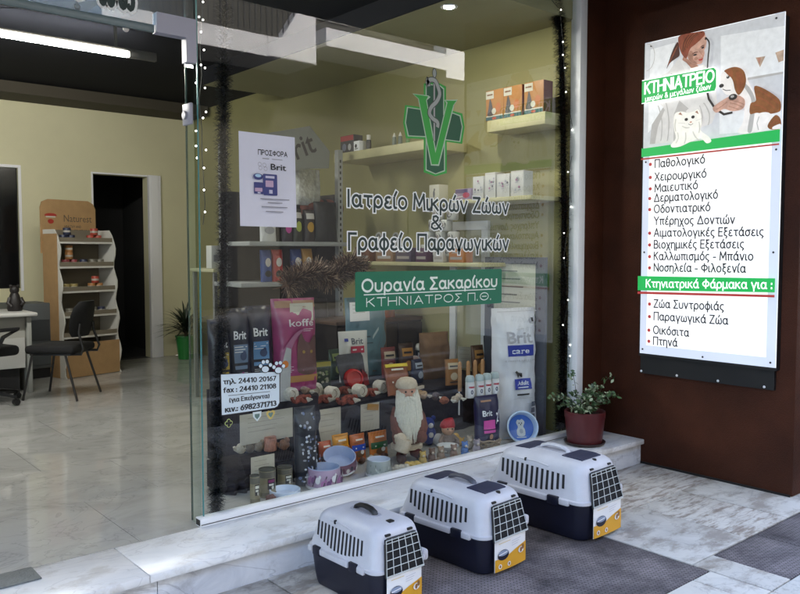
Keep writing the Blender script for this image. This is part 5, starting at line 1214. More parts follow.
# spray bottles
def bottle(label, px, py, k0, hp, capc, bodyc, labc, dy, group):
    p = on_z(px, py, ZC)+Vector((0, dy, 0)); k = mpp(p)*k0; o = thing('spray_bottle', label, 'bottle', p, -.3, group); h_ = hp*k; r_ = 4.9*k
    part(o, 'bottle', bodyc, lambda b: b.lathe([(r_*.95, 0), (r_, .004), (r_, h_*.66), (r_*.92, h_*.70)], n=18))
    part(o, 'cap', capc, lambda b: b.lathe([(r_*.92, h_*.70), (r_*1.0, h_*.71), (r_*.98, h_*.86), (r_*.75, h_*.96), (0, h_)], n=18))
    d = Decal(lambda x, z, l: (math.sin(x/r_)*(r_+.0006+l), -math.cos(x/r_)*(r_+.0006+l), z))
    d.rect(-r_*.85, h_*.08, r_*.85, h_*.62, 0, 6); d.rect(-r_*.7, h_*.44, r_*.7, h_*.52, 1, 4); d.ell(0, h_*.27, r_*.3, h_*.10, 2); d.line([(-r_*.5, h_*.13), (r_*.5, h_*.13)], h_*.02, 2)
    d.build('printed_label', [labc, C_('bottle_red', (.40, .05, .08)), C_('bottle_grey', (.12, .13, .2))], o); return o
capw = mat('cap_offwhite', (.60, .58, .54), .4); bw = mat('bottle_white', (.60, .60, .62), .35); lw = C_('bottle_label_white', (.66, .66, .70)); bg_ = mat('bottle_dark_green', (.01, .06, .03), .35); bk_ = mat('bottle_black', (.012, .012, .016), .35); bp_ = mat('bottle_coral', (.52, .14, .09), .35); capc = mat('cap_coral', (.55, .20, .14), .4)
GB = 'tall grooming bottles behind the toys'
bottle('tall dark green bottle with white cap, back left of the bottle group', 432, 372, 1.0, 24, capw, bg_, lw, .32, GB)
bottle('tall dark bottle with white cap, back right of the bottle group', 446, 371, 1.0, 24, capw, bk_, lw, .32, GB)
bottle('small green bottle with white label in front of the dark green one', 429.5, 377, .95, 20, mat('cap_rose', (.45, .35, .33), .4), bg_, lw, .18, GB)
bottle('coral bottle with coral cap in the middle of the bottle group', 440, 379, 1.15, 28, capc, bp_, lw, .14, GB)
bottle('small black bottle with white label at right of the coral bottle', 449, 377, .95, 19, mat('cap_rose', (.45, .35, .33), .4), bk_, lw, .16, GB)
GS = 'small white bottles in a row by the white bag'
for i, (px, lb) in enumerate(((472, 'first small white bottle, with red marks, at left of its row'), (481.5, 'second small white bottle from the left of its row'), (489, 'third small white bottle from the left of its row'), (496.5, 'last small white bottle of its row, beside the white bag'))):
    bottle(lb, px, 398-i*1.2, .95, 24, mat('cap_pale_teal', (.35, .42, .45), .4), bw, lw, .02, GS)
for i, px in enumerate((474, 482.5, 489.5, 497)):
    p = on_z(px, 394-i, ZC)+Vector((0, .14, 0)); k = mpp(p); b = MB(); b.lathe([(2.0*k, 0), (2.0*k, 27*k), (1.5*k, 29*k), (0, 30*k)], n=10); o = b.build('chew_stick', mat('chew_stick_tan', (.34, .18, .08), .7, .15, 40)); o.location = p
    tag(o, 'tan chew stick standing behind the row of small white bottles', 'chew stick', 'chew sticks behind the small bottles')
# brown bag with price card
bag_thing('food_bag', 'brown paper food bag behind the tilted price card', 468, 385, ZC, 32, 46, .12, (.16, .085, .04), None, -.1, -.05, None, 'food bag', .7, loc=on_z(468, 384, ZC)+Vector((0, .36, 0)))
card('tilted cream price card clipped to the brown paper bag', 467, 369, 0, 20, 21, 3, -.15, None, .0, 'price cards on the stands', txt=None, loc=at_y(466, 368, 4.36)).rotation_euler = (-.1, .12, -.1)
# box with two cat cards
p = at_y(466, 338, 4.75); k = mpp(p); o = thing('card_box', 'yellow based display box with two white animal cards', 'display box', p, -.1)
part(o, 'tray', mat('tray_yellow_green', (.33, .30, .10), .6), lambda b: b.b2((-20*k, -.03, 0), (21*k, .05, 12*k), 0, .002))
part(o, 'card', white, lambda b: b.b2((-20*k, .0, 12*k), (-3*k, .004, 31*k)))
part(o, 'card', white, lambda b: b.b2((3*k, .0, 12*k), (21*k, .004, 31*k)))
part(o, 'bottle', mat('bottle_dark_glass', (.01, .01, .012), .2), lambda b: b.lathe([(3*k, 10*k), (3*k, 20*k), (1.2*k, 24*k), (1.2*k, 31*k), (0, 31*k)], n=12))
d = Decal(lambda x, z, l: (x, -.0015-l, z))
for cx in (-11, 12): d.ell(cx*k, 20*k, 3.4*k, 2.2*k, 0); d.ell((cx-3)*k, 23*k, 1.6*k, 1.6*k, 0); d.line([((cx+3)*k, 20*k), ((cx+5)*k, 23*k)], .9*k, 0); d.line([((cx-1)*k, 19*k), ((cx-2)*k, 16*k)], .9*k, 0)
d.build('animal_print', [ink], o)
part(o, 'stand', mat('stand_dark_brown', (.05, .03, .02), .7), lambda b: b.b2((-18*k, .0, ZC-p.z), (18*k, .06, -.002), 0, .002))
# pink bag
def pr_pinkb(d, w_, h_):
    d.latin('koffe', w_*.06, h_*.70, h_*.075, 0, w_*.60, .012, 0, True)
    d.rect(-w_*.46, h_*.90, w_*.46, h_*.975, 4, 6); d.rect(-w_*.46, h_*.10, w_*.46, h_*.17, 3, 6)
    d.poly([(-w_*.02, h_*.20), (w_*.40, h_*.20), (w_*.44, h_*.52), (w_*.36, h_*.60), (w_*.28, h_*.52), (w_*.14, h_*.54), (w_*.06, h_*.62), (-w_*.02, h_*.52), (-w_*.06, h_*.36)], 1, True)
    [d.line([(-w_*.36, h_*(.27-.018*i)), (-w_*(.14+.05*(i % 2)), h_*(.27-.018*i))], h_*.005, 0) for i in range(4)]; [d.line([(w_*.1, h_*(.665-.018*i)), (w_*(.34-.08*i), h_*(.665-.018*i))], h_*.005, 0) for i in range(2)]
    for x in (.10, .28): d.ell(w_*x, h_*.42, w_*.035, h_*.018, 2)
    d.poly([(-w_*.4, h_*.30), (-w_*.1, h_*.55), (w_*.1, h_*.66), (-w_*.12, h_*.62), (-w_*.38, h_*.45)], 5, True)
    return [C_('pinkbag_white', (.62, .55, .58)), C_('cat_brown', (.12, .05, .045)), C_('cat_eye', (.35, .22, .05)), C_('pinkbag_gold', (.40, .20, .06)), C_('pinkbag_tan', (.30, .16, .10)), C_('pinkbag_mauve', (.36, .13, .24))]
bag_thing('food_bag', 'large pink food bag with a brown cat picture', 311, 396, ZB, 42, 92, .14, (.30, .035, .13), pr_pinkb, -.12, -.05, loc=on_z(311, 394, ZB)+Vector((0, .18, 0)))
card('cream price card on the top left of the pink bag', 302, 321, 0, 23, 18, 2, -.08, None, -.1, 'price cards on the stands', loc=at_y(302, 321, 4.17))
# black bags
NB = 'navy food bags in a row on the left block'
bag_thing('food_bag', 'navy food bag with blue panel next to the pink bag', 276, 398, ZB, 27, 88, .11, (.010, .012, .035), brand_bag(C_('panel_sky', (.10, .24, .48)), C_('sub_sky', (.2, .4, .6))), -.05, -.05, NB, loc=on_z(276, 398, ZB)+Vector((0, .2, 0)))
bag_thing('food_bag', 'navy food bag with grey blue panel, middle of the navy row', 255, 402, ZB, 24, 90, .11, (.010, .012, .030), brand_bag(C_('panel_slate', (.12, .18, .30)), pink), .05, -.05, NB, loc=on_z(255, 403, ZB)+Vector((0, .2, 0)))
bag_thing('food_bag', 'navy food bag with yellow panel nearest the window corner', 237, 407, ZB, 20, 84, .10, (.012, .012, .022), brand_bag(C_('panel_yellow', (.40, .28, .03)), C_('sub_grey', (.3, .3, .3))), .1, -.05, NB, loc=on_z(237, 408, ZB)+Vector((0, .2, 0)))
# grey wedge leaflet stand between
p = on_z(287, 402, ZB)+Vector((0, .03, 0)); k = mpp(p); o = thing('leaflet', 'narrow grey folded leaflet with an orange spot beside the pink bag', 'leaflet', p, -.2)
part(o, 'sheet', mat('leaflet_grey', (.36, .36, .37), .6, .1, 20), lambda b: b.prism([(-6*k, 0), (6*k, 0), (8*k, 52*k), (3*k, 54*k), (-3*k, 34*k)], .003)); d = Decal(lambda x, z, l: (x, -.0006-l, z)); d.ell(1.5*k, 37*k, 3.4*k, 3.8*k, 0); d.build('spot', [C_('leaflet_orange', (.6, .17, .02))], o)
card('small white card left of the teal bag', 360, 322, 0, 22, 19, 3, -.05, white, 0, 'price cards on the stands', loc=at_y(360, 321, 4.7))
bag_thing('food_bag', 'black food bag in shadow behind the white card', 352, 372, ZC, 34, 68, .12, (.012, .012, .016), lambda d, w_, h_: (d.ell(0, h_*.4, w_*.25, h_*.12, 0), [C_('shadow_grey', (.05, .05, .06))])[-1], 0, -.04, loc=on_z(352, 374, ZC)+Vector((0, .55, .0)))
xa, xb = at_y(337, 330, 5.12).x, at_y(497, 330, 5.12).x; zt3 = at_y(420, 316, 5.12).z
o = thing('low_cabinet', 'dark brown low cabinet standing behind the bags on the wide stand', 'cabinet', (xa, 5.12, Z_S)); cm_ = mat('cabinet_dark_brown', (.022, .014, .010), .5, .2, 8)
part(o, 'body', cm_, lambda b: b.b2((0, 0, 0), (xb-xa, .45, zt3-Z_S-.03)))
part(o, 'cabinet_top', mat('cabinet_top_brown', (.10, .05, .025), .45, .15, 8), lambda b: b.b2((-.02, -.02, zt3-Z_S-.029), (xb-xa+.02, .46, zt3-Z_S), 0, .004))
for i in range(3): part(o, 'door', mat('cabinet_door_brown', (.032, .02, .014), .45, .2, 8), lambda b: b.b2(((xb-xa)*i/3+.008, -.014, .05), ((xb-xa)*(i+1)/3-.008, -.001, zt3-Z_S-.05), 0, .003))
# second row of packs filling the wide stand behind the toys
random.seed(77)
PK = [(341, 380, 15, 30, (.03, .05, .03), 'dark green treat pouch with pale label between pink bag and red toy', (.30, .36, .12)), (394, 378, 15, 30, (.16, .03, .03), 'dark red treat pouch half hidden behind the amber sachet', (.5, .4, .3)), (412, 378, 15, 34, (.05, .025, .015), 'dark brown treat pouch above the doll hat', (.45, .22, .05)), (423, 384, 13, 24, (.02, .025, .06), 'navy treat pouch left of the grooming bottles', (.35, .4, .5)), (458, 386, 14, 26, (.28, .12, .03), 'rust orange treat pouch before the brown paper bag', (.5, .42, .3)), (484, 380, 14, 34, (.10, .05, .03), 'brown treat pouch behind the small white bottles', (.4, .2, .06)), (497, 376, 14, 40, (.02, .02, .025), 'black treat pouch beside the big white bag', (.4, .35, .3)), (352, 356, 17, 30, (.02, .02, .04), 'black treat pouch high behind the red toy pack', (.25, .08, .2))]
for px, py, w_, h_, c, lb, lc in PK:
    lcm = C_('pouch_print_%d' % px, lc)
    bag_thing('treat_pouch', lb, px, py, ZC, w_, h_, .05, c, lambda d, w, h, m=lcm: (d.rect(-w*.38, h*.62, w*.38, h*.86, 0, 4), d.ell(0, h*.34, w*.26, h*.15, 0), d.line([(-w*.3, h*.12), (w*.3, h*.12)], h*.04, 1), d.rect(-w*.3, h*.70, w*.25, h*.76, 1, 3), [m, C_('pouch_black', (.015, .015, .02))])[-1], random.uniform(-.25, .2), -.08, 'treat pouches on the wide stand', 'treat pouch', loc=on_z(px, py, ZC)+Vector((0, .06, 0)))
TG = [(346, 440), (388, 436), (398, 428)]
for (px, py, c, lb) in ((452, 405, (.20, .06, .03), 'brown knotted toy on the stand left of the small bottles'), (462, 403, (.36, .30, .24), 'tan knotted toy on the stand left of the small bottles'), (440, 402, (.05, .03, .03), 'dark knotted toy behind the doll shoulder'), (428, 400, (.30, .20, .12), 'ochre knotted toy right of the doll hat'), (310, 396, (.24, .16, .12), 'tan knotted toy at the foot of the pink bag')):
    def fn(o, k, c=c, px=px):
        m_ = mat('knot_%d' % px, c, .85, .35, 60, .5, 90)
        part(o, 'knot', m_, lambda b: [b.ball((random.uniform(-3, 3)*k, random.uniform(-2, 2)*k, (3+random.uniform(-.5, 3))*k), random.uniform(2.6, 3.8)*k, 0, 10, (1.1, 1, .9), .35) for q in range(4)])
        part(o, 'tassel', fuzz('offwhite', (.5, .47, .42)), lambda b: [b.tube([(4*k, -2*k, 4*k), ((6.5+q)*k, (-3-q)*k, (1.5+q)*k)], .8*k, 6) for q in range(3)])
    toy('knot_toy', lb, px, py, .05, fn, 'rope toy', z=ZC if px > 312 else ZB, group='rope toys along the stand edge')

# ================================================================== GARLANDS AND FAIRY LIGHTS
def garland(name, label, pts, rad, n, mats, parent_mats=None, seed=1, spec=0):
    random.seed(seed); pts = [Vector(p) for p in pts]; b = MB(); L = len(pts)-1
    b.tube(pts, rad*.3, 8, 0)
    for i in range(n):
        t = random.random()*L; k = min(L-1, int(t)); c = pts[k].lerp(pts[k+1], t-k); tn = (pts[k+1]-pts[k]).normalized()
        d = Vector((random.gauss(0, 1), random.gauss(0, 1), random.gauss(0, 1))); d = d-tn*d.dot(tn)*.8; d.normalize()
        r_ = rad*random.uniform(.55, 1.15); w_ = d.cross(tn).normalized()*random.uniform(.002, .0045)
        e = c+d*r_+tn*random.uniform(-.02, .02); b.add([c-w_, c+w_, e+w_*.6, e-w_*.6], [[0, 1, 2, 3]], random.choice(range(len(mats))) if not spec else (1 if random.random() < spec else 0))
    o = b.build(name, mats, None, fix=False); tag(o, label, 'garland'); return o
gk = mat('tinsel_black_green', (.004, .007, .007), .6, spec=.08); gk2 = mat('tinsel_blue_black', (.006, .010, .018), .5, spec=.15)
GYL = Y_G+.07
garland('tinsel_garland', 'dark bushy tinsel garland hanging down the left side of the window', [at_y(x, y, GYL) for x, y in ((223, -60), (224, 40), (223, 130), (224, 220), (223, 300), (220, 360), (217, 430), (216, 522))], .046, 14000, [gk, gk2], seed=2)
garland('tinsel_garland', 'dark bushy tinsel garland hanging down the right side of the window', [at_y(x, y, GYL) for x, y in ((480, -42), (530, -22), (552, -4), (561, 30), (563, 120), (564, 220), (563, 320), (562, 400), (561, 428))], .060, 16000, [gk, gk2], seed=3)
garland('tinsel_garland', 'brown glittering garland draped over the shelf above the pink bag', [at_y(x, y, 4.75) for x, y in ((286, 286), (300, 276), (316, 272), (332, 280), (342, 270), (352, 262), (362, 272))], .115, 4200, [mat('tinsel_brown', (.10, .045, .025), .5), mat('tinsel_glint', (.50, .36, .26), .25), mat('tinsel_umber', (.05, .022, .014), .6), mat('tinsel_umber', (.05, .022, .014), .6)], seed=5)
glow = emit('fairy_bulb_glow', (1, .98, .92), .9)
wire = mat('fairy_wire', (.008, .010, .009), .5)
def fairy(label, pts, bulbs, Y, big=()):
    P = [at_y(x, y, Y) for x, y in pts]; o = thing('fairy_lights', label, 'fairy lights', P[0], 0, 'fairy light strings round the window')
    b = MB(); b.tube([p-P[0] for p in P], .0018, 6); b.build('wire', wire, o)
    for x, y in bulbs:
        q = at_y(x, y, Y-.006)-P[0]; bb = MB(); bb.ball(q, .0046, 0, 8); bb.build('bulb', glow, o)
    for x, y in big:
        q = at_y(x, y, Y-.006)-P[0]; bb = MB(); bb.ball(q, .014, 0, 10); bb.build('bulb', mat('frosted_bulb', (.6, .55, .5), .3), o)
random.seed(8)
zig = lambda x, y0, y1, n, a: [(x+random.uniform(-a, a), y0+(y1-y0)*i/n) for i in range(n+1)]
fairy('string of fairy lights hanging down the glass fin at left of window', [(203, -10), (202, 20), (200, 50), (202, 75), (199, 100), (202, 130), (202, 155), (204, 185), (205, 205), (203, 225)], [(203, 2), (199, 17), (203, 20), (201, 32), (204, 50), (205, 68), (201, 65), (196, 83), (205, 88), (206, 112), (203, 118), (196, 131), (196, 146), (197, 158), (206, 150), (204, 190), (205, 212), (204, 168)], Y_G+.045)
fairy('string of fairy lights along the bottom of the transom over the doorway', [(0, 8), (29, 8), (60, 14), (90, 19), (117, 24), (128, 26), (150, 29), (182, 22), (200, 24)], [(29, 6), (117, 22), (128, 24), (145, 27), (152, 28), (182, 20), (176, 22)], Y_G+.02, [(126, 29), (77, 7)])
fairy('string of fairy lights down the right garland beside the white jamb', [(545, -8), (560, 10), (563, 42), (564, 68), (567, 95), (573, 130), (574, 145), (569, 172), (571, 200), (574, 221), (566, 240), (564, 258), (568, 300), (564, 325), (570, 350), (568, 372)], [(561, 10), (563, 42), (563, 55), (565, 68), (566, 92), (572, 130), (577, 143), (568, 172), (573, 184), (571, 207), (577, 221), (564, 233), (564, 258), (568, 300), (563, 325), (570, 345), (570, 356), (573, 268)], Y_G+.02)

# ================================================================== RIGHT WALL SHELVES
def shelf(label, x0, x1, pa, pb, t, m=None, X=4.30):
    a = at_x(pa[0], pa[1], X); c = at_x(pb[0], pb[1], X); zz_ = (a.z+c.z)/2
    o = thing('wall_shelf', label, 'shelf', (X, (a.y+c.y)/2, zz_)); h_ = abs(a.y-c.y)/2
    part(o, 'board', m or wood_l, lambda b: b.b2((0, -h_, 0), (X_R-.001-X, h_, t), 0, .003))
    return o, zz_+t, min(a.y, c.y), max(a.y, c.y)
XS1 = 4.34
so_, zs1, ya1, yb1 = shelf('pale wall shelf at right holding three orange boxes', 0, 0, (487, 135), (545, 121), .085, X=XS1)
orb = C_('orange_box', (.36, .15, .025)); 
for i, (px, lb) in enumerate(((533, 'orange food box with dog picture, nearest the window jamb'), (512, 'middle orange food box with dog picture on right wall shelf'), (494, 'orange food box with dog picture, farthest from the window jamb'))):
    p = at_x(px, 121, XS1+.015); k = mpp(p); w_ = .115; h_ = .225
    o = thing('food_box', lb, 'food box', (XS1+.02, p.y, zs1+.001), 0, 'orange food boxes on the wall shelf')
    part(o, 'carton', orb, lambda b: b.b2((0, -w_/2-.03, 0), (.10, w_/2+.03, h_), 0, .002))
    part(o, 'side_panel', C_('box_maroon', (.14, .02, .015)), lambda b: b.b2((.002, -w_/2-.0325, .002), (.098, -w_/2-.0305, h_-.002)))
    d = Decal(lambda x, z, l: (-.0006-l, -x, z)); W_ = w_/2+.028
    d.rect(-W_, h_*.72, -W_*.1, h_*.97, 0); d.rect(-W_, 0.004, W_, h_*.13, 3); d.rect(-W_*.95, h_*.13, W_*.95, h_*.17, 0)
    d.poly([(-W_*.8, h_*.18), (-W_*.1, h_*.18), (-W_*.2, h_*.40), (-W_*.35, h_*.60), (-W_*.5, h_*.72), (-W_*.62, h_*.60), (-W_*.7, h_*.40)], 1, True); d.ell(-W_*.05, h_*.3, W_*.25, h_*.10, 0); d.ell(W_*.45, h_*.40, W_*.3, h_*.16, 2); d.ell(0, h_*.07, W_*.25, h_*.04, 4)
    d.line([(-W_*.85, h_*.85), (-W_*.2, h_*.85)], h_*.05, 5)
    d.build('printed_label', [C_('box_cream', (.5, .48, .40)), C_('box_dog_dark', (.05, .04, .04)), C_('box_deep_orange', (.42, .12, .02)), C_('box_teal', (.02, .08, .09)), C_('box_red', (.40, .06, .02)), C_('box_brown', (.18, .08, .03))], o)
so_, zs2, ya2, yb2 = shelf('pale wall shelf high at the far end of the right wall', 0, 0, (334, 164), (431, 147), .075, X=4.2)
so_, zs3, ya3, yb3 = shelf('pale wall shelf at middle height behind the lettering', 0, 0, (415, 207), (531, 199), .03, X=4.22)
so_, zs4, ya4, yb4 = shelf('lower wall shelf with stacked white tubs', 0, 0, (352, 268), (482, 263), .03, X=4.15)
def wbox(name, label, px, py, X, z, wpx, hp, col, prn=None, dep=.1, group=None, cat='box'):
    p = at_x(px, py, X); k = mpp(p); w_ = wpx*k*1.3; h_ = hp*k
    o = thing(name, label, cat, (X, p.y, z+.001), 0, group)
    part(o, 'carton', col, lambda b: b.b2((0, -w_/2, 0), (dep, w_/2, h_), 0, .002))
    if prn:
        d = Decal(lambda x, z_, l: (-.0006-l, -x, z_)); ms = prn(d, w_, h_); d.build('printed_label', ms, o)
    return o
def p_red(d, w_, h_): d.rect(-w_*.48, h_*.68, w_*.48, h_*.98, 0); d.ell(-w_*.2, h_*.32, w_*.16, h_*.22, 1); d.ell(w_*.2, h_*.3, w_*.12, h_*.2, 2); return [C_('box_red2', (.36, .02, .03)), C_('box_blue_grey', (.12, .14, .22)), C_('box_greywhite', (.4, .4, .42))]
wbox('medicine_box', 'dark box with red top on the far high shelf', 347, 155, 4.22, zs2, 17, 17, C_('box_black', (.02, .02, .03)), p_red)
wbox('medicine_box', 'small white box beside the dark red topped box', 356.5, 153, 4.215, zs2, 7, 10, white, lambda d, w_, h_: (d.ell(-w_*.1, h_*.5, w_*.2, h_*.2, 0), d.line([(-w_*.3, h_*.2), (w_*.3, h_*.25)], h_*.08, 0), [ink])[-1])
def shelf_bottle(label, px, py, X, z, rpx, hp, body, cap, cone=False):
    p = at_x(px, py, X); k = mpp(p); o = thing('bottle', label, 'bottle', (X+.03, p.y, z+.001)); r_ = rpx*k; h_ = hp*k
    part(o, 'bottle', body, lambda b: b.lathe([(r_, 0), (r_, h_*.55), (r_*.8, h_*.66)], n=14))
    part(o, 'cap', cap, lambda b: b.lathe([(r_*.8, h_*.66), (r_*.8, h_*.7), (r_*(.15 if cone else .8), h_*.98), (0, h_)], n=14))
shelf_bottle('black bottle with white cap on the far high shelf', 366, 151, 4.22, zs2, 2.6, 15, mat('bottle_black', (.01, .01, .012), .35), capw)
shelf_bottle('left one of two bottles with pointed white tips on high shelf', 391.5, 146, 4.22, zs2, 2.2, 13, mat('bottle_grey_green', (.12, .15, .12), .4), capw, True)
shelf_bottle('right one of two bottles with pointed white tips on high shelf', 397.5, 145, 4.22, zs2, 2.2, 13, mat('bottle_grey_green', (.12, .15, .12), .4), capw, True)
shelf_bottle('bottle with pointed tip behind the left arm of the green cross', 405, 143, 4.22, zs2, 2.2, 11, mat('bottle_leaf', (.10, .20, .06), .4), capw, True)
# boxes on the middle shelf
def p_wb(d, w_, h_):
    random.seed(int(w_*1e4)); 
    for i in range(6): x = random.uniform(-.35, .35)*w_; z = random.uniform(.15, .85)*h_; d.ell(x, z, w_*.07, h_*.05, i % 3); d.line([(x-w_*.1, z-h_*.12), (x+w_*.12, z-h_*.10)], h_*.025, 1)
    return [C_('wb_dark', (.10, .10, .12)), C_('wb_grey', (.35, .35, .40)), C_('wb_mauve', (.35, .14, .26))]
wbox('medicine_box', 'cream box with a small dark figure on the middle shelf', 434, 200, 4.24, zs3, 11, 17, C_('box_cream', (.5, .48, .40)), lambda d, w_, h_: (d.ell(0, h_*.45, w_*.1, h_*.22, 0), d.ell(w_*.05, h_*.7, w_*.07, h_*.08, 0), [C_('wb_dark', (.10, .10, .12))])[-1])
wbox('medicine_box', 'low mauve and pink box left of the white boxes', 463, 200, 4.24, zs3, 17, 11, C_('box_lilac', (.30, .22, .32)), lambda d, w_, h_: (d.rect(-w_*.48, h_*.6, w_*.3, h_*.95, 0), d.ell(w_*.2, h_*.4, w_*.22, h_*.25, 1), d.line([(-w_*.4, h_*.25), (0, h_*.3)], h_*.1, 2), [C_('wb_purple', (.08, .05, .14)), C_('wb_red', (.42, .05, .10)), C_('wb_white', (.55, .52, .55))])[-1])
for i, (px, w_, h_) in enumerate(((478, 11, 22), (490, 11, 25), (503, 13, 23), (517, 13, 25))):
    wbox('medicine_box', ('white box with dark speckles next to the pink box', 'white box with small prints, second in the white box row', 'white box with small prints, third in the white box row', 'white box at the right end of the white box row')[i], px, 198, 4.24, zs3, w_, h_, C_('box_offwhite', (.55, .54, .52)), p_wb, .1, 'white printed boxes on the middle shelf')
# tub stack on the lower shelf
tubw = C_('tub_white', (.52, .51, .48)); tubd = C_('tub_dark', (.05, .05, .06))
n_ = 0
for row, (xs, py) in enumerate((((421, 433, 445), 250), ((424, 436, 448), 237), ((429, 441), 225), ((433, 447), 214))):
    for px in xs:
        p = at_x(px, py+3, 4.17); k = mpp(p); o = thing('food_tub', 'white food tub with dark oval picture in the stack on the lower shelf', 'food tub', (4.23, p.y, at_x(px, py+6, 4.17).z), 0, 'stacked white food tubs')
        part(o, 'tub', tubw, lambda b: b.lathe([(5.0*k, 0), (5.9*k, 1*k), (6.2*k, 10*k), (5.6*k, 11.4*k), (0, 11.4*k)], n=16))
        d = Decal(lambda x, z, l: (-math.cos(x)*(6.0*k)-.001-l, -math.sin(x)*6.0*k, z)); d.ell(.1, 6*k, .55, 3.6*k, 0); d.ell(.0, 6.4*k, .25, 1.7*k, 1); d.build('printed_label', [tubd, C_('tub_picture', (.28, .24, .22))], o)
for px, lb in ((379, 'left round grey tag standing on the lower shelf'), (396, 'right round grey tag standing on the lower shelf')):
    p = at_x(px, 236, 4.2); k = mpp(p); o = thing('round_tag', lb, 'tag', (4.2, p.y, zs4+.001))
    part(o, 'card', C_('tag_grey', (.30, .30, .28)), lambda b: (b.lathe([(0, 0), (5.2*k, .0), (5.2*k, .004), (0, .004)], n=20, M=Matrix.Translation((0, 0, 24*k)) @ Matrix.Rotation(-PI/2, 4, 'Y')), b.b2((-.003, -4*k, 0), (.003, 4*k, 19.5*k))))
    d = Decal(lambda x, z, l: (-.0045-l, -x, z)); d.ell(0, 24*k, 3.4*k, 3.6*k, 0); d.ell(0, 23*k, 1.8*k, 2*k, 1); d.build('print', [C_('tag_dark', (.08, .08, .08)), C_('tag_pale', (.4, .38, .34))], o)
for i, (px, w_, col, lb) in enumerate(((362, 18, (.16, .06, .03), 'red brown box at the left end of the lower shelf'), (384, 20, (.20, .10, .05), 'brown box below the round tags'), (403, 18, (.07, .05, .09), 'dark violet box with a pale band on the lower shelf'), (421, 13, (.07, .02, .06), 'plum box on the lower shelf below the tubs'), (438, 11, (.5, .47, .45), 'cream printed box on the lower shelf'), (456, 16, (.42, .16, .05), 'orange box at right end of the lower shelf'))):
    wbox('shelf_box', lb, px, 262, 4.16, zs4, w_, 14, C_('shelfbox_%d' % i, col), lambda d, w_, h_: (d.rect(-w_*.4, h_*.2, w_*.4, h_*.4, 0), d.line([(-w_*.3, h_*.7), (w_*.2, h_*.7)], h_*.1, 0), [C_('shelfbox_print', (.34, .30, .28))])[-1])
# white inner door frame on the right wall and framed board in front
o = thing('inner_door', 'white framed inner door on the right wall behind the lettering', 'door', (X_R, at_x(460, 300, 4.47).y, Z_S))
yA, yB = at_x(441, 225, 4.47).y-o.location.y, at_x(479, 225, 4.47).y-o.location.y; zT = at_x(460, 221, 4.47).z-Z_S
part(o, 'frame', whiteplastic, lambda b: (b.b2((-.03, yB, zT-.07), (-.001, yA, zT)), b.b2((-.03, yB, 0), (-.001, yB+.07, zT-.071)), b.b2((-.03, yA-.07, 0), (-.001, yA, zT-.071))))
part(o, 'leaf', mat('door_cream', (.40, .38, .25), .6), lambda b: b.b2((-.012, yB+.071, 0), (-.002, yA-.071, zT-.072)))
Xp = 4.40; pa = at_x(485, 257, Xp); pb = at_x(545, 257, Xp)
o = thing('framed_board', 'dark grey framed white notice board standing behind the big white bag', 'notice board', (Xp, (pa.y+pb.y)/2, Z_S)); h_ = (pa.y-pb.y)/2; zt2 = pa.z-Z_S
part(o, 'frame', mat('frame_slate', (.07, .075, .10), .5), lambda b: (b.b2((0, -h_, 0), (.03, -h_+.085, zt2)), b.b2((0, h_-.085, 0), (.03, h_, zt2)), b.b2((0, -h_+.0855, zt2-.05), (.03, h_-.0855, zt2))))
part(o, 'board', C_('board_cream', (.50, .50, .44)), lambda b: b.b2((.008, -h_+.0855, .0), (.025, h_-.0855, zt2-.051)))
d = Decal(lambda x, z, l: (.0075-l, -x, z))
d.rect(-h_+.09, zt2*.62, h_-.09, zt2*.68, 0); 
for i in range(6): d.line([(-h_+.12, zt2*(.92-.045*i)), (h_*(.1+.1*(i % 3)), zt2*(.92-.045*i))], .008, 1)
d.build('print', [C_('board_green', (.10, .24, .08)), C_('board_ink', (.16, .16, .16))], o)

# ================================================================== GONDOLA SHELF UNIT (left, inside)
YG_ = 5.6
pL = at_y(240, 240, YG_); pR = at_y(343, 240, YG_); kG = mpp(pR)
o = thing('shelf_unit', 'grey perforated shop shelf unit with tilted grey header behind the poster', 'shelf unit', (pL.x, YG_, Z_S)); gw = pR.x-pL.x
greym = mat('shelf_grey_metal', (.30, .31, .31), .5, .05, 8); gback = mat('shelf_back_dark', (.025, .022, .022), .8)
ztop = at_y(340, 150, YG_).z-Z_S; zsh = at_y(300, 242, YG_).z-Z_S; zs_low = at_y(260, 282, YG_).z-Z_S
part(o, 'post', greym, lambda b: b.b2((gw-.05, -.0, 0), (gw, .05, ztop)))
part(o, 'post', greym, lambda b: b.b2((0, .30, 0), (.05, .35, ztop)))
part(o, 'slot_row', C_('slot_black', (.01, .01, .01)), lambda b: [b.b2((gw-.032, -.0012, .8+i*.05), (gw-.018, -.0004, .825+i*.05)) for i in range(int((ztop-.85)/.05))])
part(o, 'back_panel', gback, lambda b: b.b2((.051, .34, 0), (gw-.001, .36, zsh+.42)))
part(o, 'shelf', greym, lambda b: b.b2((.0, -.15, zsh-.035), (gw-.052, .335, zsh), 0, .003))
part(o, 'shelf', greym, lambda b: b.b2((-.06, -.12, zs_low-.035), (gw*.55, .335, zs_low), 0, .003))
part(o, 'side_panel', gback, lambda b: b.b2((gw-.048, .051, 0), (gw-.002, .335, zsh+.42)))
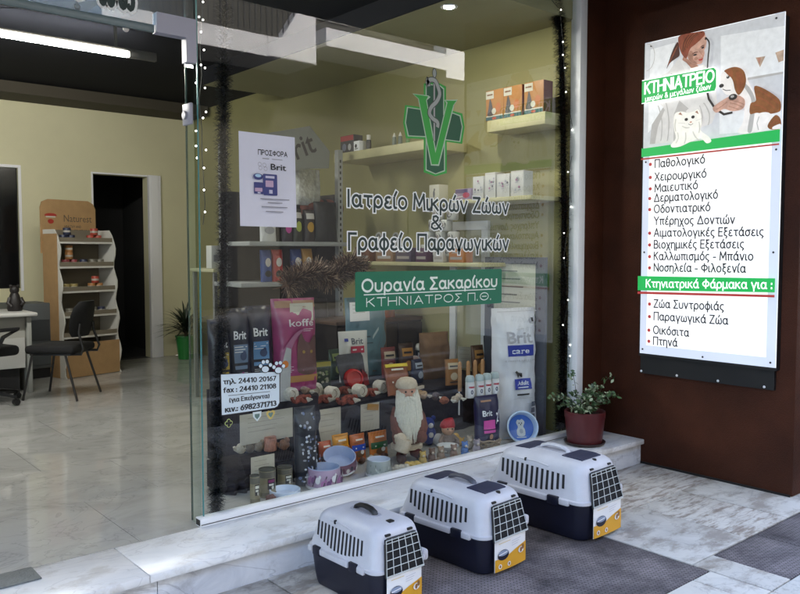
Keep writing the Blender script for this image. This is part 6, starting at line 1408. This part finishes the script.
# tilted header with word
hp_ = [at_y(x, y, YG_-.16) for x, y in ((262, 134), (310, 126), (311, 128), (297, 168), (262, 176))]
hx = [(q.x-pL.x, q.z-Z_S) for q in hp_]
part(o, 'header', mat('header_grey', (.16, .17, .16), .5, .04, 6), lambda b: (b.prism([hx[4], (hx[3][0]+.09, hx[3][1]), (hx[1][0], hx[1][1]), hx[0]], .02, 0, Matrix.Translation((0, -.16, 0))), b.prism([(hx[1][0]+.002, hx[1][1]), (hx[3][0]+.092, hx[3][1]), (hx[3][0]+.32, hx[3][1]+.02), (hx[1][0]+.20, hx[1][1]-.19)], .02, 0, Matrix.Translation((0, -.155, 0)))))
d = Decal(lambda x, z, l: (x, -.1605-l, z)); q = at_y(283, 166, YG_-.16); d.latin('Brit', q.x-pL.x, q.z-Z_S, .17, 0, .36, .012, .42); d.build('header_lettering', [ink], o)
zb = zsh+Z_S
foil = mat('foil_silver', (.55, .56, .58), .25, .2, 30, .9, 25, metal=.6)
def sb(name, label, px, wpx, hp, col, prn=None, z=zb, dy=0, cat='pouch', group='small food pouches on the shelf unit', ft=True):
    p = at_y(px, 240, YG_-.04+dy); return bag_thing(name, label, px, 0, 0, wpx, hp, .06, col, prn, 0, -.05, group, cat, .4, loc=Vector((p.x, p.y, z+.001)), ft=ft)
def p_sm(c): 
    return lambda d, w_, h_: (d.ell(0, h_*.45, w_*.3, h_*.16, 0), d.rect(-w_*.38, h_*.7, w_*.38, h_*.88, 1, 3), [c, C_('pouch_white', (.55, .52, .5))])[-1]
sb('leaflet_pack', 'white leaflet pack under the offer poster on shelf unit', 268, 16, 24, (.55, .55, .56), p_sm(C_('leaf_grey', (.3, .3, .33))), cat='leaflet', group=None)
sb('food_pouch', 'dark pouch with pink picture on the shelf unit', 287, 10, 28, (.03, .02, .03), p_sm(pink))
sb('food_pouch', 'dark pouch with lime picture on the shelf unit', 297, 10, 33, (.03, .03, .02), p_sm(C_('pouch_lime', (.35, .40, .06))))
sb('food_pouch', 'dark pouch with amber picture on the shelf unit', 309, 11, 32, (.03, .02, .02), p_sm(C_('pouch_amber', (.46, .26, .03))))
sb('food_bag', 'black food bag at the right end of the shelf unit', 326, 24, 40, (.012, .012, .014), None, cat='food bag', group=None)
sb('foil_bag', 'wrinkled silver foil bag behind the offer poster', 306, 32, 36, foil, None, z=at_y(306, 205, YG_).z, dy=.12, cat='foil bag', group=None, ft=False)
part_box = wbox
p = at_y(322, 206, YG_+.12); k = mpp(p); o = thing('cushion_roll', 'dark red rolled pet cushion above the shelf unit pouches', 'cushion', (p.x, p.y, p.z-.02)); part(o, 'roll', mat('cushion_red_brown', (.16, .05, .035), .8, .3, 12), lambda b: b.lathe([(0, -22*k), (8*k, -21*k), (9*k, -15*k), (9*k, 15*k), (8*k, 21*k), (0, 22*k)], n=18, M=Matrix.Rotation(PI/2, 4, 'Y')))
part(o, 'strap', gback, lambda b: b.lathe([(9.4*k, -2*k), (9.4*k, 2*k)], n=18, M=Matrix.Rotation(PI/2, 4, 'Y')))
for i, (px, c, lb) in enumerate(((266, (.03, .06, .22), 'blue hanging pet toy pack below the shelf'), (277, (.36, .03, .03), 'red hanging pet toy pack below the shelf'), (296, (.02, .04, .16), 'navy hanging pet toy pack with white spot below shelf'), (307, (.40, .20, .04), 'amber hanging pet toy pack below the shelf'))):
    p = at_y(px, 280, YG_-.05); sb('toy_pack', lb, px, 11, 32, c, lambda d, w_, h_: (d.ell(0, h_*.6, w_*.26, h_*.14, 0), d.ell(.0, h_*.25, w_*.3, h_*.1, 1), [C_('pouch_white', (.55, .52, .5)), C_('pouch_black', (.015, .015, .02))])[-1], z=zs_low+Z_S, cat='toy pack', group='toy packs on the lower shelf of the unit')
# white odds on a small table behind the left garland
p = at_y(238, 250, 6.4); k = mpp(p)
o = thing('side_table', 'small cream side table behind the left garland', 'table', (p.x, 6.4, Z_S)); tz = at_y(238, 268, 6.4).z-Z_S
part(o, 'tabletop', mat('table_cream', (.42, .40, .26), .5), lambda b: b.b2((-.35, -.2, tz-.03), (.2, .25, tz), 0, .004))
for sx in (-.32, .17):
    for sy in (-.17, .22): part(o, 'leg', mat('table_leg_grey', (.2, .2, .19), .5), lambda b: b.b2((sx-.015, sy-.015, 0), (sx+.015, sy+.015, tz-.031)))
for i, (dx, w_, h_, c) in enumerate(((-.26, .10, .20, (.55, .55, .53)), (-.12, .12, .13, (.5, .5, .48)), (.03, .08, .16, (.06, .06, .06)), (.13, .09, .22, (.42, .42, .38)))):
    o = thing('table_box', ('tall white box at left on the cream side table', 'low white box on the cream side table', 'black box on the cream side table', 'tall pale box at right on the cream side table')[i], 'box', (p.x+dx, 6.36, tz+Z_S+.001), .2*i)
    part(o, 'carton', C_('tablebox_%d' % i, c), lambda b: b.b2((-w_/2, -.05, 0), (w_/2, .05, h_), 0, .003)); part(o, 'printed_label', C_('tablebox_print', (.25, .25, .27)), lambda b: b.b2((-w_*.3, -.0512, h_*.3), (w_*.3, -.0504, h_*.6)))

# ================================================================== LEFT ROOM
# cardboard display stand
pl_ = on_z(58, 379, Z0); pr_ = on_z(110, 369.5, Z0); dvx = pr_-pl_; rzS = math.atan2(dvx.y, dvx.x)*.55; wS = .66
o = thing('display_rack', 'brown cardboard display rack with white wavy sides and pet food cans', 'display rack', (pl_.x+.33, pl_.y+.22, Z_S), rzS)
kraft = mat('kraft_cardboard', (.36, .22, .10), .8, .08, 12); rackw = mat('rack_white_edge', (.55, .54, .50), .6); kin = mat('rack_inside', (.17, .145, .105), .8)
hS = 1.56; hH = at_y(75, 200, pl_.y+.3).z-Z_S
b = MB()
for sd in (-1, 1):
    prof = [(-.22, 0)]
    for i in range(22):
        z = hS*.02+hS*.94*i/21; prof.append((-.22+.10*z/hS+.028*math.sin(i*PI*2/5.25+1), z))
    prof += [(-.05, hS), (.16, hS), (.16, 0)]
    vs = [(sd*wS/2, y, z) for y, z in prof]+[(sd*wS/2-sd*.014, y, z) for y, z in prof]; n = len(prof)
    b.add(vs, [list(range(n)), [n+i for i in range(n)][::-1]]+[[i, (i+1) % n, n+(i+1) % n, n+i] for i in range(n)])
b.build('side_panel', rackw, o)
part(o, 'side_skin', kraft, lambda b: b.b2((-wS/2-.006, -.11, .0), (-wS/2-.001, .16, hS*.97)))
part(o, 'back_panel', kin, lambda b: b.b2((-wS/2+.015, .145, 0), (wS/2-.015, .158, hS)))
part(o, 'base_panel', kraft, lambda b: b.b2((-wS/2+.015, -.212, .004), (wS/2-.015, -.20, .36)))
part(o, 'header', kraft, lambda b: b.prism([(-wS/2-.02, hS-.25), (wS/2-.03, hS-.25), (wS/2-.03, hH-.09), (wS/2-.06, hH-.03), (wS/2-.12, hH), (-wS/2+.07, hH), (-wS/2, hH-.03), (-wS/2-.02, hH-.09)], .012, 0, Matrix.Translation((0, .165, 0))))
d = Decal(lambda x, z, l: (x, .1645-l, z)); d.latin('Naturest', -.09, hH-.235, .075, 0, .34, .0); d.latin('HEALTHY AND', -.08, hH-.30, .026, 1, .20, .018); d.latin('COMPLETE PET FOOD', -.08, hH-.345, .026, 1, .33, .018)
for i in range(3): d.line([(-.07, hH-.40-.035*i), (.10-.03*i, hH-.40-.035*i)], .010, 1)
d.ell(-.235, hH-.17, .07, .022, 2); d.rect(-.29, hH-.195, -.18, hH-.18, 3); d.ell(-.235, hH-.235, .035, .025, 2); d.rect(-.25, hH-.45, -.18, hH-.38, 3); d.ell(.23, hH-.41, .05, .045, 4)
d.build('header_lettering', [C_('kraft_ink', (.08, .06, .04)), C_('kraft_ink', (.08, .06, .04)), C_('kraft_red', (.34, .03, .02)), C_('kraft_pale', (.5, .48, .42)), C_('kraft_gold', (.55, .30, .04))], o)
b = MB()
shz = [1.43, 1.17, .91, .65, .43]
for i, z in enumerate(shz):
    i = min(i, 3)
    sh = part(o, 'shelf', rackw, lambda b: (b.b2((-wS/2+.015, -.17+.03*(3-i)*.6, z-.02), (wS/2-.015, .144, z)), ))
    part(o, 'shelf_lip', kin, lambda b: b.b2((-wS/2+.015, -.172+.03*(3-i)*.6, z+.0005), (wS/2-.015, -.165+.03*(3-i)*.6, z+.045)))
MX = Matrix.Translation(o.location) @ Matrix.Rotation(rzS, 4, 'Z')
CANS = [(0, -.20, 0, 'b'), (0, -.11, 0, 'b'), (0, -.155, 1, 'b'), (0, .12, 0, 'r'), (0, .21, 0, 'r'), (0, .165, 1, 'r'), (1, -.19, 0, 'm'), (1, -.10, 0, 'm'), (1, -.15, 1, 'o'), (1, -.15, 2, 'o'), (1, .02, 0, 'b'), (1, .13, 0, 'g'), (1, .22, 0, 'g'), (2, -.20, 0, 'y'), (2, -.11, 0, 'y'), (2, .10, 0, 'o'), (2, .19, 0, 'o'), (2, .145, 1, 'r'), (3, -.18, 0, 'g'), (3, -.08, 0, 'g'), (3, .10, 0, 'g'), (3, .2, 0, 'b')]
CC = {'b': ((.02, .025, .06), 'dark blue'), 'r': ((.34, .05, .03), 'red'), 'm': ((.26, .05, .06), 'crimson'), 'o': ((.36, .16, .05), 'amber'), 'g': ((.16, .15, .12), 'grey'), 'y': ((.34, .27, .10), 'mustard')}
RN = ['top', 'second', 'third', 'lowest']
for sh, x, lv, c in CANS:
    P_ = MX @ Vector((x, -.06+.018*(3-sh), shz[sh]+.001+lv*.075)); t = thing('food_can', '%s food can on the %s shelf of the cardboard rack' % (CC[c][1], RN[sh]), 'food can', P_, 0, '%s cans on the %s rack shelf' % (CC[c][1], RN[sh]))
    part(t, 'can', mat('can_'+c, CC[c][0], .45), lambda b: b.lathe([(.038, 0), (.040, .004), (.040, .07), (.038, .073), (0, .073)], n=16)); part(t, 'band', C_('can_band', (.4, .38, .33)), lambda b: b.lathe([(.0406, .025), (.0406, .045)], n=16))
# chair
cs = [on_z(45, 401, Z0), on_z(70, 392, Z0), on_z(93, 397, Z0), on_z(78, 388, Z0)]
cc = Vector(((cs[0].x+cs[2].x)/2+.05, (cs[0].y+cs[2].y)/2+.15, Z0)); blackfab = mat('chair_black_fabric', (.008, .008, .009), .9, .2, 80)
o = thing('visitor_chair', 'black padded visitor chair with thin steel legs before the desk', 'chair', cc-rt*.07, .80)
part(o, 'seat', blackfab, lambda b: b.box((0, 0, .45), (.46, .45, .075), 0, .032, seg=4))
def cback(b):
    rg = []
    for z, w_, y in ((.56, .15, -.22), (.60, .20, -.225), (.68, .225, -.235), (.76, .225, -.25), (.83, .20, -.27), (.88, .12, -.285)):
        rg.append([(math.cos(2*PI*i/20)*w_, y-.05*(1-(math.cos(2*PI*i/20))**2)*0+math.sin(2*PI*i/20)*.025+.04*(math.cos(2*PI*i/20)**2), z) for i in range(20)])
    b.loft(rg)
part(o, 'backrest', blackfab, cback)
tubem = mat('chair_tube_black', (.012, .012, .013), .35)
for sx in (-1, 1):
    part(o, 'leg', tubem, lambda b: b.tube([(sx*.20, .16, .42), (sx*.235, .24, .0)], .011, 8))
    part(o, 'leg', tubem, lambda b: b.tube([(sx*.20, -.14, .42), (sx*.235, -.26, .0)], .011, 8))
    part(o, 'back_bar', tubem, lambda b: b.tube([(sx*.16, -.05, .405), (sx*.16, -.27, .41), (sx*.16, -.29, .46), (sx*.15, -.245, .60), (sx*.13, -.25, .68)], .012, 8))
part(o, 'seat_frame', tubem, lambda b: b.box((0, .0, .405), (.40, .38, .012), 0, .004))
# desk
de = on_z(33, 392, Z0); dz = at_y(33, 312, de.y).z-Z_S
o = thing('reception_desk', 'white reception desk with a rounded top at the left edge', 'desk', (de.x, de.y, Z_S))
part(o, 'desktop', mat('desk_white', (.60, .60, .58), .35), lambda b: b.b2((-1.8, -.08, dz-.035), (.04, .62, dz), 0, .012))
part(o, 'front_panel', mat('desk_panel', (.34, .34, .31), .5), lambda b: b.b2((-1.6, .02, .30), (-.05, .04, dz-.036)))
part(o, 'modesty_panel', mat('desk_panel_white', (.46, .46, .44), .5), lambda b: b.b2((-1.6, -.0, .24), (-.06, .018, .52)))
part(o, 'leg', mat('desk_leg_grey', (.30, .31, .29), .5), lambda b: b.b2((-.045, -.03, 0), (-.005, .58, dz-.036), 0, .004))
part(o, 'dark_pedestal', mat('pedestal_black', (.012, .012, .013), .6), lambda b: b.b2((-1.5, .05, 0), (-.10, .5, .30)))
# dark bottle statue on the desk
p = at_y(15, 311, de.y+.25); k = mpp(p)
o = thing('desk_ornament', 'dark bear shaped ornament standing on the white desk', 'ornament', (p.x, p.y, dz+Z_S+.001)); dm = mat('ornament_dark', (.012, .009, .009), .5)
part(o, 'body', dm, lambda b: (b.lathe([(6.5*k, 0), (7.5*k, 3*k), (6.5*k, 10*k), (4.5*k, 16*k), (3.5*k, 18*k)], n=16), b.ball((0, 0, 21*k), 4.6*k, 0, 12), b.ball((-3.4*k, 0, 25*k), 1.6*k, 0, 8), b.ball((3.4*k, 0, 25*k), 1.6*k, 0, 8), b.tube([(-5*k, -2*k, 13*k), (-7*k, -4*k, 8*k), (-4*k, -6*k, 5*k)], 2*k), b.tube([(5*k, -2*k, 13*k), (7*k, -4*k, 8*k), (4*k, -6*k, 5*k)], 2*k)))
# grey computer case behind
p = on_z(42, 378, Z0); k = mpp(p); hcp = (378-303)*k
o = thing('file_cabinet', 'grey office cabinet standing between desk and cardboard rack', 'cabinet', (p.x-.0, p.y+.2, Z_S), .1)
gc = mat('cabinet_grey', (.085, .095, .10), .5, .05, 6)
part(o, 'body', gc, lambda b: b.b2((-.30, -.2, .10), (.11, .22, hcp), 0, .015)); part(o, 'base', black, lambda b: b.b2((-.28, -.18, 0), (.09, .2, .099)))
part(o, 'drawer', mat('cabinet_dark', (.03, .035, .04), .5), lambda b: b.b2((-.26, -.206, hcp*.5), (.07, -.2005, hcp*.78)))
part(o, 'drawer', mat('cabinet_grey2', (.07, .08, .085), .5), lambda b: b.b2((-.26, -.206, .14), (.07, -.2005, hcp*.46)))
# office chair at the far left (only its base and arm reach into the picture)
p = on_z(-14, 404, Z0); o = thing('office_chair', 'black swivel chair with star base at the left picture edge', 'chair', p, .3)
part(o, 'seat', blackfab, lambda b: b.box((-.05, 0, .47), (.48, .48, .09), 0, .04, seg=4)); part(o, 'gas_column', tubem, lambda b: b.lathe([(.028, .10), (.028, .42)], n=14))
for i in range(5):
    a = 2*PI*i/5+.05; part(o, 'base_arm', tubem, lambda b: b.tube([(0, 0, .11), (.16*math.cos(a), .16*math.sin(a), .095), (.30*math.cos(a), .30*math.sin(a), .07)], .022, 8, 0, None, .014)); part(o, 'caster', tubem, lambda b: b.lathe([(0, -.02), (.028, -.02), (.03, 0), (.028, .02), (0, .02)], n=14, M=Matrix.Translation((.30*math.cos(a), .30*math.sin(a), .030)) @ Matrix.Rotation(PI/2, 4, 'X')))
part(o, 'backrest', blackfab, lambda b: b.box((-.28, 0, .80), (.07, .44, .50), 0, .03, seg=4)); part(o, 'armrest', tubem, lambda b: b.tube([(-.05, -.24, .45), (.0, -.29, .60), (.14, -.29, .66), (-.16, -.29, .66)], .018, 8))
# green pot with spiky plant
p = Vector((at_y(186, 340, 9.1).x, 9.1, Z_S)); k = mpp(p)
o = thing('potted_plant', 'spiky dark green plant in a bright green pot by the back wall', 'plant', p)
part(o, 'pot', mat('pot_green', (.015, .16, .03), .4), lambda b: b.lathe([(7.5*k, 0), (10*k, 22*k), (10.6*k, 22.2*k), (10.4*k, 23.5*k), (9.2*k, 23*k), (0, 21*k)], n=28))
def spikes(b):
    random.seed(14)
    for i in range(120):
        a = random.uniform(0, 2*PI); e = random.uniform(.15, 1.35); L_ = random.uniform(24, 42)*k; w_ = random.uniform(.8, 1.4)*k
        base = Vector((0, 0, 25*k+random.uniform(0, 9)*k)); dr = Vector((math.cos(a)*math.cos(e), math.sin(a)*math.cos(e), math.sin(e))); side = dr.cross(Vector((0, 0, 1))).normalized()*w_
        pts = [base+dr*L_*t+Vector((0, 0, -L_*.35*t*t)) for t in (0, .35, .7, 1)]
        vs = []
        for q, ww in zip(pts, (.8, 1, .6, .05)): vs += [q-side*ww, q+side*ww]
        b.add(vs, [[0, 1, 3, 2], [2, 3, 5, 4], [4, 5, 7, 6]])
part(o, 'foliage', mat('spiky_leaf', (.018, .030, .015), .5, .3, 20), spikes); part(o, 'stem', mat('plant_stem', (.05, .035, .02), .8), lambda b: b.tube([(0, 0, 20*k), (0, 0, 34*k)], 1.6*k))
# doormat plate let into the step
b = MB(); b.prism([(-1.4, 0), (.0, 0), (-.03, .145), (-1.4, .145)], .006, 0, Matrix.Rotation(-PI/2, 4, 'X')); q = on_z(42, 579, Z_S)
b = MB(); b.b2((-1.4, .0, .0006), (.0, .15, .007), 0, .002); o = b.build('door_mat', mat('mat_steel_grey', (.16, .18, .19), .5, .12, 30, .4, 90, metal=.3)); o.location = (q.x, q.y, Z_S); tag(o, 'thin grey metal door plate lying on the marble step at left', 'door plate')

# ================================================================== POTTED PLANT ON THE STEP
p = on_z(585, 442, Z_S); p.y = max(p.y, Y_LIP+.19); k = mpp(p)
p = Vector((at_y(584.5, 440, Y_LIP+.20).x, Y_LIP+.20, Z_S)); k = mpp(p)
o = thing('flower_pot', 'leafy green plant in a dark red pot on the step before the jamb', 'plant', p)
potm = mat('pot_oxblood', (.085, .012, .014), .38, .12, 12)
part(o, 'saucer', mat('saucer_dark', (.035, .018, .016), .5), lambda b: b.lathe([(17*k, .001), (20*k, .012), (20.5*k, .022), (19*k, .022), (17*k, .010), (0, .010)], n=40))
part(o, 'pot', potm, lambda b: b.lathe([(16*k, .012), (17*k, .016), (19.6*k, 26*k), (20*k, 27*k), (20.3*k, 33*k), (19.4*k, 33.6*k), (18.4*k, 32.5*k), (18*k, 29*k), (0, 28.5*k)], n=44))
part(o, 'soil', mat('soil_dark', (.02, .014, .010), .95, .4, 60, .8, 80), lambda b: b.lathe([(18*k, 29.2*k), (9*k, 30.5*k), (0, 31*k)], n=24))
random.seed(17); stems = MB(); leaves = [MB(), MB(), MB()]
for i in range(26):
    a = random.uniform(0, 2*PI); spread = random.uniform(.15, 1.0); hgt = random.uniform(10, 30)*k*(1-.35*spread) ; L_ = (8+24*spread)*k
    if i == 0: a, L_, hgt = -.25, 40*k, 30*k
    if i == 1: a, L_, hgt = 2.9, 33*k, 12*k
    if i == 2: a, L_, hgt = -.6, 36*k, 17*k
    if i == 3: a, L_, hgt = 1.9, 10*k, 36*k
    b0 = Vector((math.cos(a)*8*k*spread, math.sin(a)*8*k*spread, 30*k)); pts = []
    for q in range(8):
        t = q/7; pts.append(b0+Vector((math.cos(a+.3*t)*L_*t, math.sin(a+.3*t)*L_*t*.75, hgt*math.sin(t*PI*.62)*1.1)))
    stems.tube(pts, .0028, 5, 0, None, .0012)
    for q in range(1, 8):
        for s_ in range(random.choice((2, 3, 3))):
            c = pts[q]+Vector((random.gauss(0, 1.6), random.gauss(0, 1.6), random.gauss(0, 1.3)))*k; r_ = random.uniform(1.3, 2.7)*k
            nrm = Vector((random.gauss(0, .7), random.gauss(-.3, .7), random.gauss(.8, .5))).normalized(); u = nrm.orthogonal().normalized(); u = (Matrix.Rotation(random.uniform(0, 6.28), 3, nrm) @ u); v = nrm.cross(u)
            vs = [c-u*r_*1.2, c-u*r_*.4+v*r_*.62, c+u*r_*.5+v*r_*.55, c+u*r_*1.25, c+u*r_*.5-v*r_*.55, c-u*r_*.4-v*r_*.62, c+nrm*r_*.15]
            leaves[random.choice((0, 0, 1, 1, 2))].add(vs, [[0, 5, 6], [5, 4, 6], [4, 3, 6], [3, 2, 6], [2, 1, 6], [1, 0, 6]], 0, False)
stems.build('stem', mat('plant_stem2', (.06, .05, .025), .7), o)
lv = MB()
for i, L_ in enumerate(leaves): 
    o0 = len(lv.v); lv.v += L_.v; lv.f += [[o0+i_ for i_ in f] for f in L_.f]; lv.m += [i]*len(L_.f); lv.sm += [False]*len(L_.f)
lv.build('foliage', [mat('leaf_dark', (.025, .055, .020), .4), mat('leaf_mid', (.05, .10, .035), .4), mat('leaf_variegated', (.34, .40, .26), .45)], o, fix=False)

# ================================================================== BUILDING OPPOSITE (seen in the window's reflection)
YO = -8.6
ob = thing('apartment_building', 'pale apartment building with balconies across the street, mirrored in the window', 'building', (0, YO-1.3, 0))
def mir(px, py, Y): p = at_y(px, py, 2*Y_G-Y); return p.x, p.z          # point whose mirror image sits at the pixel
wallo = mat('opposite_render', (.075, .07, .055), .85, .12, 1.2); whiteo = mat('balcony_white', (.86, .86, .85), .7, .02, 2); raild = mat('railing_dark', (.05, .05, .05), .5)
b = MB(); b.b2((-20, -1.0, .001), (40, 0, 14)); b.build('wall', wallo, ob)
def bal(label_px):
    (pxa, pya), (pxb, pyb), hgt_px = label_px
    (xa, za), (xb, zb_) = mir(pxa, pya, YO), mir(pxb, pyb, YO); return xa, xb, (za+zb_)/2
xa, xb, zb1 = bal(((200, 40), (345, 58), 0)); _, ztp = mir(270, 30, YO)
hf = .55
def balcony(x0, x1, z0, h_, rail_h):
    part(ob, 'balcony', whiteo, lambda b: (b.b2((x0, .002, z0), (x1, 1.3, z0+.16)), b.b2((x0, 1.18, z0+.161), (x1, 1.3, z0+h_)), b.b2((x0, .002, z0+.161), (x0+.12, 1.179, z0+h_)), b.b2((x1-.12, .002, z0+.161), (x1, 1.179, z0+h_))))
    def rl(b):
        n = int((x1-x0)/.14)
        for i in range(n+1): x = x0+(x1-x0)*i/n; b.b2((x-.012, 1.22, z0+h_+.002), (x+.012, 1.245, z0+h_+rail_h))
        b.b2((x0, 1.21, z0+h_+rail_h), (x1, 1.255, z0+h_+rail_h+.05))
    if rail_h: part(ob, 'railing', raild, rl)
x1a, z1a = mir(198, 45, YO); x1b, z1b = mir(316, 64, YO); x2a, z2a = mir(326, 46, YO); x2b, z2b = mir(446, 70, YO); x3b, z3b = mir(478, 88, YO)
zc = (z1a+z1b)/2
balcony(x1a-2, x1b, zc, .45, .75); balcony(x2a, x2b, (z2a+z2b)/2, .42, 0)
part(ob, 'balcony_wing', whiteo, lambda b: b.prism([(x2b, z2b-.2), (x3b, z2b-.2), (x3b, z2b+.35), (x3b-.3, z2b+.5), (x2b+.6, z2b+1.35), (x2b, z2b+1.35)], .5, 0, Matrix.Translation((0, .8, 0))))
part(ob, 'balcony_wing', whiteo, lambda b: b.prism([(x1b-1.3, zc+.02), (x1b-.02, zc+.02), (x1b-.02, zc+1.3), (x1b-.40, zc+1.3), (x1b-.95, zc+.46), (x1b-1.3, zc+.44)], .32, 0, Matrix.Translation((0, 1.0, 0))))
for i in range(7):
    x = -6+i*4.2
    for z in (7.4, 10.7):
        wf = part(ob, 'window', whiteo, lambda b: (b.b2((x, .002, z), (x+1.7, .05, z+.08)), b.b2((x, .002, z+2.1), (x+1.7, .05, z+2.18)), b.b2((x, .002, z+.081), (x+.08, .05, z+2.099)), b.b2((x+1.62, .002, z+.081), (x+1.7, .05, z+2.099))))
        part(wf, 'pane', mat('opposite_pane', (.03, .035, .04), .1), lambda b: b.b2((x+.081, .003, z+.081), (x+1.619, .02, z+2.099)))
    part(ob, 'shop_front', mat('opposite_shopfront', (.02, .02, .022), .4), lambda b: b.b2((x-.4, .002, .2), (x+2.6, .03, 2.9)))

# ================================================================== LIGHT
# fluorescent tube on the ceiling (lit in the photograph)
zt_ = 3.07
a = on_z(127, 55, zt_)
lt = thing('ceiling_lamp', 'lit white fluorescent tube lamp under the dark shop ceiling', 'lamp', (a.x, a.y, zt_))
b = MB(); b.b2((-3.2, -.016, .026), (.24, .016, .05), 0, .004); b.b2((-.1, -.01, .05), (-.08, .01, .219)); b.b2((-2.6, -.01, .05), (-2.58, .01, .219)); b.b2((.012, -.02, -.02), (.24, .02, .03), 0, .006); b.build('housing', mat('lamp_housing', (.16, .155, .14), .6), lt)
b = MB(); b.tube([(-3.15, 0, 0), (0, 0, 0)], .021, 12); b.build('tube', emit('tube_glow', (1.0, .98, .90), 18.5), lt)
p = on_z(449, 9, 3.115)
o = thing('ceiling_spot', 'lit recessed spot in the ceiling over the display window', 'lamp', (p.x, p.y, 3.13))
b = MB(); b.lathe([(.035, -.004), (.055, -.006), (.06, 0)], n=20); b.build('rim', steel, o)
b = MB(); b.lathe([(0, -.006), (.034, -.006), (.034, -.003)], n=16); b.build('bulb', emit('spot_glow', (1, .95, .84), 130), o)

w = bpy.data.worlds.new('World'); S.world = w; w.use_nodes = True; nt = w.node_tree
sky = nt.nodes.new('ShaderNodeTexSky'); sky.sky_type = 'NISHITA'; sky.sun_disc = False
sky.sun_elevation = R(46); sky.sun_rotation = R(22); sky.air_density = 1.0; sky.dust_density = 3.0; sky.altitude = 100
bg = nt.nodes['Background']; bg.inputs['Strength'].default_value = .15
nt.links.new(sky.outputs[0], bg.inputs[0])
sun = bpy.data.lights.new('sun', 'SUN'); sun.energy = 3.0; sun.angle = R(6); sun.color = (1, .97, .92)
so = bpy.data.objects.new('sun', sun); COL.objects.link(so)
el, az = R(46), R(22)     # azimuth measured like the sky: 0 = +Y, clockwise
dv = Vector((math.sin(az)*math.cos(el), math.cos(az)*math.cos(el), math.sin(el)))
so.rotation_euler = dv.to_track_quat('Z', 'Y').to_euler()
S.view_settings.view_transform = 'Standard'; S.view_settings.look = 'None'; S.view_settings.gamma = 1
S.view_settings.use_curve_mapping = False; S.view_settings.exposure = 3.35
S.cycles.max_bounces = 10; S.cycles.transparent_max_bounces = 16; S.cycles.glossy_bounces = 5
S.cycles.use_denoising = True
S.cycles.sample_clamp_indirect = 8
